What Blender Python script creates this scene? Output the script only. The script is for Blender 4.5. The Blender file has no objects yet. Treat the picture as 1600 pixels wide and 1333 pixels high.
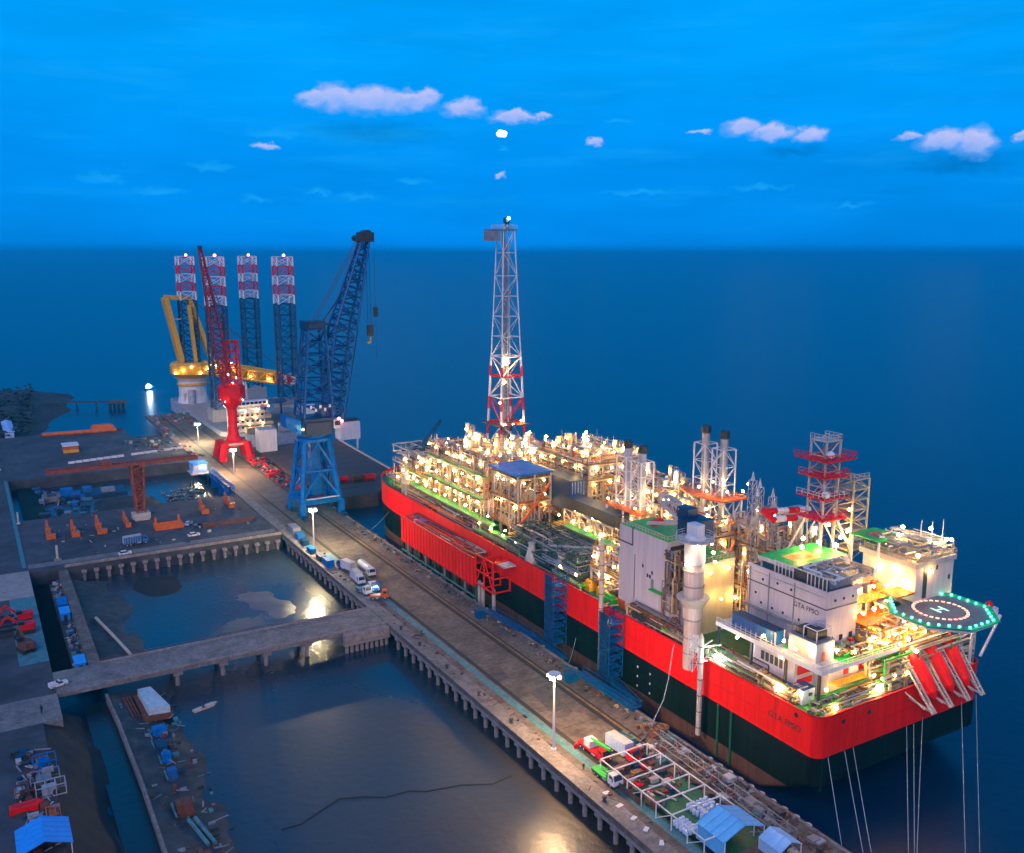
import bpy, math, random
from mathutils import Vector, Matrix
scene = bpy.context.scene
COL = scene.collection
PI = math.pi

# ------------------------------------------------------------------ camera
cam_data = bpy.data.cameras.new("camera")
cam = bpy.data.objects.new("camera", cam_data)
COL.objects.link(cam)
cam.location = (-140.9, -117.4, 115.0)
cam.rotation_euler = (math.radians(90 - 10.605), 0, math.radians(-30.53))
cam_data.sensor_width = 36.0
cam_data.lens = 32.625
cam_data.clip_start = 1.0
cam_data.clip_end = 200000.0
scene.camera = cam

# ------------------------------------------------------------------ render / view
scene.render.engine = "CYCLES"
scene.view_settings.view_transform = "Standard"
scene.view_settings.look = "None"
scene.view_settings.exposure = 0.0
scene.view_settings.gamma = 1.0
scene.view_settings.use_curve_mapping = False
scene.cycles.use_denoising = True
scene.cycles.max_bounces = 5
scene.cycles.diffuse_bounces = 2
scene.cycles.glossy_bounces = 2
scene.cycles.sample_clamp_indirect = 4.0
scene.cycles.sample_clamp_direct = 0.0
scene.cycles.caustics_reflective = False
scene.cycles.caustics_refractive = False

# ------------------------------------------------------------------ world: dusk sky with small clouds
world = bpy.data.worlds.new("World")
scene.world = world
world.use_nodes = True
NT = world.node_tree
for n in list(NT.nodes):
    NT.nodes.remove(n)


def wn(t, **kw):
    n = NT.nodes.new(t)
    for k, v in kw.items():
        setattr(n, k, v)
    return n


def wmath(op, a, b=None, c=None, clamp=False):
    n = wn("ShaderNodeMath", operation=op, use_clamp=clamp)
    for i, x in enumerate((a, b, c)):
        if x is None:
            continue
        if isinstance(x, (int, float)):
            n.inputs[i].default_value = x
        else:
            NT.links.new(x, n.inputs[i])
    return n.outputs[0]


def srgb(r, g, b):
    f = lambda c: c / 12.92 if c <= 0.04045 else ((c + 0.055) / 1.055) ** 2.4
    return (f(r / 255), f(g / 255), f(b / 255), 1)


tc = wn("ShaderNodeTexCoord")
sep = wn("ShaderNodeSeparateXYZ")
NT.links.new(tc.outputs["Generated"], sep.inputs[0])
elev = wmath("MULTIPLY", wmath("ARCSINE", sep.outputs[2]), 180 / PI)
azim = wmath("MULTIPLY", wmath("ARCTAN2", sep.outputs[0], sep.outputs[1]), 180 / PI)
ramp = wn("ShaderNodeValToRGB")
mr = wn("ShaderNodeMapRange")
mr.inputs["From Min"].default_value = -10
mr.inputs["From Max"].default_value = 90
NT.links.new(elev, mr.inputs["Value"])
NT.links.new(mr.outputs[0], ramp.inputs[0])
cr = ramp.color_ramp
stops = [(-10, srgb(0, 100, 180)), (0.0, srgb(0, 112, 200)), (0.55, srgb(0, 136, 236)), (2.5, srgb(0, 142, 241)),
         (5.5, srgb(0, 147, 246)), (10.5, srgb(0, 160, 254)), (22, srgb(0, 152, 244)), (50, srgb(26, 126, 210)), (90, srgb(44, 106, 180))]
while len(cr.elements) < len(stops):
    cr.elements.new(0.5)
for e, (d, c) in zip(cr.elements, stops):
    e.position = (d + 10) / 100
    e.color = c
# cloud masks in (azimuth, elevation) degrees, edges broken up by noise
comb = wn("ShaderNodeCombineXYZ")
NT.links.new(azim, comb.inputs[0])
NT.links.new(elev, comb.inputs[1])


def wnoise(scale_x, scale_y, detail, rough=0.55, off=0.0):
    mp = wn("ShaderNodeMapping")
    mp.inputs["Scale"].default_value = (scale_x, scale_y, 1)
    mp.inputs["Location"].default_value = (off, off * 0.7, off * 0.3)
    NT.links.new(comb.outputs[0], mp.inputs[0])
    n = wn("ShaderNodeTexNoise")
    n.inputs["Scale"].default_value = 1.0
    n.inputs["Detail"].default_value = detail
    n.inputs["Roughness"].default_value = rough
    NT.links.new(mp.outputs[0], n.inputs["Vector"])
    return n.outputs[0]


warp = wn("ShaderNodeCombineXYZ")
wx = wmath("ADD", azim, wmath("MULTIPLY", wmath("SUBTRACT", wnoise(0.9, 1.4, 3, 0.5, 1.7), 0.5), 1.5))
wy = wmath("ADD", elev, wmath("MULTIPLY", wmath("SUBTRACT", wnoise(1.1, 1.5, 4, 0.55, 9.4), 0.5), 1.0))

CLOUDS, WISPS, SMUDGES = ([(18.99, 8.48, 1.24, 0.83), (20.26, 8.44, 1.84, 1.31), (22.28, 8.35, 2.6, 1.25), (24.51, 8.39, 2.1, 0.98), (25.56, 8.62, 0.98, 0.91), (27.7, 8.07, 1.43, 0.92), (30.53, 7.66, 1.74, 0.64), (32.23, 7.8, 0.83, 0.35), (35.46, 6.34, 0.75, 0.36), (41.48, 6.82, 0.95, 0.25), (43.94, 6.86, 1.21, 0.77), (45.55, 6.57, 1.62, 0.76), (47.67, 6.36, 1.24, 0.69), (52.88, 6.16, 0.97, 0.4), (54.67, 5.75, 1.56, 0.99), (56.25, 5.41, 1.22, 1.37), (58.47, 5.88, 0.47, 0.38), (16.18, 5.89, 0.93, 0.35), (29.76, 4.36, 0.54, 0.29)], [(24.73, 4.15, 1.29, 0.33), (15.51, 3.03, 0.94, 0.36), (21.39, 3.24, 1.5, 0.33), (19.17, 3.51, 1.11, 0.29), (38.16, 3.47, 2.62, 0.33), (45.16, 3.68, 2.13, 0.29), (50.13, 2.6, 1.35, 0.21), (36.75, 7.54, 1.12, 0.25), (10.3, 3.36, 2.05, 0.35), (7.37, 3.97, 1.64, 0.41), (13.13, 4.76, 1.76, 0.35), (29.96, 6.08, 0.53, 0.22), (16.76, 6.67, 2.17, 0.42)], [(22.61, 6.88, 4.89, 0.92), (55.54, 4.65, 3.35, 0.6), (46.83, 5.69, 2.08, 0.35)])


def core(px, py, rx, ry, flat):
    """Distance field of one cloud heap with a flat foot; returns (inside depth, height within the heap)."""
    x = wmath("MULTIPLY", wmath("SUBTRACT", wx, px), 1 / rx)
    y = wmath("MULTIPLY", wmath("SUBTRACT", wy, py), 1 / ry)
    yy = wmath("MAXIMUM", y, wmath("MULTIPLY", y, -flat))
    r = wmath("SQRT", wmath("ADD", wmath("MULTIPLY", x, x), wmath("MULTIPLY", yy, yy)))
    return wmath("SUBTRACT", 1.0, r), y


dens = tone = wisp = dark = None
for b in CLOUDS:
    d, y = core(*b, 2.2)
    k = wmath("ADD", 1.3, wmath("MULTIPLY", wmath("MULTIPLY", y, 3.0, clamp=True), 1.7))
    c = wmath("MULTIPLY", d, k, clamp=True)
    t2 = wmath("MULTIPLY", c, wmath("ADD", 0.42, wmath("MULTIPLY", y, 0.75), clamp=True))
    dens = c if dens is None else wmath("MAXIMUM", dens, c)
    tone = t2 if tone is None else wmath("MAXIMUM", tone, t2)
for b in WISPS:
    d, y = core(*b, 1.6)
    c = wmath("MULTIPLY", d, 0.8, clamp=True)
    wisp = c if wisp is None else wmath("MAXIMUM", wisp, c)
for b in SMUDGES:
    d, y = core(*b, 1.0)
    c = wmath("MULTIPLY", d, 0.7, clamp=True)
    dark = c if dark is None else wmath("MAXIMUM", dark, c)
soft = wnoise(0.8, 2.2, 4, 0.6, 5.7)
dens = wmath("MULTIPLY", dens, wmath("ADD", 0.55, wmath("MULTIPLY", soft, 0.75)), clamp=True)
veil = wmath("MULTIPLY", wmath("SUBTRACT", wnoise(0.10, 0.75, 4, 0.55, 3.3), 0.52), 2.4, clamp=True)
fade = wn("ShaderNodeMapRange")
fade.inputs["From Min"].default_value = 0.8
fade.inputs["From Max"].default_value = 3.5
NT.links.new(elev, fade.inputs["Value"])
veil = wmath("MULTIPLY", wmath("MULTIPLY", veil, fade.outputs[0]), 0.7)
wisp = wmath("MAXIMUM", veil, wmath("MULTIPLY", wisp, 0.9))
patch = wnoise(0.06, 0.30, 4, 0.55, 8.1)
pr = wn("ShaderNodeMapRange")
pr.inputs["From Min"].default_value = 0.3
pr.inputs["From Max"].default_value = 0.7
pr.inputs["To Min"].default_value = 0.86
pr.inputs["To Max"].default_value = 1.10
NT.links.new(patch, pr.inputs["Value"])
shade = wmath("MULTIPLY", pr.outputs[0], wmath("SUBTRACT", 1.0, wmath("MULTIPLY", dark, 0.42)))


def wmix(fac, a, b, blend="MIX"):
    n = wn("ShaderNodeMix", data_type="RGBA", blend_type=blend)
    for s, x in (("Factor", fac), ("A", a), ("B", b)):
        if isinstance(x, (float, tuple)):
            n.inputs[s].default_value = x
        else:
            NT.links.new(x, n.inputs[s])
    return n.outputs["Result"]


skyc = wmix(1.0, ramp.outputs[0], shade, "MULTIPLY")
skyc = wmix(wisp, skyc, srgb(30, 172, 255))
ccol = wmix(tone, srgb(96, 168, 250), srgb(214, 208, 250))
skyc = wmix(wmath("MULTIPLY", dens, 0.82), skyc, ccol)
bg = wn("ShaderNodeBackground")
bg.inputs["Strength"].default_value = 1.0
NT.links.new(skyc, bg.inputs["Color"])
wo = wn("ShaderNodeOutputWorld")
NT.links.new(bg.outputs[0], wo.inputs["Surface"])

# ------------------------------------------------------------------ afterglow: one broad, soft, low sun lamp behind the camera
sd = bpy.data.lights.new("afterglow", "SUN")
sd.energy = 1.75
sd.angle = math.radians(50)
sd.color = (1.0, 0.74, 0.84)
sun = bpy.data.objects.new("afterglow", sd)
COL.objects.link(sun)
sun.rotation_euler = Vector((0.62, 0.60, -0.52)).to_track_quat("-Z", "Y").to_euler()


# ------------------------------------------------------------------ helpers
class MB:
    """Collects simple solids in world coordinates; obj() links them as one mesh object."""

    def __init__(s):
        s.v, s.f, s.m = [], [], []

    def add(s, vs, fs, mi=0):
        o = len(s.v)
        s.v.extend(vs)
        for f in fs:
            s.f.append(tuple(o + i for i in f))
            s.m.append(mi)
        return s

    def box(s, x0, x1, y0, y1, z0, z1, mi=0):
        return s.add([(x0, y0, z0), (x1, y0, z0), (x1, y1, z0), (x0, y1, z0), (x0, y0, z1), (x1, y0, z1), (x1, y1, z1), (x0, y1, z1)],
                     [(3, 2, 1, 0), (4, 5, 6, 7), (0, 1, 5, 4), (1, 2, 6, 5), (2, 3, 7, 6), (3, 0, 4, 7)], mi)

    def cyl(s, p, q, r, r2=None, n=6, mi=0, cap=True, ph=0.0):
        p, q = Vector(p), Vector(q)
        d = q - p
        if d.length < 1e-6:
            return s
        d.normalize()
        u = d.orthogonal().normalized() if abs(d.z) < 0.999 else Vector((1, 0, 0))
        if abs(d.z) < 0.999:
            u = d.cross(Vector((0, 0, 1))).normalized()
        w = d.cross(u)
        r2 = r if r2 is None else r2
        vs, fs = [], []
        for c, rr in ((p, r), (q, r2)):
            for i in range(n):
                a = 2 * PI * i / n + ph
                vs.append(tuple(c + u * (math.cos(a) * rr) + w * (math.sin(a) * rr)))
        for i in range(n):
            j = (i + 1) % n
            fs.append((i, j, n + j, n + i))
        if cap:
            fs.append(tuple(reversed(range(n))))
            fs.append(tuple(range(n, 2 * n)))
        return s.add(vs, fs, mi)

    def bar(s, p, q, w, mi=0):
        return s.cyl(p, q, w * 0.7071, n=4, mi=mi, ph=PI / 4)

    def path(s, pts, r, n=6, mi=0):
        for a, b in zip(pts, pts[1:]):
            s.cyl(a, b, r, n=n, mi=mi)
        return s

    def prism(s, poly, z0, z1, mi=0):
        n = len(poly)
        vs = [(x, y, z0) for x, y in poly] + [(x, y, z1) for x, y in poly]
        fs = [(i, (i + 1) % n, n + (i + 1) % n, n + i) for i in range(n)]
        fs += [tuple(reversed(range(n))), tuple(range(n, 2 * n))]
        return s.add(vs, fs, mi)

    def lathe(s, c, prof, n=12, mi=0):
        """prof: (radius, z) from bottom to top around the vertical axis at c."""
        vs, fs = [], []
        for r, z in prof:
            for i in range(n):
                a = 2 * PI * (i + 0.5) / n
                vs.append((c[0] + math.cos(a) * r, c[1] + math.sin(a) * r, c[2] + z))
        for k in range(len(prof) - 1):
            for i in range(n):
                j = (i + 1) % n
                fs.append((k * n + i, k * n + j, (k + 1) * n + j, (k + 1) * n + i))
        fs.append(tuple(reversed(range(n))))
        fs.append(tuple(range((len(prof) - 1) * n, len(prof) * n)))
        return s.add(vs, fs, mi)

    def lattice(s, p, q, w0, w1, n, rc, rb, up=None, mi=0, cross=False):
        """A four-chord lattice boom from p to q, n bays, chord radius rc and brace radius rb."""
        p, q = Vector(p), Vector(q)
        d = (q - p).normalized()
        if up is None:
            up = Vector((0, 1, 0)) if abs(d.z) > 0.9 else Vector((0, 0, 1))
        u = d.cross(Vector(up)).normalized()
        w = u.cross(d).normalized()
        rings = []
        for k in range(n + 1):
            t = k / n
            c = p.lerp(q, t)
            h = (w0 + (w1 - w0) * t) / 2
            rings.append([c + u * (a * h) + w * (b * h) for a, b in ((-1, -1), (1, -1), (1, 1), (-1, 1))])
        for i in range(4):
            s.cyl(rings[0][i], rings[-1][i], rc, n=5, mi=mi)
        for k in range(n):
            for i in range(4):
                j = (i + 1) % 4
                if cross:
                    s.cyl(rings[k][j], rings[k + 1][i], rb, n=4, mi=mi, cap=False)
                if cross or (k + i) % 2:
                    s.cyl(rings[k][i], rings[k + 1][j], rb, n=4, mi=mi, cap=False)
                else:
                    s.cyl(rings[k][j], rings[k + 1][i], rb, n=4, mi=mi, cap=False)
                s.cyl(rings[k + 1][i], rings[k + 1][j], rb, n=4, mi=mi, cap=False)
        return s


def wloc(o):
    l = Vector((0, 0, 0))
    while o is not None:
        l += o.location
        o = o.parent
    return l


def make_mesh(name, mb, mats, origin=(0, 0, 0), smooth=False):
    ox, oy, oz = origin
    me = bpy.data.meshes.new(name)
    me.from_pydata([(x - ox, y - oy, z - oz) for x, y, z in mb.v], [], mb.f)
    if not isinstance(mats, (list, tuple)):
        mats = [mats]
    for m in mats:
        me.materials.append(m)
    if len(mats) > 1:
        me.polygons.foreach_set("material_index", mb.m)
    if smooth:
        me.polygons.foreach_set("use_smooth", [True] * len(me.polygons))
    me.update()
    return me


def obj(name, mb, mats, parent=None, kind=None, smooth=False, label=None):
    if parent is not None:
        o = bpy.data.objects.new(name, make_mesh(name, mb, mats, wloc(parent), smooth))
        COL.objects.link(o)
        o.parent = parent
    else:
        xs, ys, zs = zip(*mb.v)
        org = ((min(xs) + max(xs)) / 2, (min(ys) + max(ys)) / 2, min(zs))
        o = bpy.data.objects.new(name, make_mesh(name, mb, mats, org, smooth))
        COL.objects.link(o)
        o.location = org
    if kind:
        o["kind"] = kind
    if label:
        o["label"] = label
    return o


def inst(name, me, loc, parent=None, rot=(0, 0, 0), scale=(1, 1, 1)):
    """A part that shares its mesh with its like; loc in world coordinates."""
    o = bpy.data.objects.new(name, me)
    COL.objects.link(o)
    if parent is not None:
        o.parent = parent
        loc = Vector(loc) - wloc(parent)
    o.location = loc
    o.rotation_euler = rot
    o.scale = scale
    return o


def tag(o, label, cat, group=None):
    o["label"] = label
    o["category"] = cat
    if group:
        o["group"] = group
    return o


def thing(name, label, cat, loc, group=None, rotz=0):
    o = bpy.data.objects.new(name, None)
    COL.objects.link(o)
    o.empty_display_size = 0.5
    o.location = loc
    o.rotation_euler = (0, 0, rotz)
    return tag(o, label, cat, group)


def dup(o, loc=None, rotz=None, label=None, parent=None, group=None):
    c = o.copy()
    COL.objects.link(c)
    c.parent = parent
    if loc is not None:
        c.location = loc
    if rotz is not None:
        c.rotation_euler = (0, 0, rotz)
    if label:
        c["label"] = label
    if group:
        c["group"] = group
    for ch in list(o.children):
        dup(ch, parent=c)
    return c


# ------------------------------------------------------------------ materials
def M(name, col, rough=0.6, metal=0.0, var=0.25, scale=0.5, streak=False, bump=0.0, spec=0.5, stain=None):
    m = bpy.data.materials.new(name)
    m.use_nodes = True
    nt = m.node_tree
    b = nt.nodes["Principled BSDF"]
    b.inputs["Roughness"].default_value = rough
    b.inputs["Metallic"].default_value = metal
    b.inputs["Specular IOR Level"].default_value = spec
    t = nt.nodes.new("ShaderNodeTexCoord")
    mp = nt.nodes.new("ShaderNodeMapping")
    nt.links.new(t.outputs["Object"], mp.inputs[0])
    mp.inputs["Scale"].default_value = (scale, scale, scale * (0.08 if streak else 1))
    n = nt.nodes.new("ShaderNodeTexNoise")
    n.inputs["Scale"].default_value = 1.0
    n.inputs["Detail"].default_value = 6
    n.inputs["Roughness"].default_value = 0.65
    nt.links.new(mp.outputs[0], n.inputs["Vector"])
    r = nt.nodes.new("ShaderNodeValToRGB")
    r.color_ramp.elements[0].position = 0.3
    r.color_ramp.elements[1].position = 0.7
    lo = stain if stain else tuple(c * (1 - var) for c in col)
    hi = tuple(min(1, c * (1 + var * 0.6)) for c in col)
    r.color_ramp.elements[0].color = (*lo, 1)
    r.color_ramp.elements[1].color = (*hi, 1)
    if stain:
        r.color_ramp.elements[0].position = 0.24
        r.color_ramp.elements[1].position = 0.44
    nt.links.new(n.outputs[0], r.inputs[0])
    g = nt.nodes.new("ShaderNodeTexNoise")
    g.inputs["Scale"].default_value = 4.7
    g.inputs["Detail"].default_value = 4
    nt.links.new(mp.outputs[0], g.inputs["Vector"])
    gr = nt.nodes.new("ShaderNodeMapRange")
    gr.inputs["From Min"].default_value = 0.35
    gr.inputs["From Max"].default_value = 0.65
    gr.inputs["To Min"].default_value = 1 - var * 0.6
    gr.inputs["To Max"].default_value = 1 + var * 0.25
    nt.links.new(g.outputs[0], gr.inputs["Value"])
    mu = nt.nodes.new("ShaderNodeMix")
    mu.data_type = "RGBA"
    mu.blend_type = "MULTIPLY"
    mu.inputs["Factor"].default_value = 1.0
    nt.links.new(r.outputs[0], mu.inputs["A"])
    nt.links.new(gr.outputs[0], mu.inputs["B"])
    nt.links.new(mu.outputs["Result"], b.inputs["Base Color"])
    if bump:
        bp = nt.nodes.new("ShaderNodeBump")
        bp.inputs["Strength"].default_value = bump
        bp.inputs["Distance"].default_value = 0.3
        nt.links.new(n.outputs[0], bp.inputs["Height"])
        nt.links.new(bp.outputs[0], b.inputs["Normal"])
    return m


def EM(name, col, strength):
    m = bpy.data.materials.new(name)
    m.use_nodes = True
    b = m.node_tree.nodes["Principled BSDF"]
    b.inputs["Base Color"].default_value = (0.8, 0.8, 0.8, 1)
    b.inputs["Emission Color"].default_value = (*col, 1)
    b.inputs["Emission Strength"].default_value = strength
    return m


m_white = M("white_paint", (0.66, 0.63, 0.62), 0.5, var=0.12, scale=0.35, streak=True)
m_offwhite = M("offwhite_steel", (0.50, 0.43, 0.36), 0.55, var=0.2, scale=0.8)
m_lav = M("pale_wall_paint", (0.48, 0.43, 0.47), 0.55, var=0.14, scale=0.3, streak=True)
m_silver = M("insulated_pipe", (0.44, 0.42, 0.40), 0.35, 0.4, var=0.2)
m_cream = M("cream_pipe", (0.48, 0.37, 0.21), 0.5, var=0.2)
m_modsteel = M("tan_module_steel", (0.40, 0.31, 0.21), 0.55, var=0.25, scale=0.8)
m_orange = M("orange_primer", (0.62, 0.115, 0.015), 0.55, var=0.3, scale=0.8)
m_brown = M("brown_grating", (0.20, 0.11, 0.06), 0.75, var=0.4, scale=0.9)
m_green = M("green_deck_paint", (0.03, 0.46, 0.05), 0.55, var=0.3, scale=0.25)
m_dkgreen = M("dark_green_deck", (0.015, 0.13, 0.05), 0.6, var=0.4, scale=0.25)
m_hull = M("black_green_hull", (0.003, 0.0135, 0.0135), 0.5, spec=0.2, var=0.6, scale=0.22, streak=True)
m_foul = M("brown_antifouling", (0.10, 0.045, 0.034), 0.75, var=0.4, scale=0.3, streak=True)
m_red = M("red_hull_paint", (0.82, 0.006, 0.006), 0.5, var=0.2, scale=0.2, streak=True, spec=0.2, stain=(0.42, 0.008, 0.006))
m_redsteel = M("red_steel", (0.66, 0.006, 0.015), 0.5, var=0.2, scale=0.5, spec=0.2)
m_dark = M("dark_steel", (0.03, 0.035, 0.04), 0.5, var=0.4)
m_grey = M("grey_steel", (0.22, 0.23, 0.25), 0.5, var=0.3)
m_mgrey = M("mid_grey_equipment", (0.40, 0.40, 0.42), 0.5, var=0.3)
m_blue = M("blue_crane_paint", (0.001, 0.15, 0.46), 0.5, var=0.35, scale=0.3, spec=0.25)
m_blscaf = M("scaffold_blue", (0.001, 0.085, 0.22), 0.5, var=0.35, scale=0.5, spec=0.2)
m_bluedk = M("dark_blue_steel", (0.002, 0.038, 0.10), 0.5, var=0.4)
m_bluebr = M("bright_blue_sheet", (0.02, 0.30, 0.78), 0.55, var=0.15, scale=0.6)
m_bluemid = M("blue_container_paint", (0.01, 0.11, 0.33), 0.5, var=0.25)
m_palebl = M("pale_blue_paint", (0.35, 0.50, 0.78), 0.5, var=0.15)
m_yellow = M("yellow_paint", (0.72, 0.36, 0.02), 0.5, var=0.2)
m_teal = M("teal_paint", (0.06, 0.20, 0.23), 0.7, var=0.4, scale=0.4)
m_conc = M("quay_concrete", (0.132, 0.104, 0.086), 0.8, var=0.55, scale=0.16, bump=0.08)
m_concl = M("pale_concrete", (0.19, 0.17, 0.16), 0.85, var=0.45, scale=0.25, bump=0.1)
m_concd = M("dark_yard_concrete", (0.052, 0.058, 0.070), 0.85, var=0.55, scale=0.05, bump=0.1)
m_pile = M("pile_concrete", (0.26, 0.22, 0.21), 0.85, var=0.4, scale=0.5)
m_mud = M("wet_mud", (0.040, 0.048, 0.052), 0.7, var=0.65, scale=0.09, bump=0.35)
m_dkmud = M("black_mud", (0.010, 0.008, 0.0075), 0.75, var=0.6, scale=0.15, bump=0.4)
m_rust = M("rusty_steel", (0.16, 0.05, 0.03), 0.8, var=0.5, scale=0.6)
m_bdeck = M("barge_deck_steel", (0.085, 0.05, 0.042), 0.75, var=0.55, scale=0.10)
m_rubber = M("black_rubber", (0.018, 0.018, 0.02), 0.8, var=0.3)
m_glass = M("dark_glass", (0.02, 0.025, 0.035), 0.15, var=0.2)
m_helideck = M("grey_helideck", (0.13, 0.14, 0.17), 0.7, var=0.18, scale=0.3)
m_rope = M("pale_rope", (0.30, 0.36, 0.38), 0.8, var=0.2)
m_skin = M("skin", (0.45, 0.26, 0.18), 0.6, var=0.1)
m_cloth = M("dark_overall", (0.06, 0.05, 0.07), 0.8, var=0.3)
m_leaf = M("dark_foliage", (0.025, 0.045, 0.02), 0.7, var=0.6, scale=0.3)
m_hill = M("hillside_soil", (0.045, 0.038, 0.035), 0.85, var=0.6, scale=0.04, bump=0.3)

e_warm = EM("lamp_sodium", (1.0, 0.54, 0.14), 200)
e_white = EM("lamp_warm_white", (1.0, 0.72, 0.32), 190)
e_cool = EM("lamp_cool_white", (0.75, 0.95, 1.0), 260)
e_green = EM("lamp_green", (0.03, 1.0, 0.45), 14)
e_amber = EM("lamp_amber", (1.0, 0.30, 0.09), 2.0)
e_hgreen = EM("letter_green_lamp", (0.12, 0.9, 0.55), 1.3)
e_red = EM("lamp_red", (1.0, 0.12, 0.14), 30)
e_pink = EM("lamp_pink", (1.0, 0.5, 0.6), 12)
e_post = EM("lamp_quay", (1.0, 0.60, 0.28), 2500)
e_postc = EM("lamp_quay_cool", (1.0, 0.78, 0.42), 2400)
e_moon = EM("moonlight", (1.0, 0.97, 0.93), 2.2)


def ico(r, sub=1):
    import bmesh
    bm = bmesh.new()
    bmesh.ops.create_icosphere(bm, subdivisions=sub, radius=r)
    me = bpy.data.meshes.new("globe")
    bm.to_mesh(me)
    bm.free()
    return me


GLOBES = {}


def lamp(parent, x, y, z, mat=None, r=0.38, name="floodlight"):
    mat = mat or e_warm
    k = (mat.name, r)
    if k not in GLOBES:
        me = ico(r)
        me.materials.append(mat)
        GLOBES[k] = me
    return inst(name, GLOBES[k], (x, y, z), parent)


def rail(mb, pts, h=1.1, step=2.0, r=0.05, mi=0):
    """Posts and two rails along a polyline at deck height."""
    for a, b in zip(pts, pts[1:]):
        a, b = Vector(a), Vector(b)
        L = (b - a).length
        n = max(1, int(L / step))
        for i in range(n + 1):
            c = a.lerp(b, i / n)
            mb.cyl(c, c + Vector((0, 0, h)), r, n=4, mi=mi, cap=False)
        for hh in (h, h * 0.5):
            mb.cyl(a + Vector((0, 0, hh)), b + Vector((0, 0, hh)), r, n=4, mi=mi, cap=False)
    return mb


def text_mesh(name, body, size, mat, depth=0.04):
    cu = bpy.data.curves.new(name, "FONT")
    cu.body = body
    cu.size = size
    cu.extrude = depth
    cu.align_x = "CENTER"
    cu.align_y = "CENTER"
    t = bpy.data.objects.new(name + "_source", cu)
    COL.objects.link(t)
    bpy.context.view_layer.update()
    me = bpy.data.meshes.new_from_object(t.evaluated_get(bpy.context.evaluated_depsgraph_get()))
    bpy.data.objects.remove(t)
    bpy.data.curves.remove(cu)
    me.materials.clear()
    me.materials.append(mat)
    return me


UNIT = {}


def unit_box(mat):
    if mat.name not in UNIT:
        UNIT[mat.name] = make_mesh("bar", MB().box(-0.5, 0.5, -0.5, 0.5, 0, 1), mat)
    return UNIT[mat.name]


def unit_cyl(mat, n=10):
    k = mat.name + str(n)
    if k not in UNIT:
        UNIT[k] = make_mesh("tube", MB().cyl((0, 0, 0), (0, 0, 1), 1.0, n=n), mat, smooth=False)
    return UNIT[k]
# ================================================================== THE SETTING
# --- sea
def sea_material():
    m = bpy.data.materials.new("sea_water")
    m.use_nodes = True
    nt = m.node_tree
    b = nt.nodes["Principled BSDF"]
    b.inputs["Roughness"].default_value = 0.30
    b.inputs["IOR"].default_value = 1.33
    t = nt.nodes.new("ShaderNodeNewGeometry")
    n = nt.nodes.new("ShaderNodeTexNoise")
    n.inputs["Scale"].default_value = 0.012
    n.inputs["Detail"].default_value = 5
    nt.links.new(t.outputs["Position"], n.inputs["Vector"])
    r = nt.nodes.new("ShaderNodeValToRGB")
    r.color_ramp.elements[0].position = 0.3
    r.color_ramp.elements[1].position = 0.7
    r.color_ramp.elements[0].color = (0.001, 0.017, 0.054, 1)
    r.color_ramp.elements[1].color = (0.001, 0.020, 0.060, 1)
    nt.links.new(n.outputs[0], r.inputs[0])
    nt.links.new(r.outputs[0], b.inputs["Base Color"])
    w = nt.nodes.new("ShaderNodeTexNoise")
    w.inputs["Scale"].default_value = 0.35
    w.inputs["Detail"].default_value = 4
    nt.links.new(t.outputs["Position"], w.inputs["Vector"])
    bp = nt.nodes.new("ShaderNodeBump")
    bp.inputs["Strength"].default_value = 0.16
    bp.inputs["Distance"].default_value = 0.5
    nt.links.new(w.outputs[0], bp.inputs["Height"])
    nt.links.new(bp.outputs[0], b.inputs["Normal"])
    return m


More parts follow.
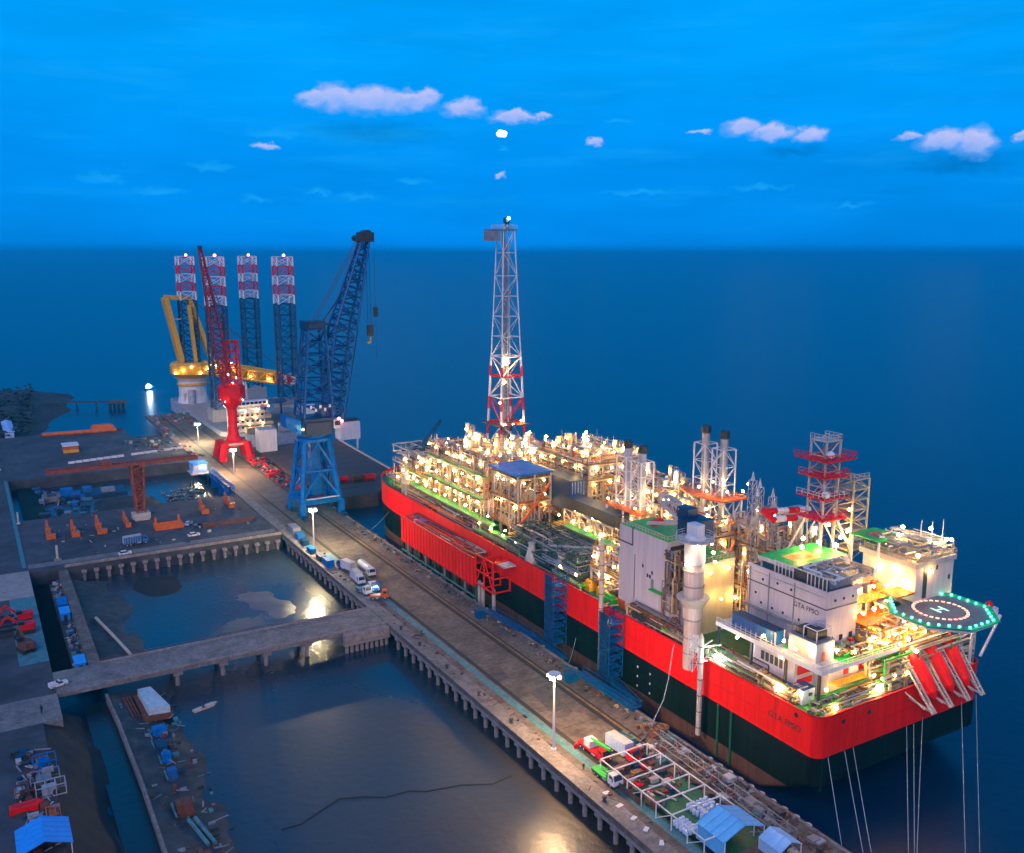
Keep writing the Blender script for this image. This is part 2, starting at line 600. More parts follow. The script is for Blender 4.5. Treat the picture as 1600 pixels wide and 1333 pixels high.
def basin_material(name, c_lo, c_hi, scale, rough=0.16, shoal=False):
    """Silty still water with mud showing through: glossy where wet, dull where the mud lies bare."""
    m = bpy.data.materials.new(name)
    m.use_nodes = True
    nt = m.node_tree
    b = nt.nodes["Principled BSDF"]
    t = nt.nodes.new("ShaderNodeNewGeometry")
    mp = nt.nodes.new("ShaderNodeMapping")
    mp.inputs["Scale"].default_value = (scale, scale * 0.55, scale)
    nt.links.new(t.outputs["Position"], mp.inputs[0])
    n = nt.nodes.new("ShaderNodeTexNoise")
    n.inputs["Scale"].default_value = 1.0
    n.inputs["Detail"].default_value = 7
    n.inputs["Roughness"].default_value = 0.55
    n.inputs["Distortion"].default_value = 0.6
    nt.links.new(mp.outputs[0], n.inputs["Vector"])
    r = nt.nodes.new("ShaderNodeValToRGB")
    r.color_ramp.elements[0].position = 0.38
    r.color_ramp.elements[1].position = 0.62
    r.color_ramp.elements[0].color = (*c_lo, 1)
    r.color_ramp.elements[1].color = (*c_hi, 1)
    nt.links.new(n.outputs[0], r.inputs[0])
    base = r.outputs[0]
    if shoal:
        # silt heaped up along the quay wall, thinning out into the basin
        sx = nt.nodes.new("ShaderNodeSeparateXYZ")
        nt.links.new(t.outputs["Position"], sx.inputs[0])

        def mm(op, x, y, clamp=False):
            k = nt.nodes.new("ShaderNodeMath")
            k.operation = op
            k.use_clamp = clamp
            for i, v in enumerate((x, y)):
                if isinstance(v, (int, float)):
                    k.inputs[i].default_value = v
                else:
                    nt.links.new(v, k.inputs[i])
            return k.outputs[0]
        g = mm("ADD", mm("MULTIPLY", mm("ADD", sx.outputs[0], 88), 1 / 48), mm("MULTIPLY", mm("ADD", sx.outputs[1], -8), -1 / 90))
        g = mm("ADD", g, mm("MULTIPLY", mm("ADD", n.outputs[0], -0.5), 1.6), clamp=True)
        mx = nt.nodes.new("ShaderNodeMix")
        mx.data_type = "RGBA"
        nt.links.new(g, mx.inputs["Factor"])
        nt.links.new(base, mx.inputs["A"])
        mx.inputs["B"].default_value = (0.034, 0.030, 0.032, 1)
        base = mx.outputs["Result"]
    nt.links.new(base, b.inputs["Base Color"])
    q = nt.nodes.new("ShaderNodeMapRange")
    q.inputs["From Min"].default_value = 0.4
    q.inputs["From Max"].default_value = 0.62
    q.inputs["To Min"].default_value = rough
    q.inputs["To Max"].default_value = 0.42
    nt.links.new(n.outputs[0], q.inputs["Value"])
    nt.links.new(q.outputs[0], b.inputs["Roughness"])
    f = nt.nodes.new("ShaderNodeTexNoise")
    f.inputs["Scale"].default_value = 0.5
    f.inputs["Detail"].default_value = 5
    nt.links.new(t.outputs["Position"], f.inputs["Vector"])
    bp = nt.nodes.new("ShaderNodeBump")
    bp.inputs["Strength"].default_value = 0.3
    bp.inputs["Distance"].default_value = 0.35
    nt.links.new(f.outputs[0], bp.inputs["Height"])
    nt.links.new(bp.outputs[0], b.inputs["Normal"])
    return m


def sheet(name, x0, x1, y0, y1, z, mat, nx=1, ny=1, fz=None, kind="structure"):
    mb = MB()
    for j in range(ny + 1):
        for i in range(nx + 1):
            x, y = x0 + (x1 - x0) * i / nx, y0 + (y1 - y0) * j / ny
            mb.v.append((x, y, z if fz is None else fz(x, y)))
    for j in range(ny):
        for i in range(nx):
            a = j * (nx + 1) + i
            mb.f.append((a, a + 1, a + nx + 2, a + nx + 1))
            mb.m.append(0)
    return obj(name, mb, mat, kind=kind, smooth=nx > 1)


def hsh(x, y):
    """cheap smooth bumpiness for terrain"""
    return (math.sin(x * 0.21 + y * 0.13) + math.sin(x * 0.53 - y * 0.31 + 1.3) * 0.6 + math.sin(x * 1.07 + y * 0.83 + 0.4) * 0.3
            + math.sin(x * 0.09 - y * 0.17 + 2.1) * 0.9)


m_sea = sea_material()
sheet("sea", -60000, 60000, -4000, 60000, 0.0, m_sea)
# evening haze: one even box of air round everything under the sky
m_haze = bpy.data.materials.new("haze_air")
m_haze.use_nodes = True
m_haze.node_tree.nodes.remove(m_haze.node_tree.nodes["Principled BSDF"])
pv = m_haze.node_tree.nodes.new("ShaderNodeVolumePrincipled")
pv.inputs["Density"].default_value = 0.00012
pv.inputs["Color"].default_value = (0.02, 0.78, 1.0, 1)
pv.inputs["Anisotropy"].default_value = 0.45
m_haze.node_tree.links.new(pv.outputs[0], m_haze.node_tree.nodes["Material Output"].inputs["Volume"])
obj("haze", MB().box(-61000, 61000, -5000, 61000, -7, 136), m_haze, kind="stuff")
m_basin = basin_material("basin_silt_water", (0.008, 0.028, 0.050), (0.026, 0.034, 0.046), 0.022, shoal=True)
m_channel = basin_material("channel_water", (0.004, 0.018, 0.026), (0.008, 0.024, 0.030), 0.05, 0.3)
sheet("basin_water", -117, -34, -60, 232, 0.35, m_basin)
sheet("upper_basin_water", -118, -41, 304, 384, 0.5, m_basin)
sheet("channel_water", -123.5, -117, -60, 128, 0.8, m_channel)
sheet("pond_water", -129, -119, 141, 310, 1.0, M("dark_pond", (0.010, 0.009, 0.009), 0.85, spec=0.1, var=0.6, scale=0.1))
sheet("side_pond_water", -126, -117, 305, 384, 1.6, M("green_pond", (0.006, 0.018, 0.014), 0.7, var=.5, scale=.1, spec=0.15))

# --- mud banks and flats
sheet("mud_bank", -117.2, -97, -40, 127, 0, m_mud, 26, 110,
      lambda x, y: max(-0.8, 2.9 - (x + 117.2) * 0.19 + hsh(x, y) * 0.28))
sheet("mud_bank_beyond", -117, -98, 142, 226, 0, m_mud, 24, 70,
      lambda x, y: max(-0.8, 2.6 - (x + 117) * 0.17 + hsh(x * 1.1, y) * 0.26))
sheet("dark_mud_flat", -99, -78, 190, 226, 0, m_dkmud, 22, 36,
      lambda x, y: 0.95 - ((x + 90) / 9.5) ** 2 - ((y - 212) / 15) ** 2 + hsh(x, y) * 0.12)
sheet("pale_mud_flat", -78, -52, 142, 200, 0, M("pale_wet_mud", (0.10, 0.085, 0.09), 0.35, var=0.3, scale=0.08, bump=0.2), 30, 60,
      lambda x, y: 0.66 - ((x + 62) / 11) ** 2 - ((y - 176) / 23) ** 2 + hsh(x, y * 1.2) * 0.16)
mb = MB()
pts = [(-95, 52.2), (-91.1, 51.9), (-86.2, 54.2), (-81.2, 56.5), (-76.2, 54.4), (-72.7, 52.1), (-67, 51.5), (-64.1, 49.6), (-56.4, 47.9), (-50.2, 44.8), (-44.9, 45.5)]
mb.path([(x, y, 0.30) for x, y in pts], 0.24, 6)
obj("creek", mb, m_dkmud, kind="structure")
sheet("upper_mud_flat", -100, -66, 306, 350, 0, m_dkmud, 30, 40,
      lambda x, y: 1.3 - ((x + 84) / 15) ** 4 - ((y - 328) / 20) ** 4 + hsh(x, y) * 0.15)
sheet("black_embankment", -133.5, -122.6, -40, 122, 0, m_dkmud, 14, 110,
      lambda x, y: 0.6 + max(0, -(x + 124.0)) * 0.56 + hsh(x * 1.4, y) * 0.3)
sheet("dark_wet_patch", -58, -44, 330, 350, 0, m_dkmud, 14, 20,
      lambda x, y: 1.1 - ((x + 51) / 6.5) ** 2 - ((y - 340) / 9) ** 2)


# --- ground slabs
def slab(name, x0, x1, y0, y1, z0, z1, mat):
    return obj(name, MB().box(x0, x1, y0, y1, z0, z1), mat, kind="structure")


slab("yard_ground", -400, -129.2, 128, 520, -1, 6.0, m_concd)
slab("storage_ground", -400, -133.4, -60, 113, -1, 6.0, m_concd)
slab("yard_road", -400, -129.2, 113.0, 128.0, -1, 6.02, m_concl)
slab("cross_yard", -129.2, -40.2, 232, 304, -1, 5.9, m_concd)
slab("far_yard", -129.2, -40.2, 384, 470, -1, 5.9, m_concd)
slab("far_shore_strip", -129.2, -60, 470, 508, -1, 5.8, m_concd)
slab("dam_wall", -120.2, -117.2, 142, 232, -1, 5.2, m_conc)
slab("low_walkway", -123.6, -120.3, 142, 226, -1, 2.6, m_concd)
slab("yard_apron", -136.5, -129.2, 150, 232, 6.0, 6.05, m_teal)
slab("pale_apron", -150, -129.3, 206, 234, 6.06, 6.10, M("pale_paving", (0.30, 0.26, 0.24), 0.8, var=0.3, scale=0.3))
slab("shore_path", -131.0, -129.6, 238, 384, 6.05, 6.09, m_teal)
slab("yard_lane", -400, -41, 236.4, 241.0, 5.9, 5.96, m_concl)

# wall line between the channel and the mud bank
mb = MB()
pts = [(-118.0, 127), (-117.4, 110), (-117.0, 80), (-117.2, 50), (-118.2, 20), (-120, -10), (-122, -40)]
for a, b in zip(pts, pts[1:]):
    mb.cyl((a[0], a[1], 3.1), (b[0], b[1], 3.1), 0.45, n=4, ph=PI / 4)
    mb.cyl((a[0], a[1], 1.6), (b[0], b[1], 1.6), 0.35, n=4, ph=PI / 4)
tag(obj("channel_wall", mb, m_concl), "long low pale wall running between the blue channel and the mud bank", "wall")

# --- wooded headland at the far end of the yard
sheet("headland", -420, -58, 470, 760, 0, m_hill, 90, 60,
      lambda x, y: -1.5 + 9.5 * max(0, min(1, (-(x + 78) - max(0, (590 - y)) * 0.22 + 12 * math.sin(y * 0.02)) / 34)) * max(0, min(1, (742 - y) / 30)) + hsh(x * .5, y * .5) * 0.5)
rng = random.Random(3)
mb = MB()
for i in range(2600):
    y = rng.uniform(505, 725)
    x = rng.uniform(-190, -112 + (y - 505) * 0.07)
    z = 6.5 + rng.random() * 4.5 * (0.6 + 0.4 * math.sin(x * 0.2 + y * 0.1))
    s = rng.uniform(0.8, 2.2)
    a, b2 = rng.uniform(0, 6.28), rng.uniform(-0.6, 0.6)
    u = Vector((math.cos(a), math.sin(a), b2)) * s
    w = Vector((-math.sin(a), math.cos(a), rng.uniform(-.6, .6))) * s * 0.8
    c = Vector((x, y, z))
    mb.add([tuple(c - u), tuple(c + w), tuple(c + u), tuple(c - w)], [(0, 1, 2, 3)])
obj("woodland", mb, m_leaf, kind="stuff")

# --- the quay: a deck slab on rows of piles, rails, walkway strip and kerb
quay = obj("quay", MB().box(-40, -9, -40, 545, 4.7, 6.0), m_conc, kind="structure")
mb = MB().box(-40.0, -36.0, -40, 545, 6.004, 6.03)
obj("edge_paving", mb, m_concl, quay)
obj("ochre_strip", MB().box(-17.6, -16.9, -40, 240, 6.004, 6.02), M("ochre_paint", (0.22, 0.13, 0.05), 0.8, var=0.5, scale=0.3), quay)
mb = MB()
mb.box(-33.9, -31.9, -40, 200, 6.004, 6.02)
obj("teal_walkway", mb, m_teal, quay)
for x, w in ((-30.9, 0.55), (-18.3, 0.6), (-16.6, 0.25)):
    obj("crane_rail", MB().box(x - w, x + w, -40, 540, 6.004, 6.05), m_rubber, quay)
obj("kerb", MB().box(-40.15, -39.6, -40, 545, 6.0, 6.22), m_concl, quay)
obj("kerb", MB().box(-9.6, -8.85, -40, 545, 6.0, 6.25), m_concl, quay)
obj("edge_beam", MB().box(-40.1, -39.0, -40, 545, 3.9, 4.7), m_pile, quay)
obj("edge_beam", MB().box(-10.2, -9.1, -40, 545, 3.7, 4.7), m_pile, quay)
pile = make_mesh("pile", MB().cyl((0, 0, -5), (0, 0, 4.0), 0.55, n=8).box(-0.85, 0.85, -0.85, 0.85, 3.2, 4.1), m_pile)
for i in range(60):
    y = -28 + i * 5.3
    if not (125 < y < 143) and y < 228:
        inst("pile", pile, (-39.4, y, 0), quay)
    if y < 228:
        inst("pile", pile, (-10, y + 1, 0), quay)
for i in range(26):
    inst("pile", pile, (-33.5, -28 + i * 10.6, 0), quay)
# round rubber fenders along the ship side, bollards on the ship side kerb
fend = make_mesh("fender", MB().cyl((0, 0, 1.4), (0, 0, 5.6), 0.75, n=10), m_offwhite)
for i in range(30):
    inst("fender", fend, (-8.2, -24 + i * 8.2 if i > 9 else -6 + i * 3.1, 0), quay)

joint = make_mesh("joint", MB().box(-15.5, 15.5, -.05, .05, 6.003, 6.012), m_rubber)
rng = random.Random(17)
for i in range(34):
    inst("joint", joint, (-24.5, -36 + i * 9.4, 0), quay)
m_patch = M("tar_patch", (0.085, 0.075, 0.072), 0.85, var=0.5, scale=0.5)
for i in range(9):
    x, y = rng.uniform(-29, -20), rng.uniform(-20, 240)
    w, d = rng.uniform(.8, 3.2), rng.uniform(1.5, 7)
    obj("tar_patch", MB().prism([(x - w, y - d), (x + w * .8, y - d * .9), (x + w, y + d), (x - w * .7, y + d * .8)], 6.003, 6.016 + i * .0006), m_patch, quay)

# --- cross bridges between the basins
br = obj("crossing_road", MB().box(-129.2, -40.2, 127.5, 141.5, 4.9, 6.01), m_concl, kind="structure")
obj("kerb", MB().box(-118, -40.2, 127.4, 127.9, 6.0, 6.5), m_pile, br)
obj("kerb", MB().box(-118, -40.2, 141.1, 141.6, 6.0, 6.5), m_pile, br)
obj("edge_beam", MB().box(-54, -40.3, 124.8, 127.3, 3.6, 5.9), m_pile, br)
cap = make_mesh("pier_cap", MB().box(-1.2, 1.2, -5.6, 8, 3.7, 4.85).cyl((0, -4, -5), (0, -4, 3.8), .6, n=8).cyl((0, 4, -5), (0, 4, 3.8), .6, n=8), m_pile)
for x in (-100, -88, -76, -64):
    inst("pier", cap, (x, 133.5, 0), br)
for i in range(9):
    inst("pile", pile, (-53.4 + i * 1.55, 125.6, -0.6), br)
for i in range(18):
    inst("pile", pile, (-112 + i * 4.1, 231.2, 0), br)
tag_post = MB()
for i in range(46):
    x = -117 + i * 1.62
    tag_post.cyl((x, 141.3, 6.4), (x, 141.3, 7.2), 0.06, n=4)
tag_post.cyl((-117, 141.3, 7.2), (-44, 141.3, 7.2), 0.05, n=4)
obj("guard_rail", tag_post, m_rust, br, kind="stuff")
# low wall and rail along the cross yard
mb = MB().box(-118, -40.3, 231.7, 232.3, 5.9, 6.9)
tag(obj("basin_parapet", mb, m_pile), "low concrete parapet along the lower edge of the cross yard above the basin", "wall")

# --- loose dirt and clutter that nobody could count
rng = random.Random(11)


def clutter(name, n, fn, mats, smin, smax):
    mb = MB()
    for i in range(n):
        x, y, z = fn()
        s = rng.uniform(smin, smax)
        w, d, h = s * rng.uniform(.5, 1.8), s * rng.uniform(.5, 1.8), s * rng.uniform(.3, 1.0)
        k = rng.randrange(len(mats))
        if rng.random() < 0.5:
            mb.box(x - w / 2, x + w / 2, y - d / 2, y + d / 2, z, z + h, k)
        else:
            a = rng.uniform(0, PI)
            mb.cyl((x - math.cos(a) * w, y - math.sin(a) * w, z + .15), (x + math.cos(a) * w, y + math.sin(a) * w, z + .15 + .3 * h), 0.12 * s + .03, n=5, mi=k)
    return obj(name, mb, mats, kind="stuff")


CM = [m_rust, m_grey, m_offwhite, m_dark, m_teal, m_cream]
clutter("quay_litter", 300, lambda: (rng.gauss(-11.8, 1.0), rng.uniform(-20, 230), 6.05), [m_rust, m_grey, m_dark, m_brown, m_teal, m_dark, m_cream], 0.2, 0.7)
clutter("stored_goods", 90, lambda: (rng.uniform(-31.5, -21), rng.uniform(13, 29), 6.06), [m_rust, m_redsteel, m_offwhite, m_brown, m_dark, m_rust, m_bluedk], 0.4, 1.5)
clutter("scaffold_heap", 170, lambda: (rng.uniform(-19.5, -10.2), rng.uniform(-14, 40), 6.06), [m_grey, m_mgrey, m_rust, m_brown, m_dark, m_teal, m_rust], 0.4, 1.5)
clutter("deck_scrap", 70, lambda: (rng.uniform(-38.5, -34), rng.uniform(0, 225), 6.05), [m_dark, m_rust], 0.3, 0.8)
clutter("yard_scrap", 90, lambda: (rng.uniform(-66, -42), rng.uniform(418, 468), 5.95), [m_rust, m_grey, m_dark, m_offwhite, m_bluedk, m_teal], 0.4, 1.8)
clutter("far_quay_scrap", 150, lambda: (rng.uniform(-39, -13), rng.uniform(500, 542), 6.05) if rng.random() < .5 else (rng.uniform(-40, -35), rng.uniform(395, 540), 6.05), [m_rust, m_grey, m_dark, m_offwhite, m_teal, m_redsteel], 0.3, 1.5)
clutter("quay_gear", 240, lambda: (rng.uniform(-17, -10), rng.uniform(268, 372), 6.05), [m_redsteel, m_rust, m_offwhite, m_bluedk, m_redsteel, m_rust], 0.5, 2.2)
clutter("bank_debris", 330, lambda: (rng.uniform(-123, -118), rng.uniform(142, 226), 2.6), [m_offwhite, m_teal, m_grey, m_dark, m_bluemid], 0.3, 1.0)
clutter("mud_debris", 230, lambda: (rng.uniform(-116, -104), rng.uniform(10, 122), 2.0), [m_grey, m_dark, m_rust, m_teal], 0.3, 1.1)
clutter("yard_clutter", 160, lambda: (rng.uniform(-140, -134), rng.uniform(50, 100), 6.0), [m_dark, m_rust, m_grey, m_bluedk, m_mgrey, m_rust], 0.4, 1.6)
clutter("cross_yard_scrap", 90, lambda: (rng.uniform(-118, -44), rng.uniform(240, 302), 5.95), [m_dark, m_rust, m_grey, m_offwhite], 0.3, 1.0)
clutter("basin_rubble", 240, lambda: (rng.uniform(-66, -50), rng.uniform(306, 345), 0.7), [m_dark, m_grey, m_teal], 0.4, 1.6)
clutter("pontoon_gear", 120, lambda: (rng.uniform(-118, -98), rng.uniform(308, 380), 0.6), [m_dark, m_grey, m_teal, m_bluedk, m_bluemid], 0.6, 3.0)

# --- moon
mb = MB()
moon = bpy.data.objects.new("moon", ico(1.0, 3))
COL.objects.link(moon)
moon.data.materials.append(e_moon)
d = Vector((0.49521, 0.86041, 0.12023))
moon.location = Vector(cam.location) + d * 60000
moon.scale = (330, 330, 215)
for v in moon.data.vertices:
    v.co *= 1 + 0.22 * math.sin(v.co.x * 4 + v.co.z * 3 + 1) * math.cos(v.co.y * 3)
tag(moon, "small bright moon glowing behind a wisp of cloud high over the flare tower", "moon")
# ================================================================== THE YARD AND QUAY THINGS
# --- lamp posts
def lamp_post(x, y, h, label, mat, arms=3):
    t = thing("lamp_post", label, "lamp post", (x, y, 6.0), "tall floodlight posts along the quay")
    obj("pole", MB().cyl((x, y, 6.0), (x, y, 6 + h), 0.32, 0.17, 8).cyl((x, y, 6.0), (x, y, 6.5), 0.6, n=8), m_white, t)
    mb = MB().lathe((x, y, 6 + h), [(0.25, -0.2), (1.5, 0.05), (1.5, 0.25), (0.3, 0.45)], 10)
    obj("lamp_head", mb, m_white, t)
    for k in range(arms):
        a = 2 * PI * k / arms + 0.5
        lamp(t, x + math.cos(a) * 1.25, y + math.sin(a) * 1.25, 6 + h - 0.42, mat, 0.46, "lamp")
    return t


lamp_post(-36.3, 41.7, 18.0, "white lamp post with shining head on the pale edge of the near quay", e_post, 4)
lamp_post(-36.0, 205.5, 16.0, "lamp post standing beside the foot of the blue portal crane", e_postc, 4)
lamp_post(-29.1, 432.0, 11.6, "lamp post with greenish glow on the far quay by the white crane vessel", e_postc, 4)
lamp_post(-30.6, 344.0, 12.6, "lamp post with orange glow in front of the red crane", e_post, 4)


# --- vehicles
def wheels(t, xs, half, r, nz):
    me = make_mesh("tyre", MB().cyl((0, -0.14, 0), (0, 0.14, 0), r, n=12), m_rubber)
    rim = make_mesh("rim", MB().cyl((0, -0.16, 0), (0, 0.16, 0), r * 0.5, n=8), m_mgrey)
    for x in xs:
        for s in (-1, 1):
            w = inst("wheel", me, (x, s * half, r), t)
            w.location.z = r
            q = inst("rim", rim, (0, 0, 0), None)
            q.parent = w


def local(name, mb, mat, t):
    """A part whose shape is given in the thing's own frame (x forward)."""
    o = bpy.data.objects.new(name, make_mesh(name, mb, mat))
    COL.objects.link(o)
    o.parent = t
    return o


def truck(name, label, cat, loc, rotz, cab_mat, body, body_mat, L=9.0, group=None):
    t = thing(name, label, cat, (0, 0, 0), group)
    local("chassis", MB().box(-L / 2, L / 2, -0.5, 0.5, 0.7, 1.0).box(-L / 2, L / 2, -1.15, -0.9, 0.7, 0.95).box(-L / 2, L / 2, 0.9, 1.15, 0.7, 0.95), m_dark, t)
    cab = local("cab", MB().prism([(L / 2 - 2.2, -1.2), (L / 2, -1.2), (L / 2, 1.2), (L / 2 - 2.2, 1.2)], 0.8, 1.9)
                .add([(L / 2 - 2.2, -1.2, 1.9), (L / 2, -1.2, 1.9), (L / 2, 1.2, 1.9), (L / 2 - 2.2, 1.2, 1.9), (L / 2 - 2.15, -1.1, 3.0), (L / 2 - .45, -1.1, 3.0), (L / 2 - .45, 1.1, 3.0), (L / 2 - 2.15, 1.1, 3.0)],
                     [(0, 1, 5, 4), (1, 2, 6, 5), (2, 3, 7, 6), (3, 0, 4, 7), (4, 5, 6, 7)]), cab_mat, t)
    local("windscreen", MB().add([(L / 2 + .01, -1.05, 1.95), (L / 2 + .01, 1.05, 1.95), (L / 2 - .38, 1.0, 2.85), (L / 2 - .38, -1.0, 2.85)], [(0, 1, 2, 3)]), m_glass, cab)
    for s in (-1, 1):
        local("side_window", MB().box(L / 2 - 1.7, L / 2 - 0.7, s * 1.16 - .02, s * 1.16 + .02, 2.0, 2.75), m_glass, cab)
        local("headlight", MB().box(L / 2, L / 2 + .05, s * 0.9 - .18, s * .9 + .18, 1.0, 1.25), m_white, cab)
    local("bumper", MB().box(L / 2 + .02, L / 2 + .16, -1.15, 1.15, .55, .8), m_dark, cab)
    for s in (-1, 1):
        local("mirror", MB().box(L / 2 - .35, L / 2 - .2, s * 1.42 - .09, s * 1.42 + .09, 2.0, 2.6).box(L / 2 - .3, L / 2 - .25, min(s * 1.15, s * 1.4), max(s * 1.15, s * 1.4), 2.5, 2.55), m_dark, cab)
        local("fuel_tank", MB().cyl((L / 2 - 4.2, s * .95, .85), (L / 2 - 3.0, s * .95, .85), .32, n=8), m_mgrey, t)
    local("sun_visor", MB().box(L / 2 - .5, L / 2 - .2, -1.0, 1.0, 2.95, 3.02), m_dark, cab)
    x0, x1 = -L / 2, L / 2 - 2.5
    if body == "box":
        local("cargo_box", MB().box(x0, x1, -1.25, 1.25, 1.05, 3.6), body_mat, t)
        for k in range(int((x1 - x0) / .9)):
            for s in (-1, 1):
                local("side_rib", MB().box(x0 + .4 + k * .9, x0 + .5 + k * .9, min(s * 1.253, s * 1.29), max(s * 1.253, s * 1.29), 1.1, 3.58), m_mgrey, t)
        local("rear_door", MB().box(x0 - .04, x0 - .003, -1.15, -.02, 1.15, 3.5).box(x0 - .04, x0 - .003, .02, 1.15, 1.15, 3.5), m_mgrey, t)
        local("roof_rim", MB().box(x0 - .03, x1 + .03, -1.28, 1.28, 3.6, 3.72), m_mgrey, t)
    elif body == "tank":
        local("tank", MB().cyl((x0, 0, 2.35), (x1, 0, 2.35), 1.25, n=16).cyl((x0 - .35, 0, 2.35), (x0, 0, 2.35), .8, 1.25, n=16).cyl((x1, 0, 2.35), (x1 + .3, 0, 2.35), 1.25, .8, n=16), body_mat, t)
        local("walkway", MB().box(x0 + .5, x1 - .5, -.3, .3, 3.58, 3.66), m_mgrey, t)
    elif body == "flat":
        local("flatbed", MB().box(x0, x1, -1.25, 1.25, 1.05, 1.35), body_mat, t)
        local("headboard", MB().box(x1 - .15, x1, -1.25, 1.25, 1.35, 2.4), body_mat, t)
    elif body == "crane":
        local("flatbed", MB().box(x0, x1, -1.25, 1.25, 1.05, 1.5), body_mat, t)
        tr = local("turret", MB().box(x0 + 2.2, x0 + 4.4, -1.1, 1.1, 1.5, 3.1), m_white, t)
        local("boom", MB().bar((x0 + 3, 0.2, 3.0), (L / 2 + .8, 0.2, 3.7), 0.55), m_green, t)
        for s in (-1, 1):
            local("outrigger", MB().box(x0 + .4, x0 + .8, min(s * 1.25, s * 2.3), max(s * 1.25, s * 2.3), .8, 1.1).box(x0 + .35, x0 + .85, s * 2.2 - .25, s * 2.2 + .25, .05, .9), cab_mat, t)
    wheels(t, (x0 + 1.0, x0 + 2.3, L / 2 - 1.2), 1.05, 0.5, 0)
    t.location = loc
    t.rotation_euler = (0, 0, rotz)
    return t


def car(name, label, loc, rotz, mat, group=None, pickup=False):
    t = thing(name, label, "car", (0, 0, 0), group)
    local("body", MB().prism([(-2.2, -.9), (2.1, -.9), (2.25, -.6), (2.25, .6), (2.1, .9), (-2.2, .9)], .35, 1.0), mat, t)
    a, b = (-0.3, 1.1) if pickup else (-1.7, 1.1)
    local("cabin", MB().add([(a, -.85, 1.0), (b, -.85, 1.0), (b, .85, 1.0), (a, .85, 1.0), (a + .3, -.7, 1.55), (b - .7, -.7, 1.55), (b - .7, .7, 1.55), (a + .3, .7, 1.55)],
                            [(0, 1, 5, 4), (1, 2, 6, 5), (2, 3, 7, 6), (3, 0, 4, 7)]), m_glass, t)
    local("roof", MB().box(a + .28, b - .68, -.71, .71, 1.55, 1.62), mat, t)
    if pickup:
        for s in (-1, 1):
            local("bed_side", MB().box(-2.2, -.35, s * .85 - .06, s * .85 + .06, 1.0, 1.4), mat, t)
    wheels(t, (-1.35, 1.35), 0.82, 0.34, 0)
    t.location = loc
    t.rotation_euler = (0, 0, rotz)
    return t


Q = 6.03
VY = PI / 2   # pointing up the quay
truck("tank_truck", "white tank lorry parked on the dark rail beside the cluster of vehicles", "truck", (-28.6, 172, Q), -VY, m_white, "tank", m_white, 11)
truck("tipped_truck", "white box lorry with pale cargo body at the quay edge, farthest of the vehicle cluster", "truck", (-33.6, 178.6, Q), VY + .25, m_bluemid, "box", m_white, 8)
truck("box_truck", "white box lorry between the tank lorry and the basin edge", "truck", (-34.6, 165, Q), -VY, m_white, "box", m_white, 8)
truck("service_truck", "blue cab lorry with white flat bed beside the bright work lights", "truck", (-32.2, 156.5, Q), -VY - .2, m_bluemid, "flat", m_white, 8)
truck("pale_truck", "small white lorry with teal flat bed at the near end of the vehicle cluster", "truck", (-36.6, 154.5, Q), -VY + .15, m_white, "flat", m_teal, 7)
truck("orange_truck", "small orange lorry at the corner where the crossing meets the quay", "truck", (-34.2, 147.2, Q), -.4, m_orange, "flat", m_orange, 6)
truck("crane_truck", "red and white crane lorry with green boom on the near quay", "truck", (-29.6, 35.5, Q), -VY, m_redsteel, "crane", m_redsteel, 9.5)
truck("grey_truck", "lorry with pale grey box body parked by the white tent frame", "truck", (-24.4, 32, Q), -VY + .08, m_redsteel, "box", m_palebl, 9)
truck("green_truck", "green flatbed lorry with white cab at the outer side of the tent frame", "truck", (-33.3, 25.8, Q), -VY, m_white, "flat", m_green, 8)
truck("blue_lorry", "long blue box lorry standing on the lane of the cross yard", "truck", (-92, 247, 5.97), .12, m_bluemid, "box", m_bluemid, 9)
car("white_van", "small white car parked beside the blue lorry on the yard lane", (-70.8, 246.5, 5.97), .1, m_white)
car("silver_car", "silver car by the orange trough near the gantry foot", (-69.3, 263.5, 5.95), 1.0, m_palebl)
car("dark_car", "dark blue car standing next to the silver car in the cross yard", (-66.8, 259.5, 5.95), 1.0, m_bluedk)
car("pickup_truck", "white pickup at the junction of the crossing and the yard road", (-128.5, 131.8, 6.05), .3, m_white, pickup=True)
car("parked_car", "white car parked at the near kerb of the lane, close to the lone white post", (-97.5, 236.0, 5.97), .1, m_white)

# work lights at the vehicle cluster
t = thing("work_light", "low tripod work light shining between the lorries on the quay", "work light", (-33.6, 151, Q))
obj("tripod", MB().cyl((-33.6, 151, Q + 2.6), (-34.4, 151, Q), .05, n=4).cyl((-33.6, 151, Q + 2.6), (-33.1, 151.7, Q), .05, n=4).cyl((-33.6, 151, Q + 2.6), (-33.1, 150.3, Q), .05, n=4), m_dark, t)
lamp(t, -33.6, 151, Q + 2.9, e_cool, 0.3, "lamp")

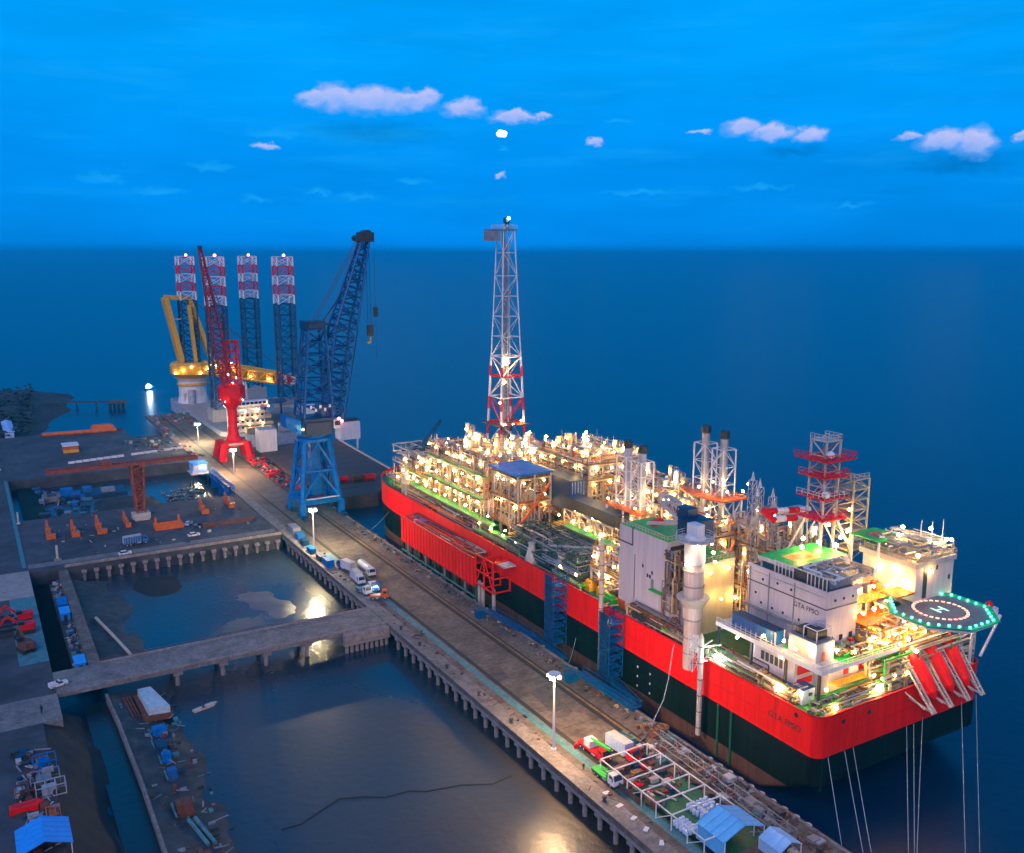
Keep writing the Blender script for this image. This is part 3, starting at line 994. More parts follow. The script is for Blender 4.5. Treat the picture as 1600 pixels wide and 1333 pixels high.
# --- blue crates and covered stores along the basin edge
rng = random.Random(21)
spots = [(-35.2, 232, 3, 7, 2.4, m_grey, "long grey store box at the far end of the row on the basin edge"),
         (-36.2, 222, 2.6, 5, 2.2, m_bluemid, "blue crate second from the far end of the basin-edge row"),
         (-37, 214, 2.2, 4.5, 2.0, m_bluedk, "dark blue crate beside the quay lamp post by the blue crane"),
         (-37.6, 204, 2.0, 5, 1.8, m_blue, "blue crate just beyond the lamp post foot on the basin edge"),
         (-37.4, 194, 2.2, 5, 1.8, m_bluedk, "dark blue crate halfway between lamp post and lorries"),
         (-37.2, 186.5, 2.6, 5, 2.4, m_blue, "blue crate nearest to the farthest white lorry")]
for x, y, w, d, h, mat, lab in spots:
    t = thing("store_crate", lab, "crate", (x, y, 6.03), "crates along the basin edge of the quay")
    obj("box", MB().box(x - w / 2, x + w / 2, y - d / 2, y + d / 2, 6.15, 6.03 + h), mat, t)
    obj("lid", MB().box(x - w / 2 - .1, x + w / 2 + .1, y - d / 2 - .1, y + d / 2 + .1, 6.03 + h, 6.15 + h), mat, t)
    for s in (-1, 1):
        obj("skid", MB().box(x - w / 2, x + w / 2, y + s * d / 3 - .15, y + s * d / 3 + .15, 6.03, 6.15), m_dark, t)

# --- bollards
bol = MB().lathe((0, 0, 0), [(.55, 0), (.45, .1), (.32, .25), (.32, .65), (.55, .8), (.5, 1.0), (.2, 1.05)], 10)
bme = make_mesh("mooring_bollard", bol, m_dark, smooth=True)
for x, lab, ys in ((-38.2, "black mooring bollard on the basin side of the near quay", (20, 57, 73, 91, 108, 121)), (-10.6, "black mooring bollard on the ship side kerb of the quay", (8, 34, 62, 90, 118, 146, 174, 202, 230))):
    for y in ys:
        tag(inst("mooring_bollard", bme, (x, y, 6.03)), lab, "bollard", "bollards on basin edge" if x < -20 else "bollards on ship side")


# --- tent frame, tents, drums
t = thing("tent_frame", "open white steel frame of a long tent with no cover on the near quay", "tent frame", (-26, 14, 6.03))
c00, c01 = (-33.0, 27.5), (-20.8, 30.5)
yl = [28.5 - 4.6 * k for k in range(8)]
for i, y in enumerate(yl):
    for x in (-33.0, -20.5):
        obj("post", MB().bar((x, y, 6.03), (x, y, 9.3), .18), m_white, t)
    obj("cross_beam", MB().bar((-33.1, y, 9.4), (-20.4, y, 9.4), .22), m_white, t)
for x in (-33.0, -26.7, -20.5):
    obj("long_beam", MB().bar((x, yl[0], 9.45), (x, yl[-1], 9.45), .2), m_white, t)
for k in range(0, 7, 2):
    obj("brace", MB().bar((-33, yl[k], 6.2), (-33, yl[k + 1], 9.3), .12), m_white, t)
obj("side_sheet", MB().box(-33.16, -33.10, yl[3], yl[0] - 1, 6.05, 7.6), m_bdeck, t)
obj("floor_sheet", MB().box(-32, -18, -6, 20, 6.034, 6.05), m_dkgreen, kind="structure")


def gable(x0, x1, y0, y1, z0, ze, zr, roof, label, name):
    t = thing(name, label, "tent", ((x0 + x1) / 2, (y0 + y1) / 2, z0))
    xm = (x0 + x1) / 2
    obj("roof_sheet", MB().add([(x0 - .3, y0, ze - .1), (xm, y0, zr), (x1 + .3, y0, ze - .1), (x0 - .3, y1, ze - .1), (xm, y1, zr), (x1 + .3, y1, ze - .1),
                                (x0 - .3, y0, ze - .22), (xm, y0, zr - .12), (x1 + .3, y0, ze - .22), (x0 - .3, y1, ze - .22), (xm, y1, zr - .12), (x1 + .3, y1, ze - .22)],
                               [(0, 1, 4, 3), (1, 2, 5, 4), (7, 6, 9, 10), (8, 7, 10, 11), (0, 3, 9, 6), (2, 8, 11, 5), (0, 6, 7, 1), (1, 7, 8, 2), (3, 4, 10, 9), (4, 5, 11, 10)]), roof, t)
    obj("wall_sheet", MB().box(x0 - .04, x0 + .04, y0 + .1, y1 - .1, z0, ze - .2), roof, t)
    obj("wall_sheet", MB().add([(x0, y1 - .05, z0), (x1, y1 - .05, z0), (x1, y1 - .05, ze - .2), (xm, y1 - .05, zr - .15), (x0, y1 - .05, ze - .2), (x0, y1 - .12, z0), (x1, y1 - .12, z0), (x1, y1 - .12, ze - .2), (xm, y1 - .12, zr - .15), (x0, y1 - .12, ze - .2)],
                               [(0, 1, 2, 3, 4), (9, 8, 7, 6, 5)]), roof, t)
    n = max(3, int((y1 - y0) / 1.8))
    for k in range(n + 1):
        y = y0 + .08 + (y1 - y0 - .16) * k / n
        obj("roof_rafter", MB().bar((x0 - .3, y, ze - .05), (xm, y, zr + .05), .09).bar((xm, y, zr + .05), (x1 + .3, y, ze - .05), .09), roof, t)
    for x in (x0, x1):
        for y in (y0, y1):
            obj("post", MB().bar((x, y, z0), (x, y, ze - .15), .16), m_white, t)
    return t


gable(-30.3, -20.5, -6.2, 1.2, 6.03, 9.6, 11.4, M("tent_blue_sheet", (0.10, 0.42, 0.75), 0.6, var=0.12), "large light blue gabled tent at the near end of the quay", "blue_tent")
gable(-22.5, -17.5, -12.5, -7.0, 6.03, 8.6, 9.8, M("tent_pale_sheet", (0.32, 0.55, 0.80), 0.6, var=0.12), "small pale blue tent beyond the large blue one at the quay's near end", "small_tent")
drum = make_mesh("white_drum", MB().lathe((0, 0, 0), [(.29, 0), (.31, .03), (.31, .3), (.33, .32), (.31, .34), (.31, .6), (.33, .62), (.31, .64), (.31, .86), (.29, .9)], 10), M("white_drum_plastic", (0.55, 0.66, 0.85), 0.4, var=0.12), smooth=True)
rng = random.Random(5)
k = 0
for i in range(7):
    for j in range(6):
        x, y = -25.5 + i * .82 + rng.uniform(-.15, .15), 9.2 - j * .95 + rng.uniform(-.2, .2)
        tag(inst("white_drum", drum, (x, y, 6.06), rot=(0, 0, rng.random()), scale=(1.15, 1.15, 1.2)), "white plastic drum in the loose crowd of drums inside the tent frame", "drum", "drums inside the tent frame")
for i in range(4):
    for j in range(5):
        x, y = -33.6 + i * .78 + rng.uniform(-.1, .1), 6.5 - j * .95 + rng.uniform(-.1, .1)
        tag(inst("white_drum", drum, (x + 2.2, y, 6.06), scale=(1.15, 1.15, 1.2)), "white plastic drum in the packed block beside the large blue tent", "drum", "drums beside the blue tent")
pal = make_mesh("white_board", MB().box(-.75, .75, -.45, .45, 0, .18), m_white)
for k, (x, y) in enumerate(((-36.2, 22), (-36.6, 17.0), (-36.8, 12.2), (-36.9, 8.2), (-37.0, 3.4))):
    tag(inst("white_board", pal, (x, y, 6.05), rot=(0, 0, .2 * k)), "small white board lying in the line along the quay edge by the tent frame", "board", "white boards lying along the quay edge")


# --- people on the quay
def person(x, y, rotz, label, walk=0.25):
    """One continuous body grown along a skeleton, plus head with face, hair and clothes."""
    t = thing("person", label, "person", (0, 0, 0))
    me = bpy.data.meshes.new("body")
    V = [(0, 0, .95), (0, 0, 1.15), (0, 0, 1.40), (0, 0, 1.50), (0, .19, 1.40), (.05, .25, 1.12), (.16, .24, .88), (.19, .24, .80), (0, -.19, 1.40), (-.03, -.25, 1.12), (.03, -.26, .88), (.05, -.26, .80),
         (0, .1, .90), (walk, .1, .50), (walk * .9, .1, .08), (walk * .9 + .16, .1, .04), (0, -.1, .90), (-walk * .5, -.1, .48), (-walk * 1.3, -.1, .10), (-walk * 1.3 + .15, -.1, .04)]
    E = [(0, 1), (1, 2), (2, 3), (2, 4), (4, 5), (5, 6), (6, 7), (2, 8), (8, 9), (9, 10), (10, 11), (0, 12), (12, 13), (13, 14), (14, 15), (0, 16), (16, 17), (17, 18), (18, 19)]
    R = [.13, .13, .14, .055, .075, .05, .038, .042, .075, .05, .038, .042, .09, .065, .045, .05, .09, .065, .045, .05]
    me.from_pydata(V, E, [])
    o = bpy.data.objects.new("body", me)
    COL.objects.link(o)
    o.parent = t
    me.materials.append(m_cloth)
    md = o.modifiers.new("skin", "SKIN")
    for i, r in enumerate(R):
        me.skin_vertices[0].data[i].radius = (r, r)
        me.skin_vertices[0].data[i].use_root = i == 0
    o.modifiers.new("smooth", "SUBSURF").levels = 1
    hd = local("head", MB().lathe((0.02, 0, 1.5), [(.05, 0), (.075, .05), (.1, .12), (.1, .18), (.07, .25), (.02, .28)], 10).box(.1, .14, -.015, .015, 1.60, 1.65), m_skin, t)
    local("helmet", MB().lathe((0.02, 0, 1.68), [(.14, 0), (.12, .02), (.11, .07), (.06, .12), (.01, .13)], 10), m_yellow, t)
    t.location = (x, y, 6.04)
    t.rotation_euler = (0, 0, rotz)


person(-36.4, 122.5, -1.2, "worker in dark overall and yellow helmet walking near the corner of the crossing")
person(-34.6, 114.5, 1.8, "worker in dark overall walking along the teal strip below the crossing corner")
person(-35.3, 31.5, 1.5, "worker in dark clothes standing beside the green lorry", .05)

# --- orange launch trolleys on the cross yard
def trolley(x, y, L, s, label, box=True):
    t = thing("launch_trolley", label, "trolley", (x, y, 5.95), "orange trolleys on the cross yard")
    c, sn = math.cos(.10), math.sin(.10)
    mb = MB()
    mb.box(x - .9 * s, x - .5 * s, y - L / 2, y + L / 2, 5.95, 6.9)
    mb.box(x + .5 * s, x + .9 * s, y - L / 2, y + L / 2, 5.95, 6.9)
    for k in range(4):
        yy = y - L / 2 + .4 + k * (L - .8) / 3
        mb.box(x - .9 * s, x + .9 * s, yy - .3, yy + .3, 6.3, 6.8)
    obj("base_frame", mb, m_orange, t)
    obj("front_block", MB().box(x - 1.3 * s, x + 1.9 * s, y - L / 2 - .8, y - L / 2 + 1.6, 5.95, 7.7), m_orange, t)
    obj("middle_block", MB().box(x - 1.2 * s, x + .9 * s, y - 1.4, y + 1.2, 6.9, 8.6), m_orange, t)
    obj("upright", MB().bar((x - .2, y + L / 2 - .4, 6), (x - .2, y + L / 2 - .4, 10.4), 1.0 * s), m_orange, t)
    obj("strut", MB().bar((x - .1, y + L / 2 - .4, 10.0), (x + .1, y - L / 2 + 1, 7.4), .5), m_orange, t)
    if box:
        obj("side_block", MB().box(x + .9 * s, x + 2.2 * s, y - L / 2 + 1.7, y - L / 2 + 3.4, 5.95, 7.2), m_orange, t)


for x, y, L, s, lab, b in ((-119.5, 277, 12, 1.0, "orange launch trolley farthest along the row towards the dark pond", True), (-110.8, 274.5, 10, .9, "second orange launch trolley in the row from the dark pond", True),
                           (-101.5, 275, 13, 1.1, "bulky orange launch trolley with wide front block, third in the row", True), (-91.0, 278, 11, .6, "slim orange launch trolley next to the gantry foot", False),
                           (-59.8, 281, 8, .9, "squat orange launch trolley by itself at the basin corner", True), (-47.8, 286, 10, .7, "orange launch trolley closest to the quay road", True)):
    trolley(x, y, L, s, lab, b)
t = thing("orange_trough", "long orange steel trough lying beside the gantry crane foot", "trough", (-77, 263.5, 5.95))
for y in (261.2, 265.8):
    obj("side_plate", MB().box(-82.5, -71.5, y - .15, y + .15, 5.95, 7.9), m_orange, t)
obj("bottom_plate", MB().box(-82.5, -71.5, 261.3, 265.7, 6.1, 6.3), m_orange, t)
for x in (-81.5, -72.5):
    obj("upright", MB().box(x - .4, x + .4, 265.9, 266.7, 5.95, 10.2), m_orange, t)
t = thing("steel_beam_stack", "dark red steel beams lying in a row beside the yard lane", "beams", (-58, 258, 5.95))
for k in range(4):
    obj("beam", MB().box(-65, -46 + k, 255.5 + k * 1.5, 256.3 + k * 1.5, 5.95, 6.6), m_rust, t)
t = thing("white_post", "lone white post at the corner of the cross yard and the dam wall", "post", (-119.4, 242, 5.95))
obj("shaft", MB().cyl((-119.4, 242, 5.95), (-119.4, 242, 11.5), .45, .4, 8), m_offwhite, t)
obj("foot", MB().box(-120.6, -118.2, 241, 243, 5.95, 6.6), m_concl, t)
for (x, y, lab) in ((-131.8, 412, "thin pale post at the edge of the far yard beside the shore path"), (-129, 300, "thin pale post on the shore path beside the dark pond")):
    tag(obj("marker_post", MB().cyl((x, y, 6), (x, y, 11), .3, n=6).box(x - .7, x + .7, y - .7, y + .7, 6, 6.5), m_offwhite), lab, "post")

# --- orange gantry crane over the upper basin
t = thing("gantry_crane", "rusty orange gantry crane with one leg and a long girder over the upper basin", "crane", (-84.5, 279, 5.95))
mb = MB()
for dy in (-1.6, 1.6):
    mb.box(-118, -60, 285 + dy - .45, 285 + dy + .45, 28.6, 29.9)
obj("girder", mb, M("gantry_paint", (0.30, 0.065, 0.03), 0.65, var=0.45), t)
m_gan = bpy.data.materials["gantry_paint"]
for k in range(20):
    x = -117 + k * 2.96
    inst("girder_tie", unit_box(m_gan), (x, 285, 28.6), t, scale=(.4, 2.4, 1.0))
obj("walkway_rail", rail(MB(), [(-118, 282.7, 30.2), (-60, 282.7, 30.2)], 1.2, 3.2, .08), m_gan, t, kind="stuff")
mb = MB()
obj("leg", MB().lattice((-84.5, 282, 9.0), (-84.5, 285, 28.4), 3.0, 4.8, 7, .42, .20, mi=0), m_gan, t)
obj("leg_plate", MB().box(-85.6, -83.4, 284.3, 284.9, 9.2, 28.2), m_gan, t)
obj("bogie", MB().box(-88, -81, 279.6, 284.4, 6.6, 9.0).box(-87.4, -81.6, 278.6, 279.6, 6.2, 7.6), m_offwhite, t)
obj("trolley", MB().box(-98, -94, 282.6, 287.4, 30.2, 31.6), m_gan, t)

# --- control house on stilts with a blue conveyor
t = thing("control_house", "small blue and white control house on stilts over the corner of the upper basin", "building", (-46, 353, .5))
obj("wall", MB().box(-49.5, -42.5, 349, 357, 7.2, 11.6), m_palebl, t)
obj("roof", MB().box(-49.9, -42.1, 348.6, 357.4, 11.6, 12.0), m_bluebr, t)
for x in (-48.2, -46, -43.8):
    obj("window", MB().box(x - .7, x + .7, 348.9, 348.99, 8.8, 10.8), m_white, t)
obj("platform", MB().box(-50.5, -41.5, 347.6, 358, 6.7, 7.2), m_offwhite, t)
for x in (-49.5, -42.5):
    for y in (348.6, 357):
        obj("stilt", MB().cyl((x, y, .0), (x, y, 6.7), .35, n=8), m_dark, t)
lamp(t, -45, 348.3, 10.9, e_cool, .22, "lamp")
t = thing("conveyor", "dark blue conveyor bridge running down from the control house along the basin", "conveyor", (-41.5, 330, 6))
obj("truss", MB().lattice((-41.8, 346, 8.2), (-40.6, 309, 7.2), 2.6, 2.6, 12, .2, .12), m_blue, t)
obj("belt", MB().box(-42.4, -40.4, 309, 346, 7.9, 8.2), m_bluedk, t)
for y in (340, 326, 312):
    obj("support", MB().box(-43, -40.2, y - .3, y + .3, 1, 7.0), m_blue, t)
t = thing("float_pontoon", "dark teal work pontoon lying in the upper basin under the girder", "pontoon", (-96, 358, .5))
obj("hull", MB().box(-112, -80, 352, 366, .3, 1.9), m_bluedk, t)
for x, y, w, h, mt in ((-106, 358, 5, 3.2, m_blue), (-97, 360, 4, 2.4, m_bluemid), (-88, 357, 6, 1.6, m_grey)):
    obj("deck_house", MB().box(x - w / 2, x + w / 2, y - 2.5, y + 2.5, 1.9, 1.9 + h), mt, t)
t = thing("sunken_barge", "pale mud covered barge beached at the corner of the upper basin", "barge", (-113, 358, .6))
obj("hull", MB().prism([(-117, 352), (-110, 351), (-108.6, 355), (-109.5, 360), (-116.5, 361)], .6, 3.0), m_concl, t)
obj("hatch", MB().box(-114.5, -111, 354, 358, 3.0, 3.5), m_concd, t)

# --- far yard: shed, block rows, orange pipeline, hut
t = thing("yard_shed", "small white roofed shed with orange walls alone on the far yard", "shed", (-96, 445, 5.95))
obj("wall", MB().box(-99.5, -92, 440.5, 449, 5.95, 9.6), m_orange, t)
obj("roof", MB().prism([(-99.9, 440), (-91.6, 440), (-91.6, 449.5), (-99.9, 449.5)], 9.6, 10.3), m_white, t)
obj("lower_sheet", MB().box(-99.7, -91.8, 440.35, 440.5, 5.95, 7.6), m_yellow, t)
blk = make_mesh("concrete_block", MB().box(-1.6, 1.6, -.6, .6, 0, 1.1), m_white)
for k in range(17):
    x = -98.5 + k * 3.55
    if k in (8, 13):
        continue
    tag(inst("concrete_block", blk, (x, 411 + k * .62, 5.92)), "white concrete block in the long row behind the gantry girder", "block", "row of white blocks on the far yard")
t = thing("dredge_pipeline", "orange floating pipeline lying along the far edge of the yard", "pipeline", (-86, 497, 5.9))
for k in range(9):
    x = -106 + k * 4.6
    obj("pipe_section", MB().cyl((x, 500 - k * .4, 6.9), (x + 4.4, 499.6 - k * .4, 6.9), 1.25, n=10), m_orange, t)
obj("pump_house", MB().box(-79, -66, 496.5, 500.5, 6, 9.8).prism([(-78, 497), (-67.5, 497), (-67.5, 500), (-78, 500)], 9.8, 10.6), m_orange, t)
t = thing("shore_hut", "long pale blue hut at the foot of the wooded headland", "hut", (-122.3, 530, 5.9))
obj("wall", MB().box(-125.4, -120.6, 506, 550, 5.8, 8.8), m_palebl, t)
for k in range(5):
    y = 507 + k * 8.6
    obj("roof_panel", MB().add([(-126, y, 9.0), (-120, y, 9.0), (-120, y + 8.3, 9.0), (-126, y + 8.3, 9.0), (-123, y, 10.2), (-123, y + 8.3, 10.2)], [(0, 4, 5, 3), (4, 1, 2, 5), (0, 1, 4), (3, 5, 2)]), m_palebl, t)
t = thing("jetty", "thin dark jetty reaching from the headland towards a piled dolphin", "jetty", (-66, 636, 0))
obj("walkway", MB().bar((-92, 648, 5.4), (-50, 627, 5.4), 1.2), m_dark, t)
for f in (.15, .45, .75):
    x, y = -92 + 42 * f, 648 - 21 * f
    obj("pile", MB().cyl((x, y, -3), (x, y, 5), .6, n=6), m_dark, t)
t = thing("dolphin", "dark mooring dolphin on piles standing in the sea at the jetty end", "dolphin", (-47, 622, 0))
obj("cap", MB().box(-53, -41, 619, 627, 4.6, 6.4), m_conc, t)
for x in (-52, -49, -46, -43):
    for y in (620.3, 625.6):
        obj("pile", MB().cyl((x, y, -3), (x, y, 4.6), .7, n=6), m_dark, t)
t = thing("work_boat", "small boat with one brilliant light alone on the sea beyond the dolphin", "boat", (-10, 715, 0))
obj("hull", MB().prism([(-13, 713), (-8.5, 712.6), (-6, 714.6), (-8.5, 716.6), (-13, 716.4)], -.3, 1.4), m_bluedk, t)
obj("cabin", MB().box(-12.2, -9.2, 713.4, 715.8, 1.4, 3.4), m_white, t)
lamp(t, -10, 713.0, 4.2, e_cool, 1.1, "lamp")
lamp(t, -8.2, 713.0, 3.4, e_cool, .7, "lamp")

# --- near left corner: excavators, huts, tents
def excavator(x, y, rotz, label, mat):
    t = thing("excavator", label, "excavator", (0, 0, 0), "red machines on the teal apron")
    for s in (-1, 1):
        tr = local("track", MB().prism([(-1.9, s * 1.1 - .3), (1.9, s * 1.1 - .3), (1.9, s * 1.1 + .3), (-1.9, s * 1.1 + .3)], 0, .9), m_rubber, t)
    local("house", MB().prism([(-2.2, -1.35), (1.2, -1.35), (1.2, 1.35), (-1.8, 1.35), (-2.2, .8)], 1.0, 2.4), mat, t)
    local("cab", MB().box(.2, 1.5, .3, 1.35, 2.4, 3.2), m_glass, t)
    local("boom", MB().bar((1.0, -.2, 2.2), (3.6, -.2, 4.6), .5), mat, t)
    local("arm", MB().bar((3.6, -.2, 4.6), (5.6, -.2, 2.2), .4), mat, t)
    local("bucket", MB().prism([(5.1, -.7), (6.0, -.7), (6.0, .3), (5.1, .3)], 1.3, 2.3), m_dark, t)
    t.location = (x, y, 6.06)
    t.rotation_euler = (0, 0, rotz)
    t.scale = (1.25, 1.25, 1.25)


excavator(-133.6, 184, PI, "red excavator farthest along the teal apron", m_redsteel)
excavator(-133.5, 174.5, PI, "red excavator with its arm over the apron, between the other two red machines", m_redsteel)
excavator(-134.2, 160, 1.9, "brown excavator with dark tracks nearest to the crossing", m_rust)
for k in range(5):
    x = -140 + .0 * k
    y = 190 - k * 4.2
    tag(obj("barrier_bar", MB().box(-140.2, -135.8, y - .15, y + .15, 6.06, 6.9), m_dark), "dark bar of the row of parallel bars beside the red excavators", "bar", "parallel bars on the teal apron")
for (x, y, w, d, h, z, mt, lab) in ((-121.9, 199, 2.6, 7, 2.6, 2.6, m_blue, "teal blue hut upper one on the low walkway beside the dam wall"), (-121.9, 190.5, 2.6, 6, 2.4, 2.6, m_bluebr, "bright blue hut below the teal one on the low walkway"),
                                    (-121.9, 149, 2.6, 6, 2.4, 2.6, m_bluebr, "bright blue hut at the corner just above the crossing")):
    t = thing("site_hut", lab, "hut", (x, y, z))
    obj("wall", MB().box(x - w / 2, x + w / 2, y - d / 2, y + d / 2, z, z + h), mt, t)
    obj("roof", MB().box(x - w / 2 - .2, x + w / 2 + .2, y - d / 2 - .2, y + d / 2 + .2, z + h, z + h + .2), mt, t)
    obj("door", MB().box(x - .5, x + .5, y - d / 2 - .05, y - d / 2 - .003, z, z + 1.9), m_dark, t)
gable(-141.2, -132.6, 56, 65, 6.0, 8.6, 10.2, m_bluebr, "bright blue tent roof at the storage ground below the red boat", "blue_shelter")
t = thing("red_boat", "bright red inflatable boat lying on the storage ground", "boat", (-138.5, 76, 6.0))
obj("tube", MB().prism([(-142, 74.9), (-137, 74.6), (-135.8, 75.9), (-137, 77.2), (-142, 77)], 6.1, 7.3), m_red, t)
obj("floor", MB().box(-141.5, -137.2, 75.4, 76.5, 7.3, 7.34), m_redsteel, t)
for (x, y, w, d, h, mt, nm, lab) in ((-134.6, 91.5, 4.4, 4, 2.2, m_blue, "machine_skid", "blue machine skid at the top of the storage ground heap"), (-135, 84.5, 5.5, 4.5, 2.0, m_grey, "pipe_cradle", "grey pipe cradle in the middle of the storage ground"),
                                     (-134.3, 79.8, 5.5, 3, 2.4, m_mgrey, "steel_cage", "pale steel cage rack next to the red boat"), (-134.6, 70.3, 2.4, 3.6, 1.6, m_orange, "orange_winch", "orange winch between the red boat and the blue tent"),
                                     (-138.8, 82, 3.6, 3.4, 1.6, m_rust, "rusty_bin", "rusty bin beside the steel cage on the storage ground")):
    t = thing(nm, lab, "machine" if "skid" in nm or "winch" in nm else "rack", (x, y, 6.0))
    mb = MB()
    for k in range(4):
        xx = x - w / 2 + k * w / 3
        mb.bar((xx, y - d / 2, 6), (xx, y - d / 2, 6 + h), .16).bar((xx, y + d / 2, 6), (xx, y + d / 2, 6 + h), .16).bar((xx, y - d / 2, 6 + h), (xx, y + d / 2, 6 + h), .16)
    for zz in (6.2, 6 + h):
        for yy in (y - d / 2, y + d / 2):
            mb.bar((x - w / 2, yy, zz), (x + w / 2, yy, zz), .16)
    obj("frame", mb, mt, t)
    obj("core", MB().box(x - w * .3, x + w * .2, y - d * .3, y + d * .3, 6.0, 6 + h * .8), mt, t)
    obj("drum", MB().cyl((x + w * .15, y - d * .4, 6.7), (x + w * .15, y + d * .4, 6.7), .6, n=10), m_dark, t)

# mud bank machines
t = thing("white_barge", "small white roofed barge beached under the near side of the crossing", "barge", (-107.6, 117, 1.5))
obj("hull", MB().prism([(-111.5, 110.5), (-105.2, 109.6), (-104.4, 112), (-107.4, 124.5), (-112, 124.5)], 1.2, 2.6), m_rust, t)
obj("deck_roof", MB().prism([(-110.4, 111.0), (-105.4, 110.2), (-107.8, 123.5), (-111.0, 123.5)], 2.6, 4.4), M("pale_teal_roof", (0.40, 0.52, 0.56), 0.6, var=0.3, scale=0.6), t)
for k in range(3):
    obj("slipway_beam", MB().bar((-113.0 - k * .7, 124, 2.6), (-112.2 - k * .7, 113, 2.0), .4), m_rust, t)
for (x, y, w, d, h, mt, nm, lab) in ((-109.8, 102, 4, 4, 2.0, m_blue, "dredge_pump", "blue dredge pump on the mud bank just below the white barge"), (-110.5, 94.8, 3, 6, 1.6, m_bluedk, "pump_frame", "dark blue pump frame between the dredge pump and the blue box"),
                                     (-110.5, 88.8, 2.6, 3, 2.0, m_blue, "blue_box", "blue equipment box on the mud bank, upper of two"), (-110.6, 81.6, 2.4, 3, 1.8, m_bluemid, "lower_box", "blue equipment box on the mud bank, lower of two"),
                                     (-111, 67, 4, 4.5, 2.2, m_rust, "rusty_hull", "rusty wreck block on the mud bank above the pair of pipes"), (-111.5, 47, 4, 4, 2.2, m_rust, "wreck_block", "rusty wreck block at the lower end of the mud bank")):
    t = thing(nm, lab, "wreck" if mt is m_rust else "pump", (x, y, 1.6))
    obj("base", MB().box(x - w / 2, x + w / 2, y - d / 2, y + d / 2, 1.2, 2.0), mt, t)
    obj("body", MB().box(x - w * .34, x + w * .42, y - d * .4, y + d * .2, 2.0, 1.8 + h), mt, t)
    obj("side_pipe", MB().cyl((x - w * .45, y - d * .6, 2.3), (x - w * .45, y + d * .6, 2.3), .25, n=8).cyl((x, y + d * .3, 2.0), (x, y + d * .3, 1.5 + h), .3, n=8), m_teal, t)
t = thing("pipe_pair", "pair of long teal pipes lying on the mud bank", "pipes", (-110.2, 58, 1.9))
for k in range(2):
    obj("pipe", MB().cyl((-111 + k * 1.3, 62, 2.4), (-109.3 + k * 1.3, 52, 2.2), .4, n=8), m_teal, t)
t = thing("skiff", "small pale skiff afloat on the still basin near the white barge", "boat", (-96, 112, .4))
obj("hull", MB().prism([(-99.5, 110.9), (-94.4, 112.3), (-93.4, 113.6), (-94.8, 113.9), (-99.9, 112)], .2, .9), m_offwhite, t)
obj("seat", MB().box(-97.4, -96.8, 111.6, 113, .9, 1.0), m_rust, t)
t = thing("long_pipe", "pale pipe lying alone on the mud bank beyond the crossing", "pipe", (-110, 165, 2))
obj("pipe_run", MB().path([(-113.6, 186, 2.4), (-110.5, 166, 2.4), (-108.4, 152, 2.2)], .45, 8), m_offwhite, t)
# ================================================================== CRANES AND VESSELS BEYOND
# --- blue portal crane
t = thing("portal_crane", "huge dark blue portal crane with steep lattice jib straddling the quay rails", "crane", (-18, 256, 6.03))
feet = [(-26.5, 247.5), (-9.8, 247.5), (-9.8, 264), (-26.5, 264)]
tops = [(-23.2, 251), (-12.8, 251), (-12.8, 261), (-23.2, 261)]
for (a, b), (c, d) in zip(feet, tops):
    obj("leg", MB().bar((a, b, 10.5), (c, d, 37.5), 1.5).bar((a, b, 6.6), (a, b, 13), 2.2), m_blue, t)
for i in range(4):
    a, b = feet[i], feet[(i + 1) % 4]
    c, d = tops[i], tops[(i + 1) % 4]
    lerp = lambda p, q, f: (p[0] + (q[0] - p[0]) * f, p[1] + (q[1] - p[1]) * f)
    z1, z2 = 13.5, 24.0
    p1, p2 = lerp(a, c, .12), lerp(b, d, .12)
    m1, m2 = lerp(a, c, .55), lerp(b, d, .55)
    obj("sill_beam", MB().bar((*p1, 13.0), (*p2, 13.0), 2.4 if i != 1 and i != 3 else 1.6), m_blue, t)
    obj("waist_beam", MB().bar((*m1, 25.2), (*m2, 25.2), .8), m_blue, t)
    obj("brace", MB().bar((*p1, 14), (*lerp(m1, m2, .5), 25), .8).bar((*p2, 14), (*lerp(m1, m2, .5), 25), .8), m_blue, t)
    obj("brace", MB().bar((*m1, 25.4), (*lerp(c, d, .5), 37), .8).bar((*m2, 25.4), (*lerp(c, d, .5), 37), .8), m_blue, t)
obj("stair_tower", MB().bar((-18, 256, 14), (-18, 256, 38), 4.0), m_blue, t)
obj("sill_walkway", MB().box(-25, -11, 245.6, 246.6, 14.3, 14.6), m_white, t)
for x in (-26.5, -9.8):
    obj("bogie", MB().box(x - .9, x + .9, 243, 252, 6.1, 7.6).box(x - .9, x + .9, 259.5, 268.5, 6.1, 7.6), m_bluedk, t)
obj("slew_ring", MB().lathe((-18, 256, 37.5), [(7.2, 0), (7.2, 1.2), (6.0, 1.6), (6.0, 3.0)], 18), m_blue, t)
obj("machinery_house", MB().box(-24, -11.8, 249, 262, 40.5, 47.5).box(-23.4, -12.4, 248.2, 249, 41, 46), m_bluedk, t)
obj("counterweight", MB().add([(-30.5, 252, 44.0), (-24.2, 252, 40.5), (-24.2, 260, 40.5), (-30.5, 260, 44.0), (-30.5, 252, 49.2), (-24.2, 252, 46.8), (-24.2, 260, 46.8), (-30.5, 260, 49.2)],
                              [(0, 1, 5, 4), (1, 2, 6, 5), (2, 3, 7, 6), (3, 0, 4, 7), (4, 5, 6, 7), (3, 2, 1, 0)]), m_blue, t)
obj("operator_cab", MB().box(-11.4, -8.6, 248, 251, 43.0, 46.4), m_white, t)
obj("cab_window", MB().box(-11.2, -8.8, 247.9, 247.98, 44.2, 46.0), m_glass, t)
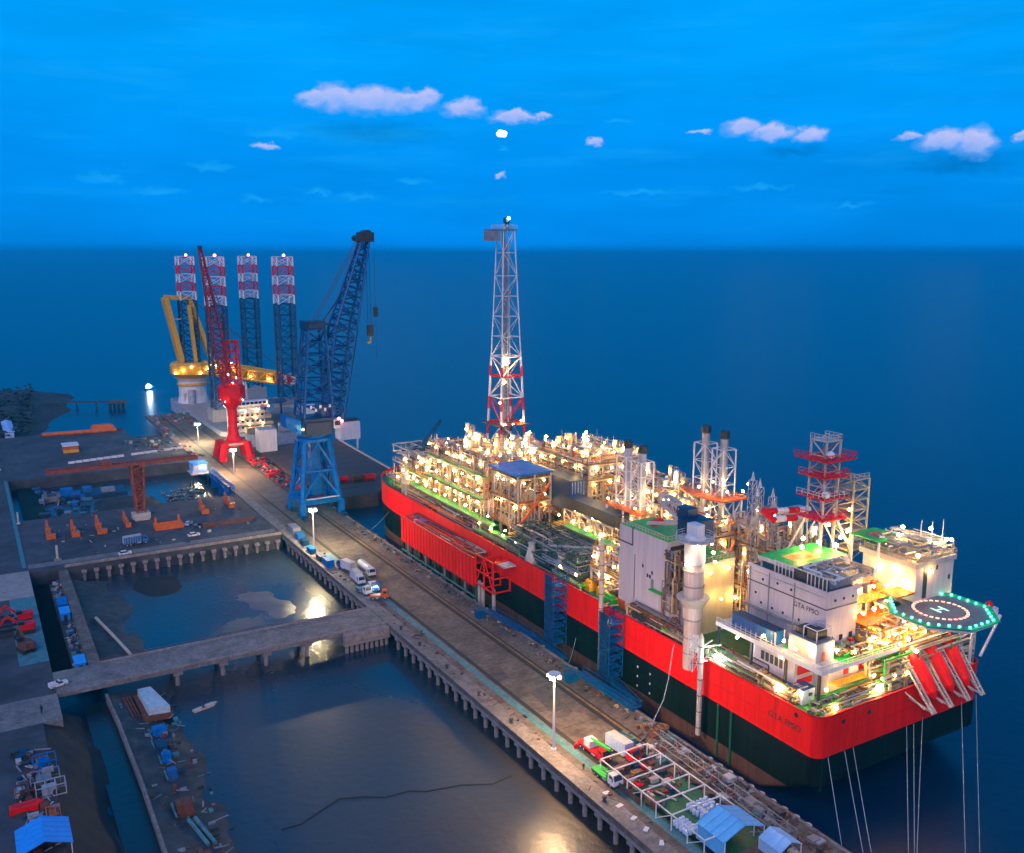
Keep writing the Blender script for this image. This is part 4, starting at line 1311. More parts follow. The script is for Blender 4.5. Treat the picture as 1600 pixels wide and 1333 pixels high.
for k in range(5):
    obj("white_panel", MB().box(-21.5 + k * 2.0, -20.6 + k * 2.0, 248.05, 248.17, 52.0 - (k % 2) * 1.4, 53.3 - (k % 2) * 1.4), m_white, t)
m_bd2 = M("dark_blue_lattice", (0.001, 0.075, 0.24), 0.5, var=0.4)  # darker blue of the crane's jib, A-frame and stays
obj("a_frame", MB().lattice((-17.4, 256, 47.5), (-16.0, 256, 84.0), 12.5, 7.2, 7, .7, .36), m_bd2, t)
obj("mast_head", MB().box(-20.3, -11.9, 253, 261, 84, 87.4).box(-19.4, -13, 252, 253, 84.6, 86.4), m_bluedk, t)
jib = MB().lattice((-9.6, 256, 46), (-3.4, 256, 84), 7.5, 9.2, 10, .6, .3, up=(0, 1, 0)).lattice((-3.4, 256, 84), (7.6, 256, 121), 9.2, 3.2, 11, .55, .28, up=(0, 1, 0))
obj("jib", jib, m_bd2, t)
obj("jib_head", MB().box(4.6, 11.0, 253.8, 258.2, 119.5, 123.4).cyl((8, 253, 122.5), (8, 259, 122.5), 1.9, n=12).cyl((4, 253.4, 121), (4, 258.6, 121), 1.3, n=12), m_dark, t)
for dy in (-2.2, 0, 2.2):
    obj("stay_rope", MB().cyl((-16, 256 + dy, 87), (5.5, 256 + dy, 122), .13, n=4), m_bluedk, t)
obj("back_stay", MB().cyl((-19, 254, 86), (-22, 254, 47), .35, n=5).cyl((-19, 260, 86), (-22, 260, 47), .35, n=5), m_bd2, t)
obj("jib_tie", MB().bar((-12, 256, 86), (-3, 256, 85), .8).bar((-12, 256, 87), (3.5, 256, 107), .5), m_bluedk, t)
for dx in (-1.1, .3):
    obj("hoist_rope", MB().cyl((9.0 + dx, 256, 121), (9.0 + dx, 256, 84), .10, n=4), m_bluedk, t)
hb = obj("hook_block", MB().box(7.6, 10.2, 255.2, 256.8, 80.2, 84.6).cyl((8.9, 255, 81), (8.9, 257, 81), 1.2, n=10), m_dark, t)
obj("hook", MB().path([(8.9, 256, 80), (8.9, 256, 77.6), (8.2, 256, 76.8), (7.7, 256, 77.5)], .35, 6), m_yellow, hb)
obj("auxiliary_hook", MB().cyl((11.6, 256, 121), (11.6, 256, 92), .09, n=4).box(10.8, 12.4, 255.4, 256.6, 88, 92.4).cyl((11.6, 256, 88), (11.6, 256, 70), .07, n=4), m_dark, t)
obj("hydraulic_housing", MB().box(-15.6, -9.6, 252, 260, 47.5, 52), m_bd2, t)
lamp(t, -24.3, 250, 43.3, e_white, .3, "lamp")
lamp(t, -8.6, 250, 46.4, e_red, .75, "warning_light")

# --- red portal crane
t = thing("red_crane", "bright red portal crane with lattice jib raised far to the upper end of the quay", "crane", (-21.5, 380, 6.03))
ft = [(-29, 373), (-14, 373), (-14, 388), (-29, 388)]
for a, b in ft:
    obj("leg", MB().bar((a, b, 6.2), (-21.5 + (a + 21.5) * .78, 380.5 + (b - 380.5) * .8, 15.5), 3.0), m_redsteel, t)
for a in (-28.6, -14.4):
    obj("sill", MB().box(a - 1.2, a + 1.2, 371.5, 389.5, 6.2, 8.4), m_redsteel, t)
obj("portal_frame", MB().box(-27.6, -15.4, 374.5, 386.5, 13.6, 16.0), m_redsteel, t)
obj("portal_sign", MB().box(-26, -17, 374.3, 374.45, 14.2, 15.2), m_offwhite, t)
obj("pedestal", MB().lathe((-21.2, 380.5, 16), [(4.6, 0), (3.0, 3), (2.5, 8), (2.5, 17), (4.6, 20)], 14), m_redsteel, t)
obj("slew_house", MB().lathe((-21, 380.5, 36), [(4.6, 0), (7.2, 3), (7.2, 9), (5.6, 10.5)], 8), m_redsteel, t)
obj("tower_lattice", MB().lattice((-20.5, 381, 46), (-19.8, 381, 68.5), 8.2, 6.0, 5, .45, .24), m_redsteel, t)
obj("tower_head", MB().box(-23.2, -16.4, 378.2, 384, 68.3, 69.6), m_redsteel, t)
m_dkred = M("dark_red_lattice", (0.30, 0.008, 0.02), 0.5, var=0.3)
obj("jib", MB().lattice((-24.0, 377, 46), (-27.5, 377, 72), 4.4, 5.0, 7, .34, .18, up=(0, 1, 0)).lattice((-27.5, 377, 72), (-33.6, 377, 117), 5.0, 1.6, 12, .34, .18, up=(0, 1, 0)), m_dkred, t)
obj("jib_head", MB().box(-34.6, -32.6, 376, 378, 116, 118.5), m_dark, t)
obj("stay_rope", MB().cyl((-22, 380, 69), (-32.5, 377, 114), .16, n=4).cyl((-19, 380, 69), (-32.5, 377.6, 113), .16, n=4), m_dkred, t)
for x, z in ((-26, 38), (-17, 38.4), (-21, 47.4), (-23, 52), (-19, 50), (-21, 58)):
    lamp(t, x, 374.0 if z < 46 else 377, z, e_white, .24, "lamp")

# --- submersible deck barge with white corner towers
t = thing("deck_barge", "wide brown flat deck barge with a white tower at each far corner", "barge", (18, 335, 0))
obj("hull", MB().prism([(-6, 272), (17, 272), (40, 305), (44, 398), (-6, 398)], -1, 6.2), m_bdeck, t)
obj("kerb", MB().bar((40, 306, 6.5), (44, 397, 6.5), .8), m_offwhite, t)
obj("kerb", MB().bar((17.5, 272.5, 6.5), (39.6, 304.5, 6.5), .6), m_rust, t)
for k in range(9):
    inst("deck_plate", unit_box(m_bdeck), (17, 280 + k * 12.6, 6.2), t, scale=(42 if k > 1 else 26, 11.8, .10))
for x, y, w, d, h in ((-5.6, 386, 9.5, 9, 12.5), (44.5, 396, 12.5, 9, 10.5)):
    obj("corner_tower", MB().box(x, x + w, y, y + d, 6.2, 6.2 + h), m_white, t)
    obj("tower_rail", rail(MB(), [(x, y, 6.2 + h), (x + w, y, 6.2 + h), (x + w, y + d, 6.2 + h)], 1.3, 2, .09), m_dark, t, kind="stuff")
obj("tower_gear", MB().box(49, 56, 398, 403, 16.7, 18.4).box(46, 48, 398, 400, 16.7, 19.5), m_dark, t)
obj("tower_leg", MB().cyl((46, 396.5, 0), (46, 396.5, 6.4), .7, n=8).cyl((55.5, 397, 0), (55.5, 397, 6.4), .7, n=8), m_white, t)
lamp(t, 45.4, 395.2, 18.0, e_red, .9, "warning_light")
obj("antenna", MB().cyl((47, 397, 16.7), (47, 397, 24), .2, n=5), m_white, t)
for i, (x, y, mt, lab) in enumerate(((9.5, 298, m_redsteel, "red winch block first along the near part of the brown barge"), (16.5, 297, m_rust, "rusty winch block in the middle of the three on the brown barge"), (22.5, 296, m_redsteel, "red winch block nearest the sea edge of the brown barge"))):
    q = thing("winch", lab, "winch", (x, y, 6.3))
    obj("drum", MB().cyl((x - 2, y, 8.0), (x + 2, y, 8.0), 1.5, n=12), mt, q)
    for s in (-1, 1):
        obj("cheek", MB().box(x + s * 2.3 - .2, x + s * 2.3 + .2, y - 1.9, y + 1.9, 6.3, 9.4), mt, q)
    obj("bed", MB().box(x - 2.8, x + 2.8, y - 2.2, y + 2.2, 6.25, 6.6), m_dark, q)

# --- jack-up vessel with four legs and a yellow crane
t = thing("jackup_vessel", "white jack-up crane vessel with four tall red and white banded lattice legs", "ship", (18, 520, 0))
hullp = [(-13, 446), (-6, 434), (10, 430), (30, 432), (46, 440), (52, 455), (52, 596), (-13, 600)]
obj("hull", MB().prism(hullp, -1, 8.5), m_mgrey, t)
obj("deck", MB().prism([(x * .985 + .3, y * .998 + 1) for x, y in hullp], 8.5, 8.9), m_grey, t)
obj("bulwark", MB().prism([(18, 429.5), (31, 431.5), (47, 439.5), (46, 441), (30, 433.4), (18, 431.4)], 8.5, 13.8), m_offwhite, t)
for x, y in ((-2, 573), (42, 573), (-2, 487), (42, 487)):
    lg = obj("leg", MB().lattice((x, y, 9), (x, y, 82), 10.4, 10.4, 10, .75, .24, cross=True), m_bluedk, t)
    for k in range(5):
        z = 82 + k * 6.1
        obj("leg_band", MB().lattice((x, y, z), (x, y, z + 6.0), 10.4, 10.4, 1, .6 if k % 2 else .7, .2 if k % 2 else .26, cross=True), m_white if k % 2 == 0 else m_redsteel, lg)
    lamp(lg, x + 1, y, 113.4, e_red, .9, "warning_light")
    obj("jack_house", MB().box(x - 7.5, x + 7.5, y - 7.5, y + 7.5, 8.9, 16.5), m_offwhite, t)
obj("crane_pedestal", MB().lathe((-2, 573, 8.9), [(10.8, 0), (9.6, 5), (9.6, 15.5), (11.5, 18)], 18), m_white, t)
obj("pedestal_recess", MB().cyl((-5, 562.9, 8.5), (-5, 562.9, 19), 2.6, n=12).box(-7.6, -2.4, 562.6, 563.6, 9, 17), m_mgrey, t)
obj("pedestal_ring", MB().lathe((-2, 573, 21.3), [(9.9, 0), (10.6, .5), (10.6, 1.6), (9.9, 2)], 18), m_yellow, t)
slew = obj("slew_house", MB().lathe((-2, 573, 27.0), [(11, 0), (14.6, 3), (14.8, 9), (13.2, 11)], 12), m_yellow, t)
for a in range(7):
    an = -2.6 + a * .42
    lamp(slew, -2 + 15 * math.cos(an), 573 + 15 * math.sin(an), 31 + (a % 3) * 2.4, e_warm, .5, "lamp")
for s in (-4, 4):
    obj("a_frame_leg", MB().bar((-8.4, 573 + s, 37), (-17.2, 573 + s, 84), 3.4), m_yellow, t)
    obj("a_frame_leg", MB().bar((12.4, 573 + s, 38), (-1.0, 573 + s, 83), 2.6), m_yellow, t)
obj("a_frame_head", MB().bar((-17.6, 573, 84.4), (-.6, 573, 83), 3.0), m_yellow, t)
obj("a_frame_tie", MB().bar((-14.4, 569, 69), (-6.0, 569, 69), .8), m_offwhite, t)
obj("a_frame_mast", MB().bar((0, 566, 38), (-2.5, 566, 79), 2.4), m_yellow, t)
b0, b1 = Vector((6, 553, 35.5)), Vector((40, 501, 31.6))
obj("boom", MB().lattice(b0, b1, 8.0, 6.2, 8, 1.1, .6).bar(b0.lerp(b1, .05), b0.lerp(b1, .95), 4.2), m_yellow, t)
tip = b0.lerp(b1, 1.26)
obj("boom_tip", MB().lattice(b1, tip, 6.2, 3.5, 5, .8, .55), m_redsteel, t)
obj("boom_tip_band", MB().lattice(b1.lerp(tip, .3), b1.lerp(tip, .55), 6.0, 5.2, 1, .95, .7).lattice(b1.lerp(tip, .78), tip, 4.4, 3.7, 1, .95, .7), m_white, t)
for f in (.15, .4, .65, .9):
    p = b0.lerp(b1, f)
    lamp(t, p.x - 3, p.y - 3.5, p.z + (2.5 if f < .5 else -1), e_warm, .42, "lamp")
obj("stay_rope", MB().cyl((-2, 573, 84), tip, .2, n=4).cyl((-1, 570, 84), tip + Vector((0, 1, 0)), .2, n=4), m_dark, t)
for zz in (12.9, 16.5, 20.1, 23.4):
    obj("balcony", MB().box(-8.2, 13.2, 435.4, 437, zz, zz + .25), m_offwhite, t)
    obj("balcony_rail", rail(MB(), [(-8.2, 435.5, zz + .25), (13.2, 435.5, zz + .25)], 1.1, 2.2, .08), m_cream, t, kind="stuff")
obj("liferaft_rack", MB().box(13, 17, 437, 452, 12, 14).box(13, 16, 438, 444, 16, 18), m_cream, t)
obj("signal_mast", MB().lattice((3, 446, 27), (3, 446, 38), 2.2, 1.2, 5, .16, .1), m_white, t)
acc = obj("deckhouse", MB().box(-7, 12, 437, 454, 8.9, 21).box(-5, 10, 439, 452, 21, 24.5).box(-9.5, 14.5, 438.4, 444, 24.5, 27.2), m_white, t)
obj("forward_platform", MB().box(-1, 16, 430.5, 437, 8.9, 12.2), m_cream, t)
for zz in (11, 14.6, 18.2):
    for k in range(6):
        obj("window", MB().box(-5.4 + k * 3, -4.0 + k * 3, 436.85, 436.98, zz, zz + 1.3), m_glass, acc)
for k in range(9):
    obj("bridge_window", MB().box(-8.6 + k * 2.5, -6.8 + k * 2.5, 438.25, 438.38, 25.2, 26.6), m_glass, acc)
for x, z in ((-6, 13.4), (-2, 17), (2, 13.4), (6, 17), (10, 13.4), (0, 21.6), (7, 22), (-9.4, 24), (14, 23.8), (4, 10)):
    lamp(acc, x, 435.6, z, e_warm if z < 20 else e_white, .38, "lamp")
obj("wing_stripe", MB().box(-10, -5, 438.0, 438.2, 23.6, 24.4).box(10, 15, 438, 438.2, 23.6, 24.4), m_redsteel, acc)
obj("helicopter_deck", MB().prism([(20 + 8.5 * math.cos(a * PI / 4 + .39), 447 + 8.5 * math.sin(a * PI / 4 + .39)) for a in range(8)], 24.4, 25.1), m_bluedk, t)
for x in (15, 25):
    obj("deck_strut", MB().cyl((x, 447, 8.9), (x, 447, 24.4), .6, n=6), m_bluedk, t)
obj("cargo_block", MB().box(20, 40, 455, 480, 8.9, 15), m_grey, t)
obj("stern_house", MB().box(40, 49, 440, 452, 8.9, 20), m_white, t)
obj("jack_collar", MB().box(33, 51, 479, 495, 16.5, 19.5), m_grey, t)
# ================================================================== THE PRODUCTION SHIP
DK = 21.5
ship = thing("production_ship", "huge black and red production ship with lit pipework, towers and a helideck at the quay", "ship", (27, 120, 0))


def outline(z, n_bow=26):
    """Hull plan at height z, from the stern port corner round the bow and back."""
    y0 = 0 if z >= 7.3 else (7.3 - z) * 1.9
    L, W, R = 252 - max(0, 13.5 - z) * 0.35, 54.0, 2.4
    pts = []
    for k in range(6):
        a = PI * 1.5 - k * PI / 10
        pts.append((R + R * math.cos(a), R + R * math.sin(a)))
    yb = 206
    for k in range(n_bow + 1):
        a = PI - PI * k / n_bow
        ca, sa = math.cos(a), math.sin(a)
        ex = 0.78
        pts.append((27 + 27 * math.copysign(abs(ca) ** ex, ca), yb + (L - yb) * abs(sa) ** ex))
    for k in range(6):
        a = -k * PI / 10
        pts.append((W - R + R * math.cos(a), R + R * math.sin(a)))
    return [(x, y + y0 * max(0, 1 - y / 70)) for x, y in pts]


def loft(levels, cap_top=False):
    mb = MB()
    n = None
    for z in levels:
        o = outline(z)
        n = len(o)
        mb.v.extend((x, y, z) for x, y in o)
    for k in range(len(levels) - 1):
        for i in range(n):
            j = (i + 1) % n
            mb.f.append((k * n + i, k * n + j, (k + 1) * n + j, (k + 1) * n + i))
            mb.m.append(0)
    if cap_top:
        mb.f.append(tuple(range((len(levels) - 1) * n, len(levels) * n)))
        mb.m.append(0)
    for i, f in enumerate(mb.f):
        mb.f[i] = tuple(reversed(f)) if len(f) == 4 else f
    return mb


obj("hull", loft([4.2, 7.3, 10.4, 13.5]), m_hull, ship)
obj("antifouling_band", loft([-2, 1, 4.2]), m_foul, ship)
obj("red_hull_band", loft([13.5, 17.5, 22.5]), m_red, ship)
o = [(27 + (x - 27) * .995, 120 + (y - 120) * .999) for x, y in outline(22.5)]
cap_rail = MB()
for (a, b), (c, d) in zip(outline(22.5), outline(22.5)[1:] + outline(22.5)[:1]):
    cap_rail.bar((a, b, 22.55), (c, d, 22.55), .35)
obj("cap_rail", cap_rail, m_redsteel, ship)
obj("main_deck", MB().prism(list(reversed(o)) if False else o, 21.0, DK), m_dkgreen, ship)
obj("inner_bulwark", MB().box(0.15, .35, 10, 205, DK, 22.45), m_redsteel, ship)
# draught marks and name on the red corner
lm = text_mesh("lettering", "GTA FPSO", 2.0, m_dark, .03)
inst("lettering", lm, (-0.06, 8.8, 18.2), ship, rot=(PI / 2, 0, -PI / 2))
for x in (7.5, 15.5):
    inst("fairlead", make_mesh("fairlead", MB().cyl((0, -.05, 0), (0, .1, 0), .55, n=10), m_rubber), (x, -0.02, 20.2), ship)
inst("fairlead", make_mesh("fairlead", MB().cyl((-.05, 0, 0), (.1, 0, 0), .55, n=10), m_rubber), (-0.02, 5.8, 21.0), ship)
dot = make_mesh("draught_mark", MB().box(-.03, .03, -.22, .22, 0, .5), m_white)
for y in (0,):
    pass
for k in range(6):
    inst("draught_mark", dot, (-.04, 58 - (k % 2) * 5, 5.2 + (k // 2) * 2.6), ship)
for y in range(12, 204, 12):
    inst("hull_seam", unit_box(m_hull), (-.02, y, 4.2), ship, scale=(.05, .12, 9.2))
    inst("hull_seam", unit_box(m_redsteel), (-.02, y + 4, 13.6), ship, scale=(.05, .10, 8.8))
for z, mt in ((17.6, m_redsteel), (8.6, m_hull)):
    inst("strake_line", unit_box(mt), (-.02, 104, z), ship, scale=(.05, 196, .10))
    inst("strake_line", unit_box(mt), (27, -.02, z), ship, scale=(47, .05, .10))
for x in (12, 24, 36, 48):
    inst("hull_seam", unit_box(m_redsteel), (x, -.02, 13.6), ship, scale=(.10, .05, 8.8))

PM = [m_modsteel, m_silver, m_cream, m_white, m_orange, m_dark, m_yellow, m_brown, m_grey]
PW = [7, 4, 6, 2.6, 2.4, 3, 1.2, 4, 3]


def pipework(mb, x0, x1, y0, y1, z0, z1, n, rg, rmin=.10, rmax=.32, mats=PM, wts=PW):
    for _ in range(n):
        r = rg.uniform(rmin, rmax)
        p = [rg.uniform(x0, x1), rg.uniform(y0, y1), rg.uniform(z0, z1)]
        mi = rg.choices(range(len(mats)), wts[:len(mats)])[0]
        ax = rg.choice((0, 1, 1, 2))
        pts = [tuple(p)]
        for s in range(rg.randint(1, 4)):
            lo, hi = ((x0, x1), (y0, y1), (z0, z1))[ax]
            p[ax] = max(lo, min(hi, p[ax] + rg.choice((-1, 1)) * rg.uniform(.2, .75) * (hi - lo)))
            pts.append(tuple(p))
            ax = rg.choice([a for a in (0, 1, 2) if a != ax])
        mb.path(pts, r, 5, mi)
    return mb


LAMPS = []


def frame_module(x0, x1, y0, y1, zs, seed, steel=m_modsteel, bx=6.5, by=6.5, dens=1.0, deckmats=(m_brown,), top=True, lamps=1.0, tint=None, name="process_module", open_top=1.0):
    rg = random.Random(seed)
    tall = zs[-1]
    nx, ny = max(1, round((x1 - x0) / bx)), max(1, round((y1 - y0) / by))
    xs = [x0 + (x1 - x0) * i / nx for i in range(nx + 1)]
    ys = [y0 + (y1 - y0) * i / ny for i in range(ny + 1)]
    fb = MB()
    for z in zs[1:]:
        for x in (xs[0], xs[-1]):
            fb.box(x - .22, x + .22, y0, y1, z - .7, z - .12)
        for y in (ys[0], ys[-1]):
            fb.box(x0, x1, y - .22, y + .22, z - .72, z - .14)
    for za, zb in zip(zs, zs[1:]):
        for i in range(ny):
            if rg.random() < .6:
                a, b = (ys[i], ys[i + 1]) if rg.random() < .5 else (ys[i + 1], ys[i])
                fb.bar((x0, a, za), (x0, b, zb - .4), .26)
        for i in range(nx):
            if rg.random() < .6:
                a, b = (xs[i], xs[i + 1]) if rg.random() < .5 else (xs[i + 1], xs[i])
                fb.bar((a, y0, za), (b, y0, zb - .4), .26)
    part = obj(name, fb, steel, ship)
    for x in xs:
        for y in ys:
            if x in (xs[0], xs[-1]) or y in (ys[0], ys[-1]):
                inst("column", unit_box(steel), (x, y, DK), part, scale=(.5, .5, tall - DK))
    for k, z in enumerate(zs):
        last = k == len(zs) - 1
        if k > 0 or zs[0] > DK + 1:
            inst("deck", unit_box(deckmats[k % len(deckmats)]), ((x0 + x1) / 2, (y0 + y1) / 2, z - .12), part, scale=(x1 - x0 + .9, y1 - y0 + .9, .24))
            obj("handrail", rail(MB(), [(x1, y0 - .35, z), (x0 - .35, y0 - .35, z), (x0 - .35, y1, z)], 1.2, 2.2, .06), m_yellow if rg.random() < .4 else steel, part, kind="stuff")
        h = (zs[k + 1] - z - 1.0) if not last else 4.5 * open_top
        if last and not top:
            continue
        area = (x1 - x0) * (y1 - y0)
        mb = MB()
        # dense along the port and stern faces, looser inside
        pipework(mb, x0 + .2, min(x1, x0 + 4.5), y0 + .3, y1 - .3, z + .3, z + h, int(area * .10 * dens) + 6, rg)
        pipework(mb, x0 + .3, x1 - .3, y0 + .2, min(y1, y0 + 4.5), z + .3, z + h, int(area * .07 * dens) + 6, rg)
        pipework(mb, x0 + .5, x1 - .5, y0 + .5, y1 - .5, z + .3, z + h * (1 if not last else .8), int(area * .10 * dens) + 4, rg)
        for _ in range(int((x1 - x0 + y1 - y0) * 1.1)):
            port = rg.random() < .62
            x, y = (x0 + rg.uniform(-.2, 1.6), rg.uniform(y0, y1)) if port else (rg.uniform(x0, x1), y0 + rg.uniform(-.2, 1.6))
            za = z + rg.uniform(0, h * .4)
            mb.cyl((x, y, za), (x, y, za + rg.uniform(.4, 1.0) * (h + .8)), rg.uniform(.09, .3), n=5, mi=rg.choices(range(len(PM)), PW)[0])
            if rg.random() < .25:
                mb.bar((x, y, za), (x, y + rg.uniform(-3, 3), za + h), .2, rg.choice((0, 3, 4)))
        obj("pipework", mb, PM, part, kind="stuff")
        for _ in range(int(area / 34 * dens) + 1):
            m = rg.choice((m_silver, m_white, m_cream, m_silver, m_offwhite, m_mgrey))
            r = rg.uniform(.7, 1.5)
            x, y = rg.uniform(x0 + 1.5, x1 - 1.5), rg.uniform(y0 + 1.5, y1 - 1.5)
            kind = rg.random()
            if kind < .4:
                Lh = min(rg.uniform(3, 7), y1 - y0 - 2)
                zc = z + r + rg.uniform(.4, max(.5, h - 2 * r))
                inst("vessel", unit_cyl(m, 12), (x, max(y0 + .5, min(y, y1 - Lh)), zc), part, rot=(-PI / 2, 0, 0), scale=(r, r, Lh))
            elif kind < .75:
                inst("tank", unit_cyl(m, 12), (x, y, z), part, scale=(r, r, h * rg.uniform(.6, 1.0)))
            else:
                inst("equipment_box", unit_box(rg.choice((m_mgrey, m_cream, m_white, m_grey))), (x, y, z), part, scale=(rg.uniform(1.5, 3.5), rg.uniform(1.5, 4), h * rg.uniform(.4, .8)))
        if last:
            for _ in range(int(area / 75) + 1):
                x, y = rg.uniform(x0 + 1, x1 - 1), rg.uniform(y0 + 1, y1 - 1)
                r, hh = rg.uniform(.6, 1.3), rg.uniform(4.5, 8.5) * open_top
                tw = inst("tower_vessel", unit_cyl(rg.choice((m_silver, m_white, m_cream)), 12), (x, y, z), part, scale=(r, r, hh))
                lat = MB().lattice((x + 2, y, z), (x + 2, y, z + hh * .9), 1.6, 1.6, 4, .1, .07)
                obj("access_tower", lat, steel, part)
                LAMPS.append((x - r - .4, y - r - .3, z + hh * .8, rg.random()))
            for _ in range(int(area / 30)):
                x, y = rg.uniform(x0 + .5, x1 - .5), rg.uniform(y0 + .5, y1 - .5)
                inst("vent_stack", unit_cyl(rg.choice((m_silver, m_white, m_grey)), 6), (x, y, z), part, scale=(.18, .18, rg.uniform(3, 6.5)))
        # floodlights under each deck edge on the port and stern faces, plus some on top
        if lamps:
            ly = max(2, int((y1 - y0) / 7.5 * lamps))
            lx = max(1, int((x1 - x0) / 7.5 * lamps))
            zl = z + (h + .2 if not last else rg.uniform(3.4, 5.4))
            for i in range(ly):
                y = y0 + (i + rg.uniform(.2, .8)) * (y1 - y0) / ly
                LAMPS.append((x0 - .55, y, zl - rg.uniform(.2, 1.2), rg.random()))
                if last or rg.random() < .5:
                    LAMPS.append((rg.uniform(x0 + 2, x1 - 2), y, zl + (.6 if last else -.8), rg.random()))
            for i in range(lx):
                x = x0 + (i + rg.uniform(.2, .8)) * (x1 - x0) / lx
                LAMPS.append((x, y0 - .55, zl - rg.uniform(.2, 1.2), rg.random()))
    return part


BR = (m_brown, m_brown)
# far, tall process modules
frame_module(6, 24, 150, 194, [25.6, 32.6, 40.4], 101, deckmats=(m_brown, m_brown, m_green), dens=1.5, lamps=1.25, open_top=1.25)
frame_module(8, 20, 131, 148, [26.5, 35.5, 43.5], 102, steel=m_modsteel, deckmats=(m_brown,), dens=1.6, top=False, lamps=1.5)
frame_module(27, 50, 150, 190, [27, 34, 40], 103, open_top=.9, dens=1.2, deckmats=(m_brown, m_brown, m_brown))
frame_module(27, 50, 119, 148, [27, 35.4, 43.2, 48.2], 104, dens=1.5, lamps=1.4, open_top=.75)
frame_module(9, 44, 198, 226, [24.5, 28.5], 105, dens=.9, lamps=1.0, steel=m_mgrey, deckmats=(m_green,))
# middle modules
frame_module(33, 51, 88, 116, [26, 33, 40], 106, dens=1.3, lamps=1.3, open_top=1.3)
frame_module(19.5, 31, 86, 118, [26, 32.2], 107, dens=1.4, lamps=1.2, deckmats=(m_brown, m_brown), open_top=.6)
frame_module(22, 33, 60, 84, [26, 34, 40], 108, dens=1.3)
frame_module(36, 51, 42, 72, [26, 37.6], 109, dens=.75, lamps=0, open_top=.9)
frame_module(5, 16, 66, 86, [24.5, 28.6], 110, dens=1.0, steel=m_offwhite, deckmats=(m_brown,), open_top=1.3, lamps=1.3)
frame_module(21, 33, 34, 56, [26, 33], 111, dens=.7, lamps=0, steel=m_grey)

# blue roof over the orange module, yellow base and diagonal braces
p = obj("module_roof", MB().box(6.6, 20.6, 130, 148.6, 44.6, 45.2), m_blue, ship)
for x in (7.4, 13.8, 20):
    inst("roof_post", unit_box(m_offwhite), (x, 130.4, 35), p, scale=(.4, .4, 9.6))
obj("roof_brace", MB().bar((7, 130.2, 27), (19.5, 130.2, 41), .7).bar((20, 130.2, 33), (8, 130.2, 36), .5), m_orange, p)
obj("yellow_gallery", MB().box(4, 24, 128.2, 130.2, 26.3, 26.7).box(20, 26, 120, 129, 27.8, 28.2), m_yellow, ship)
obj("yellow_gallery_rail", rail(MB(), [(4, 128.2, 26.7), (24, 128.2, 26.7)], 1.3, 1.6, .08), m_yellow, ship, kind="stuff")
# long green walkways on the port side
for x0, x1, y0, y1, z in ((2.6, 5.8, 140, 208, 26.4), (4.2, 6.0, 150, 194, 32.9), (2.2, 5.0, 128, 142, 24.6), (1.0, 3.4, 86, 100, 23.0), (15.0, 18.6, 92, 117, 30.9), (1.4, 3.6, 120, 150, 23.2)):
    w = obj("green_walkway", MB().box(x0, x1, y0, y1, z - .25, z), m_green, ship)
    obj("walkway_edge", MB().box(x0 - .12, x0 - .004, y0, y1, z - .6, z + .15), m_brown, w)
    obj("walkway_rail", rail(MB(), [(x0, y0, z), (x0, y1, z)], 1.1, 2.2, .06), m_offwhite, w, kind="stuff")
    for k in range(int((y1 - y0) / 8) + 1):
        inst("support", unit_box(m_offwhite), (x0 + .4, y0 + k * 8, DK), w, scale=(.35, .35, z - .25 - DK))
        LAMPS.append((x0 + .8, y0 + k * 8 + 3, z + 2.6, .3 + .4 * ((k * 7) % 3) / 3))
# dark ducts
d = obj("air_duct", MB().box(20.5, 26, 119.5, 134, 33.5, 43.4).box(20.2, 26.2, 119.2, 134.3, 43.4, 43.9), m_bluedk, ship)
for k in range(5):
    inst("duct_rib", unit_box(m_palebl), (21 + k * 1.1, 119.35, 33.6), d, scale=(.16, .2, 9.7))
d = obj("cable_duct", MB().box(18.4, 23.4, 93, 119, 35.6, 39.0), m_dark, ship)
obj("duct_roof", MB().box(18.0, 23.8, 92.6, 119.2, 39.0, 39.4), m_bluedk, d)
mb = MB()
for k in range(7):
    y = 93.5 + k * 4.2
    mb.bar((17.6, y, 31), (17.6, y, 35.6), .28)
    if k < 6:
        mb.bar((17.6, y, 31.4), (17.6, y + 4.2, 35.2), .2)
mb.bar((17.6, 93, 35.4), (17.6, 119, 35.4), .3).bar((17.6, 93, 33.2), (17.6, 119, 33.2), .2)
obj("duct_truss", mb, m_offwhite, d)

# low dark piping deck on the port side with two pale cone vents
rg = random.Random(77)
DP = [m_dark, m_grey, m_dkgreen, m_silver]
obj("deck_piping", pipework(MB(), 3, 18, 90, 128, 22, 30.0, 260, random.Random(88), .07, .2, DP, [4, 4, 5, 2.5]), DP, ship, kind="stuff")
for yy in (94, 101, 108, 115, 122):
    obj("pipe_rack", MB().bar((4, yy, 27.4), (17.5, yy, 27.4), .3).bar((4, yy, DK), (4, yy, 27.4), .3).bar((4, yy, 24.4), (17.5, yy, 24.4), .25), m_grey, ship)
obj("deck_piping", pipework(MB(), 2, 15, 88, 128, 22, 26.0, 230, rg, .1, .3, DP, [6, 4, 5, 1.5]), DP, ship, kind="stuff")
obj("deck_piping", pipework(MB(), 1.5, 6, 150, 205, 22, 25.2, 170, rg, .1, .26, [m_rust, m_cream, m_orange, m_offwhite], [4, 4, 2, 4]), [m_rust, m_cream, m_orange, m_offwhite], ship, kind="stuff")
for x, y in ((2.6, 114), (4.8, 101)):
    v = obj("cone_vent", MB().lathe((x, y, DK), [(2.5, 0), (1.0, 5.2), (1.0, 6.2)], 14), m_offwhite, ship)
    obj("vent_lid", MB().lathe((x, y, DK + 6.2), [(1.2, 0), (1.2, .3)], 14), m_mgrey, v)
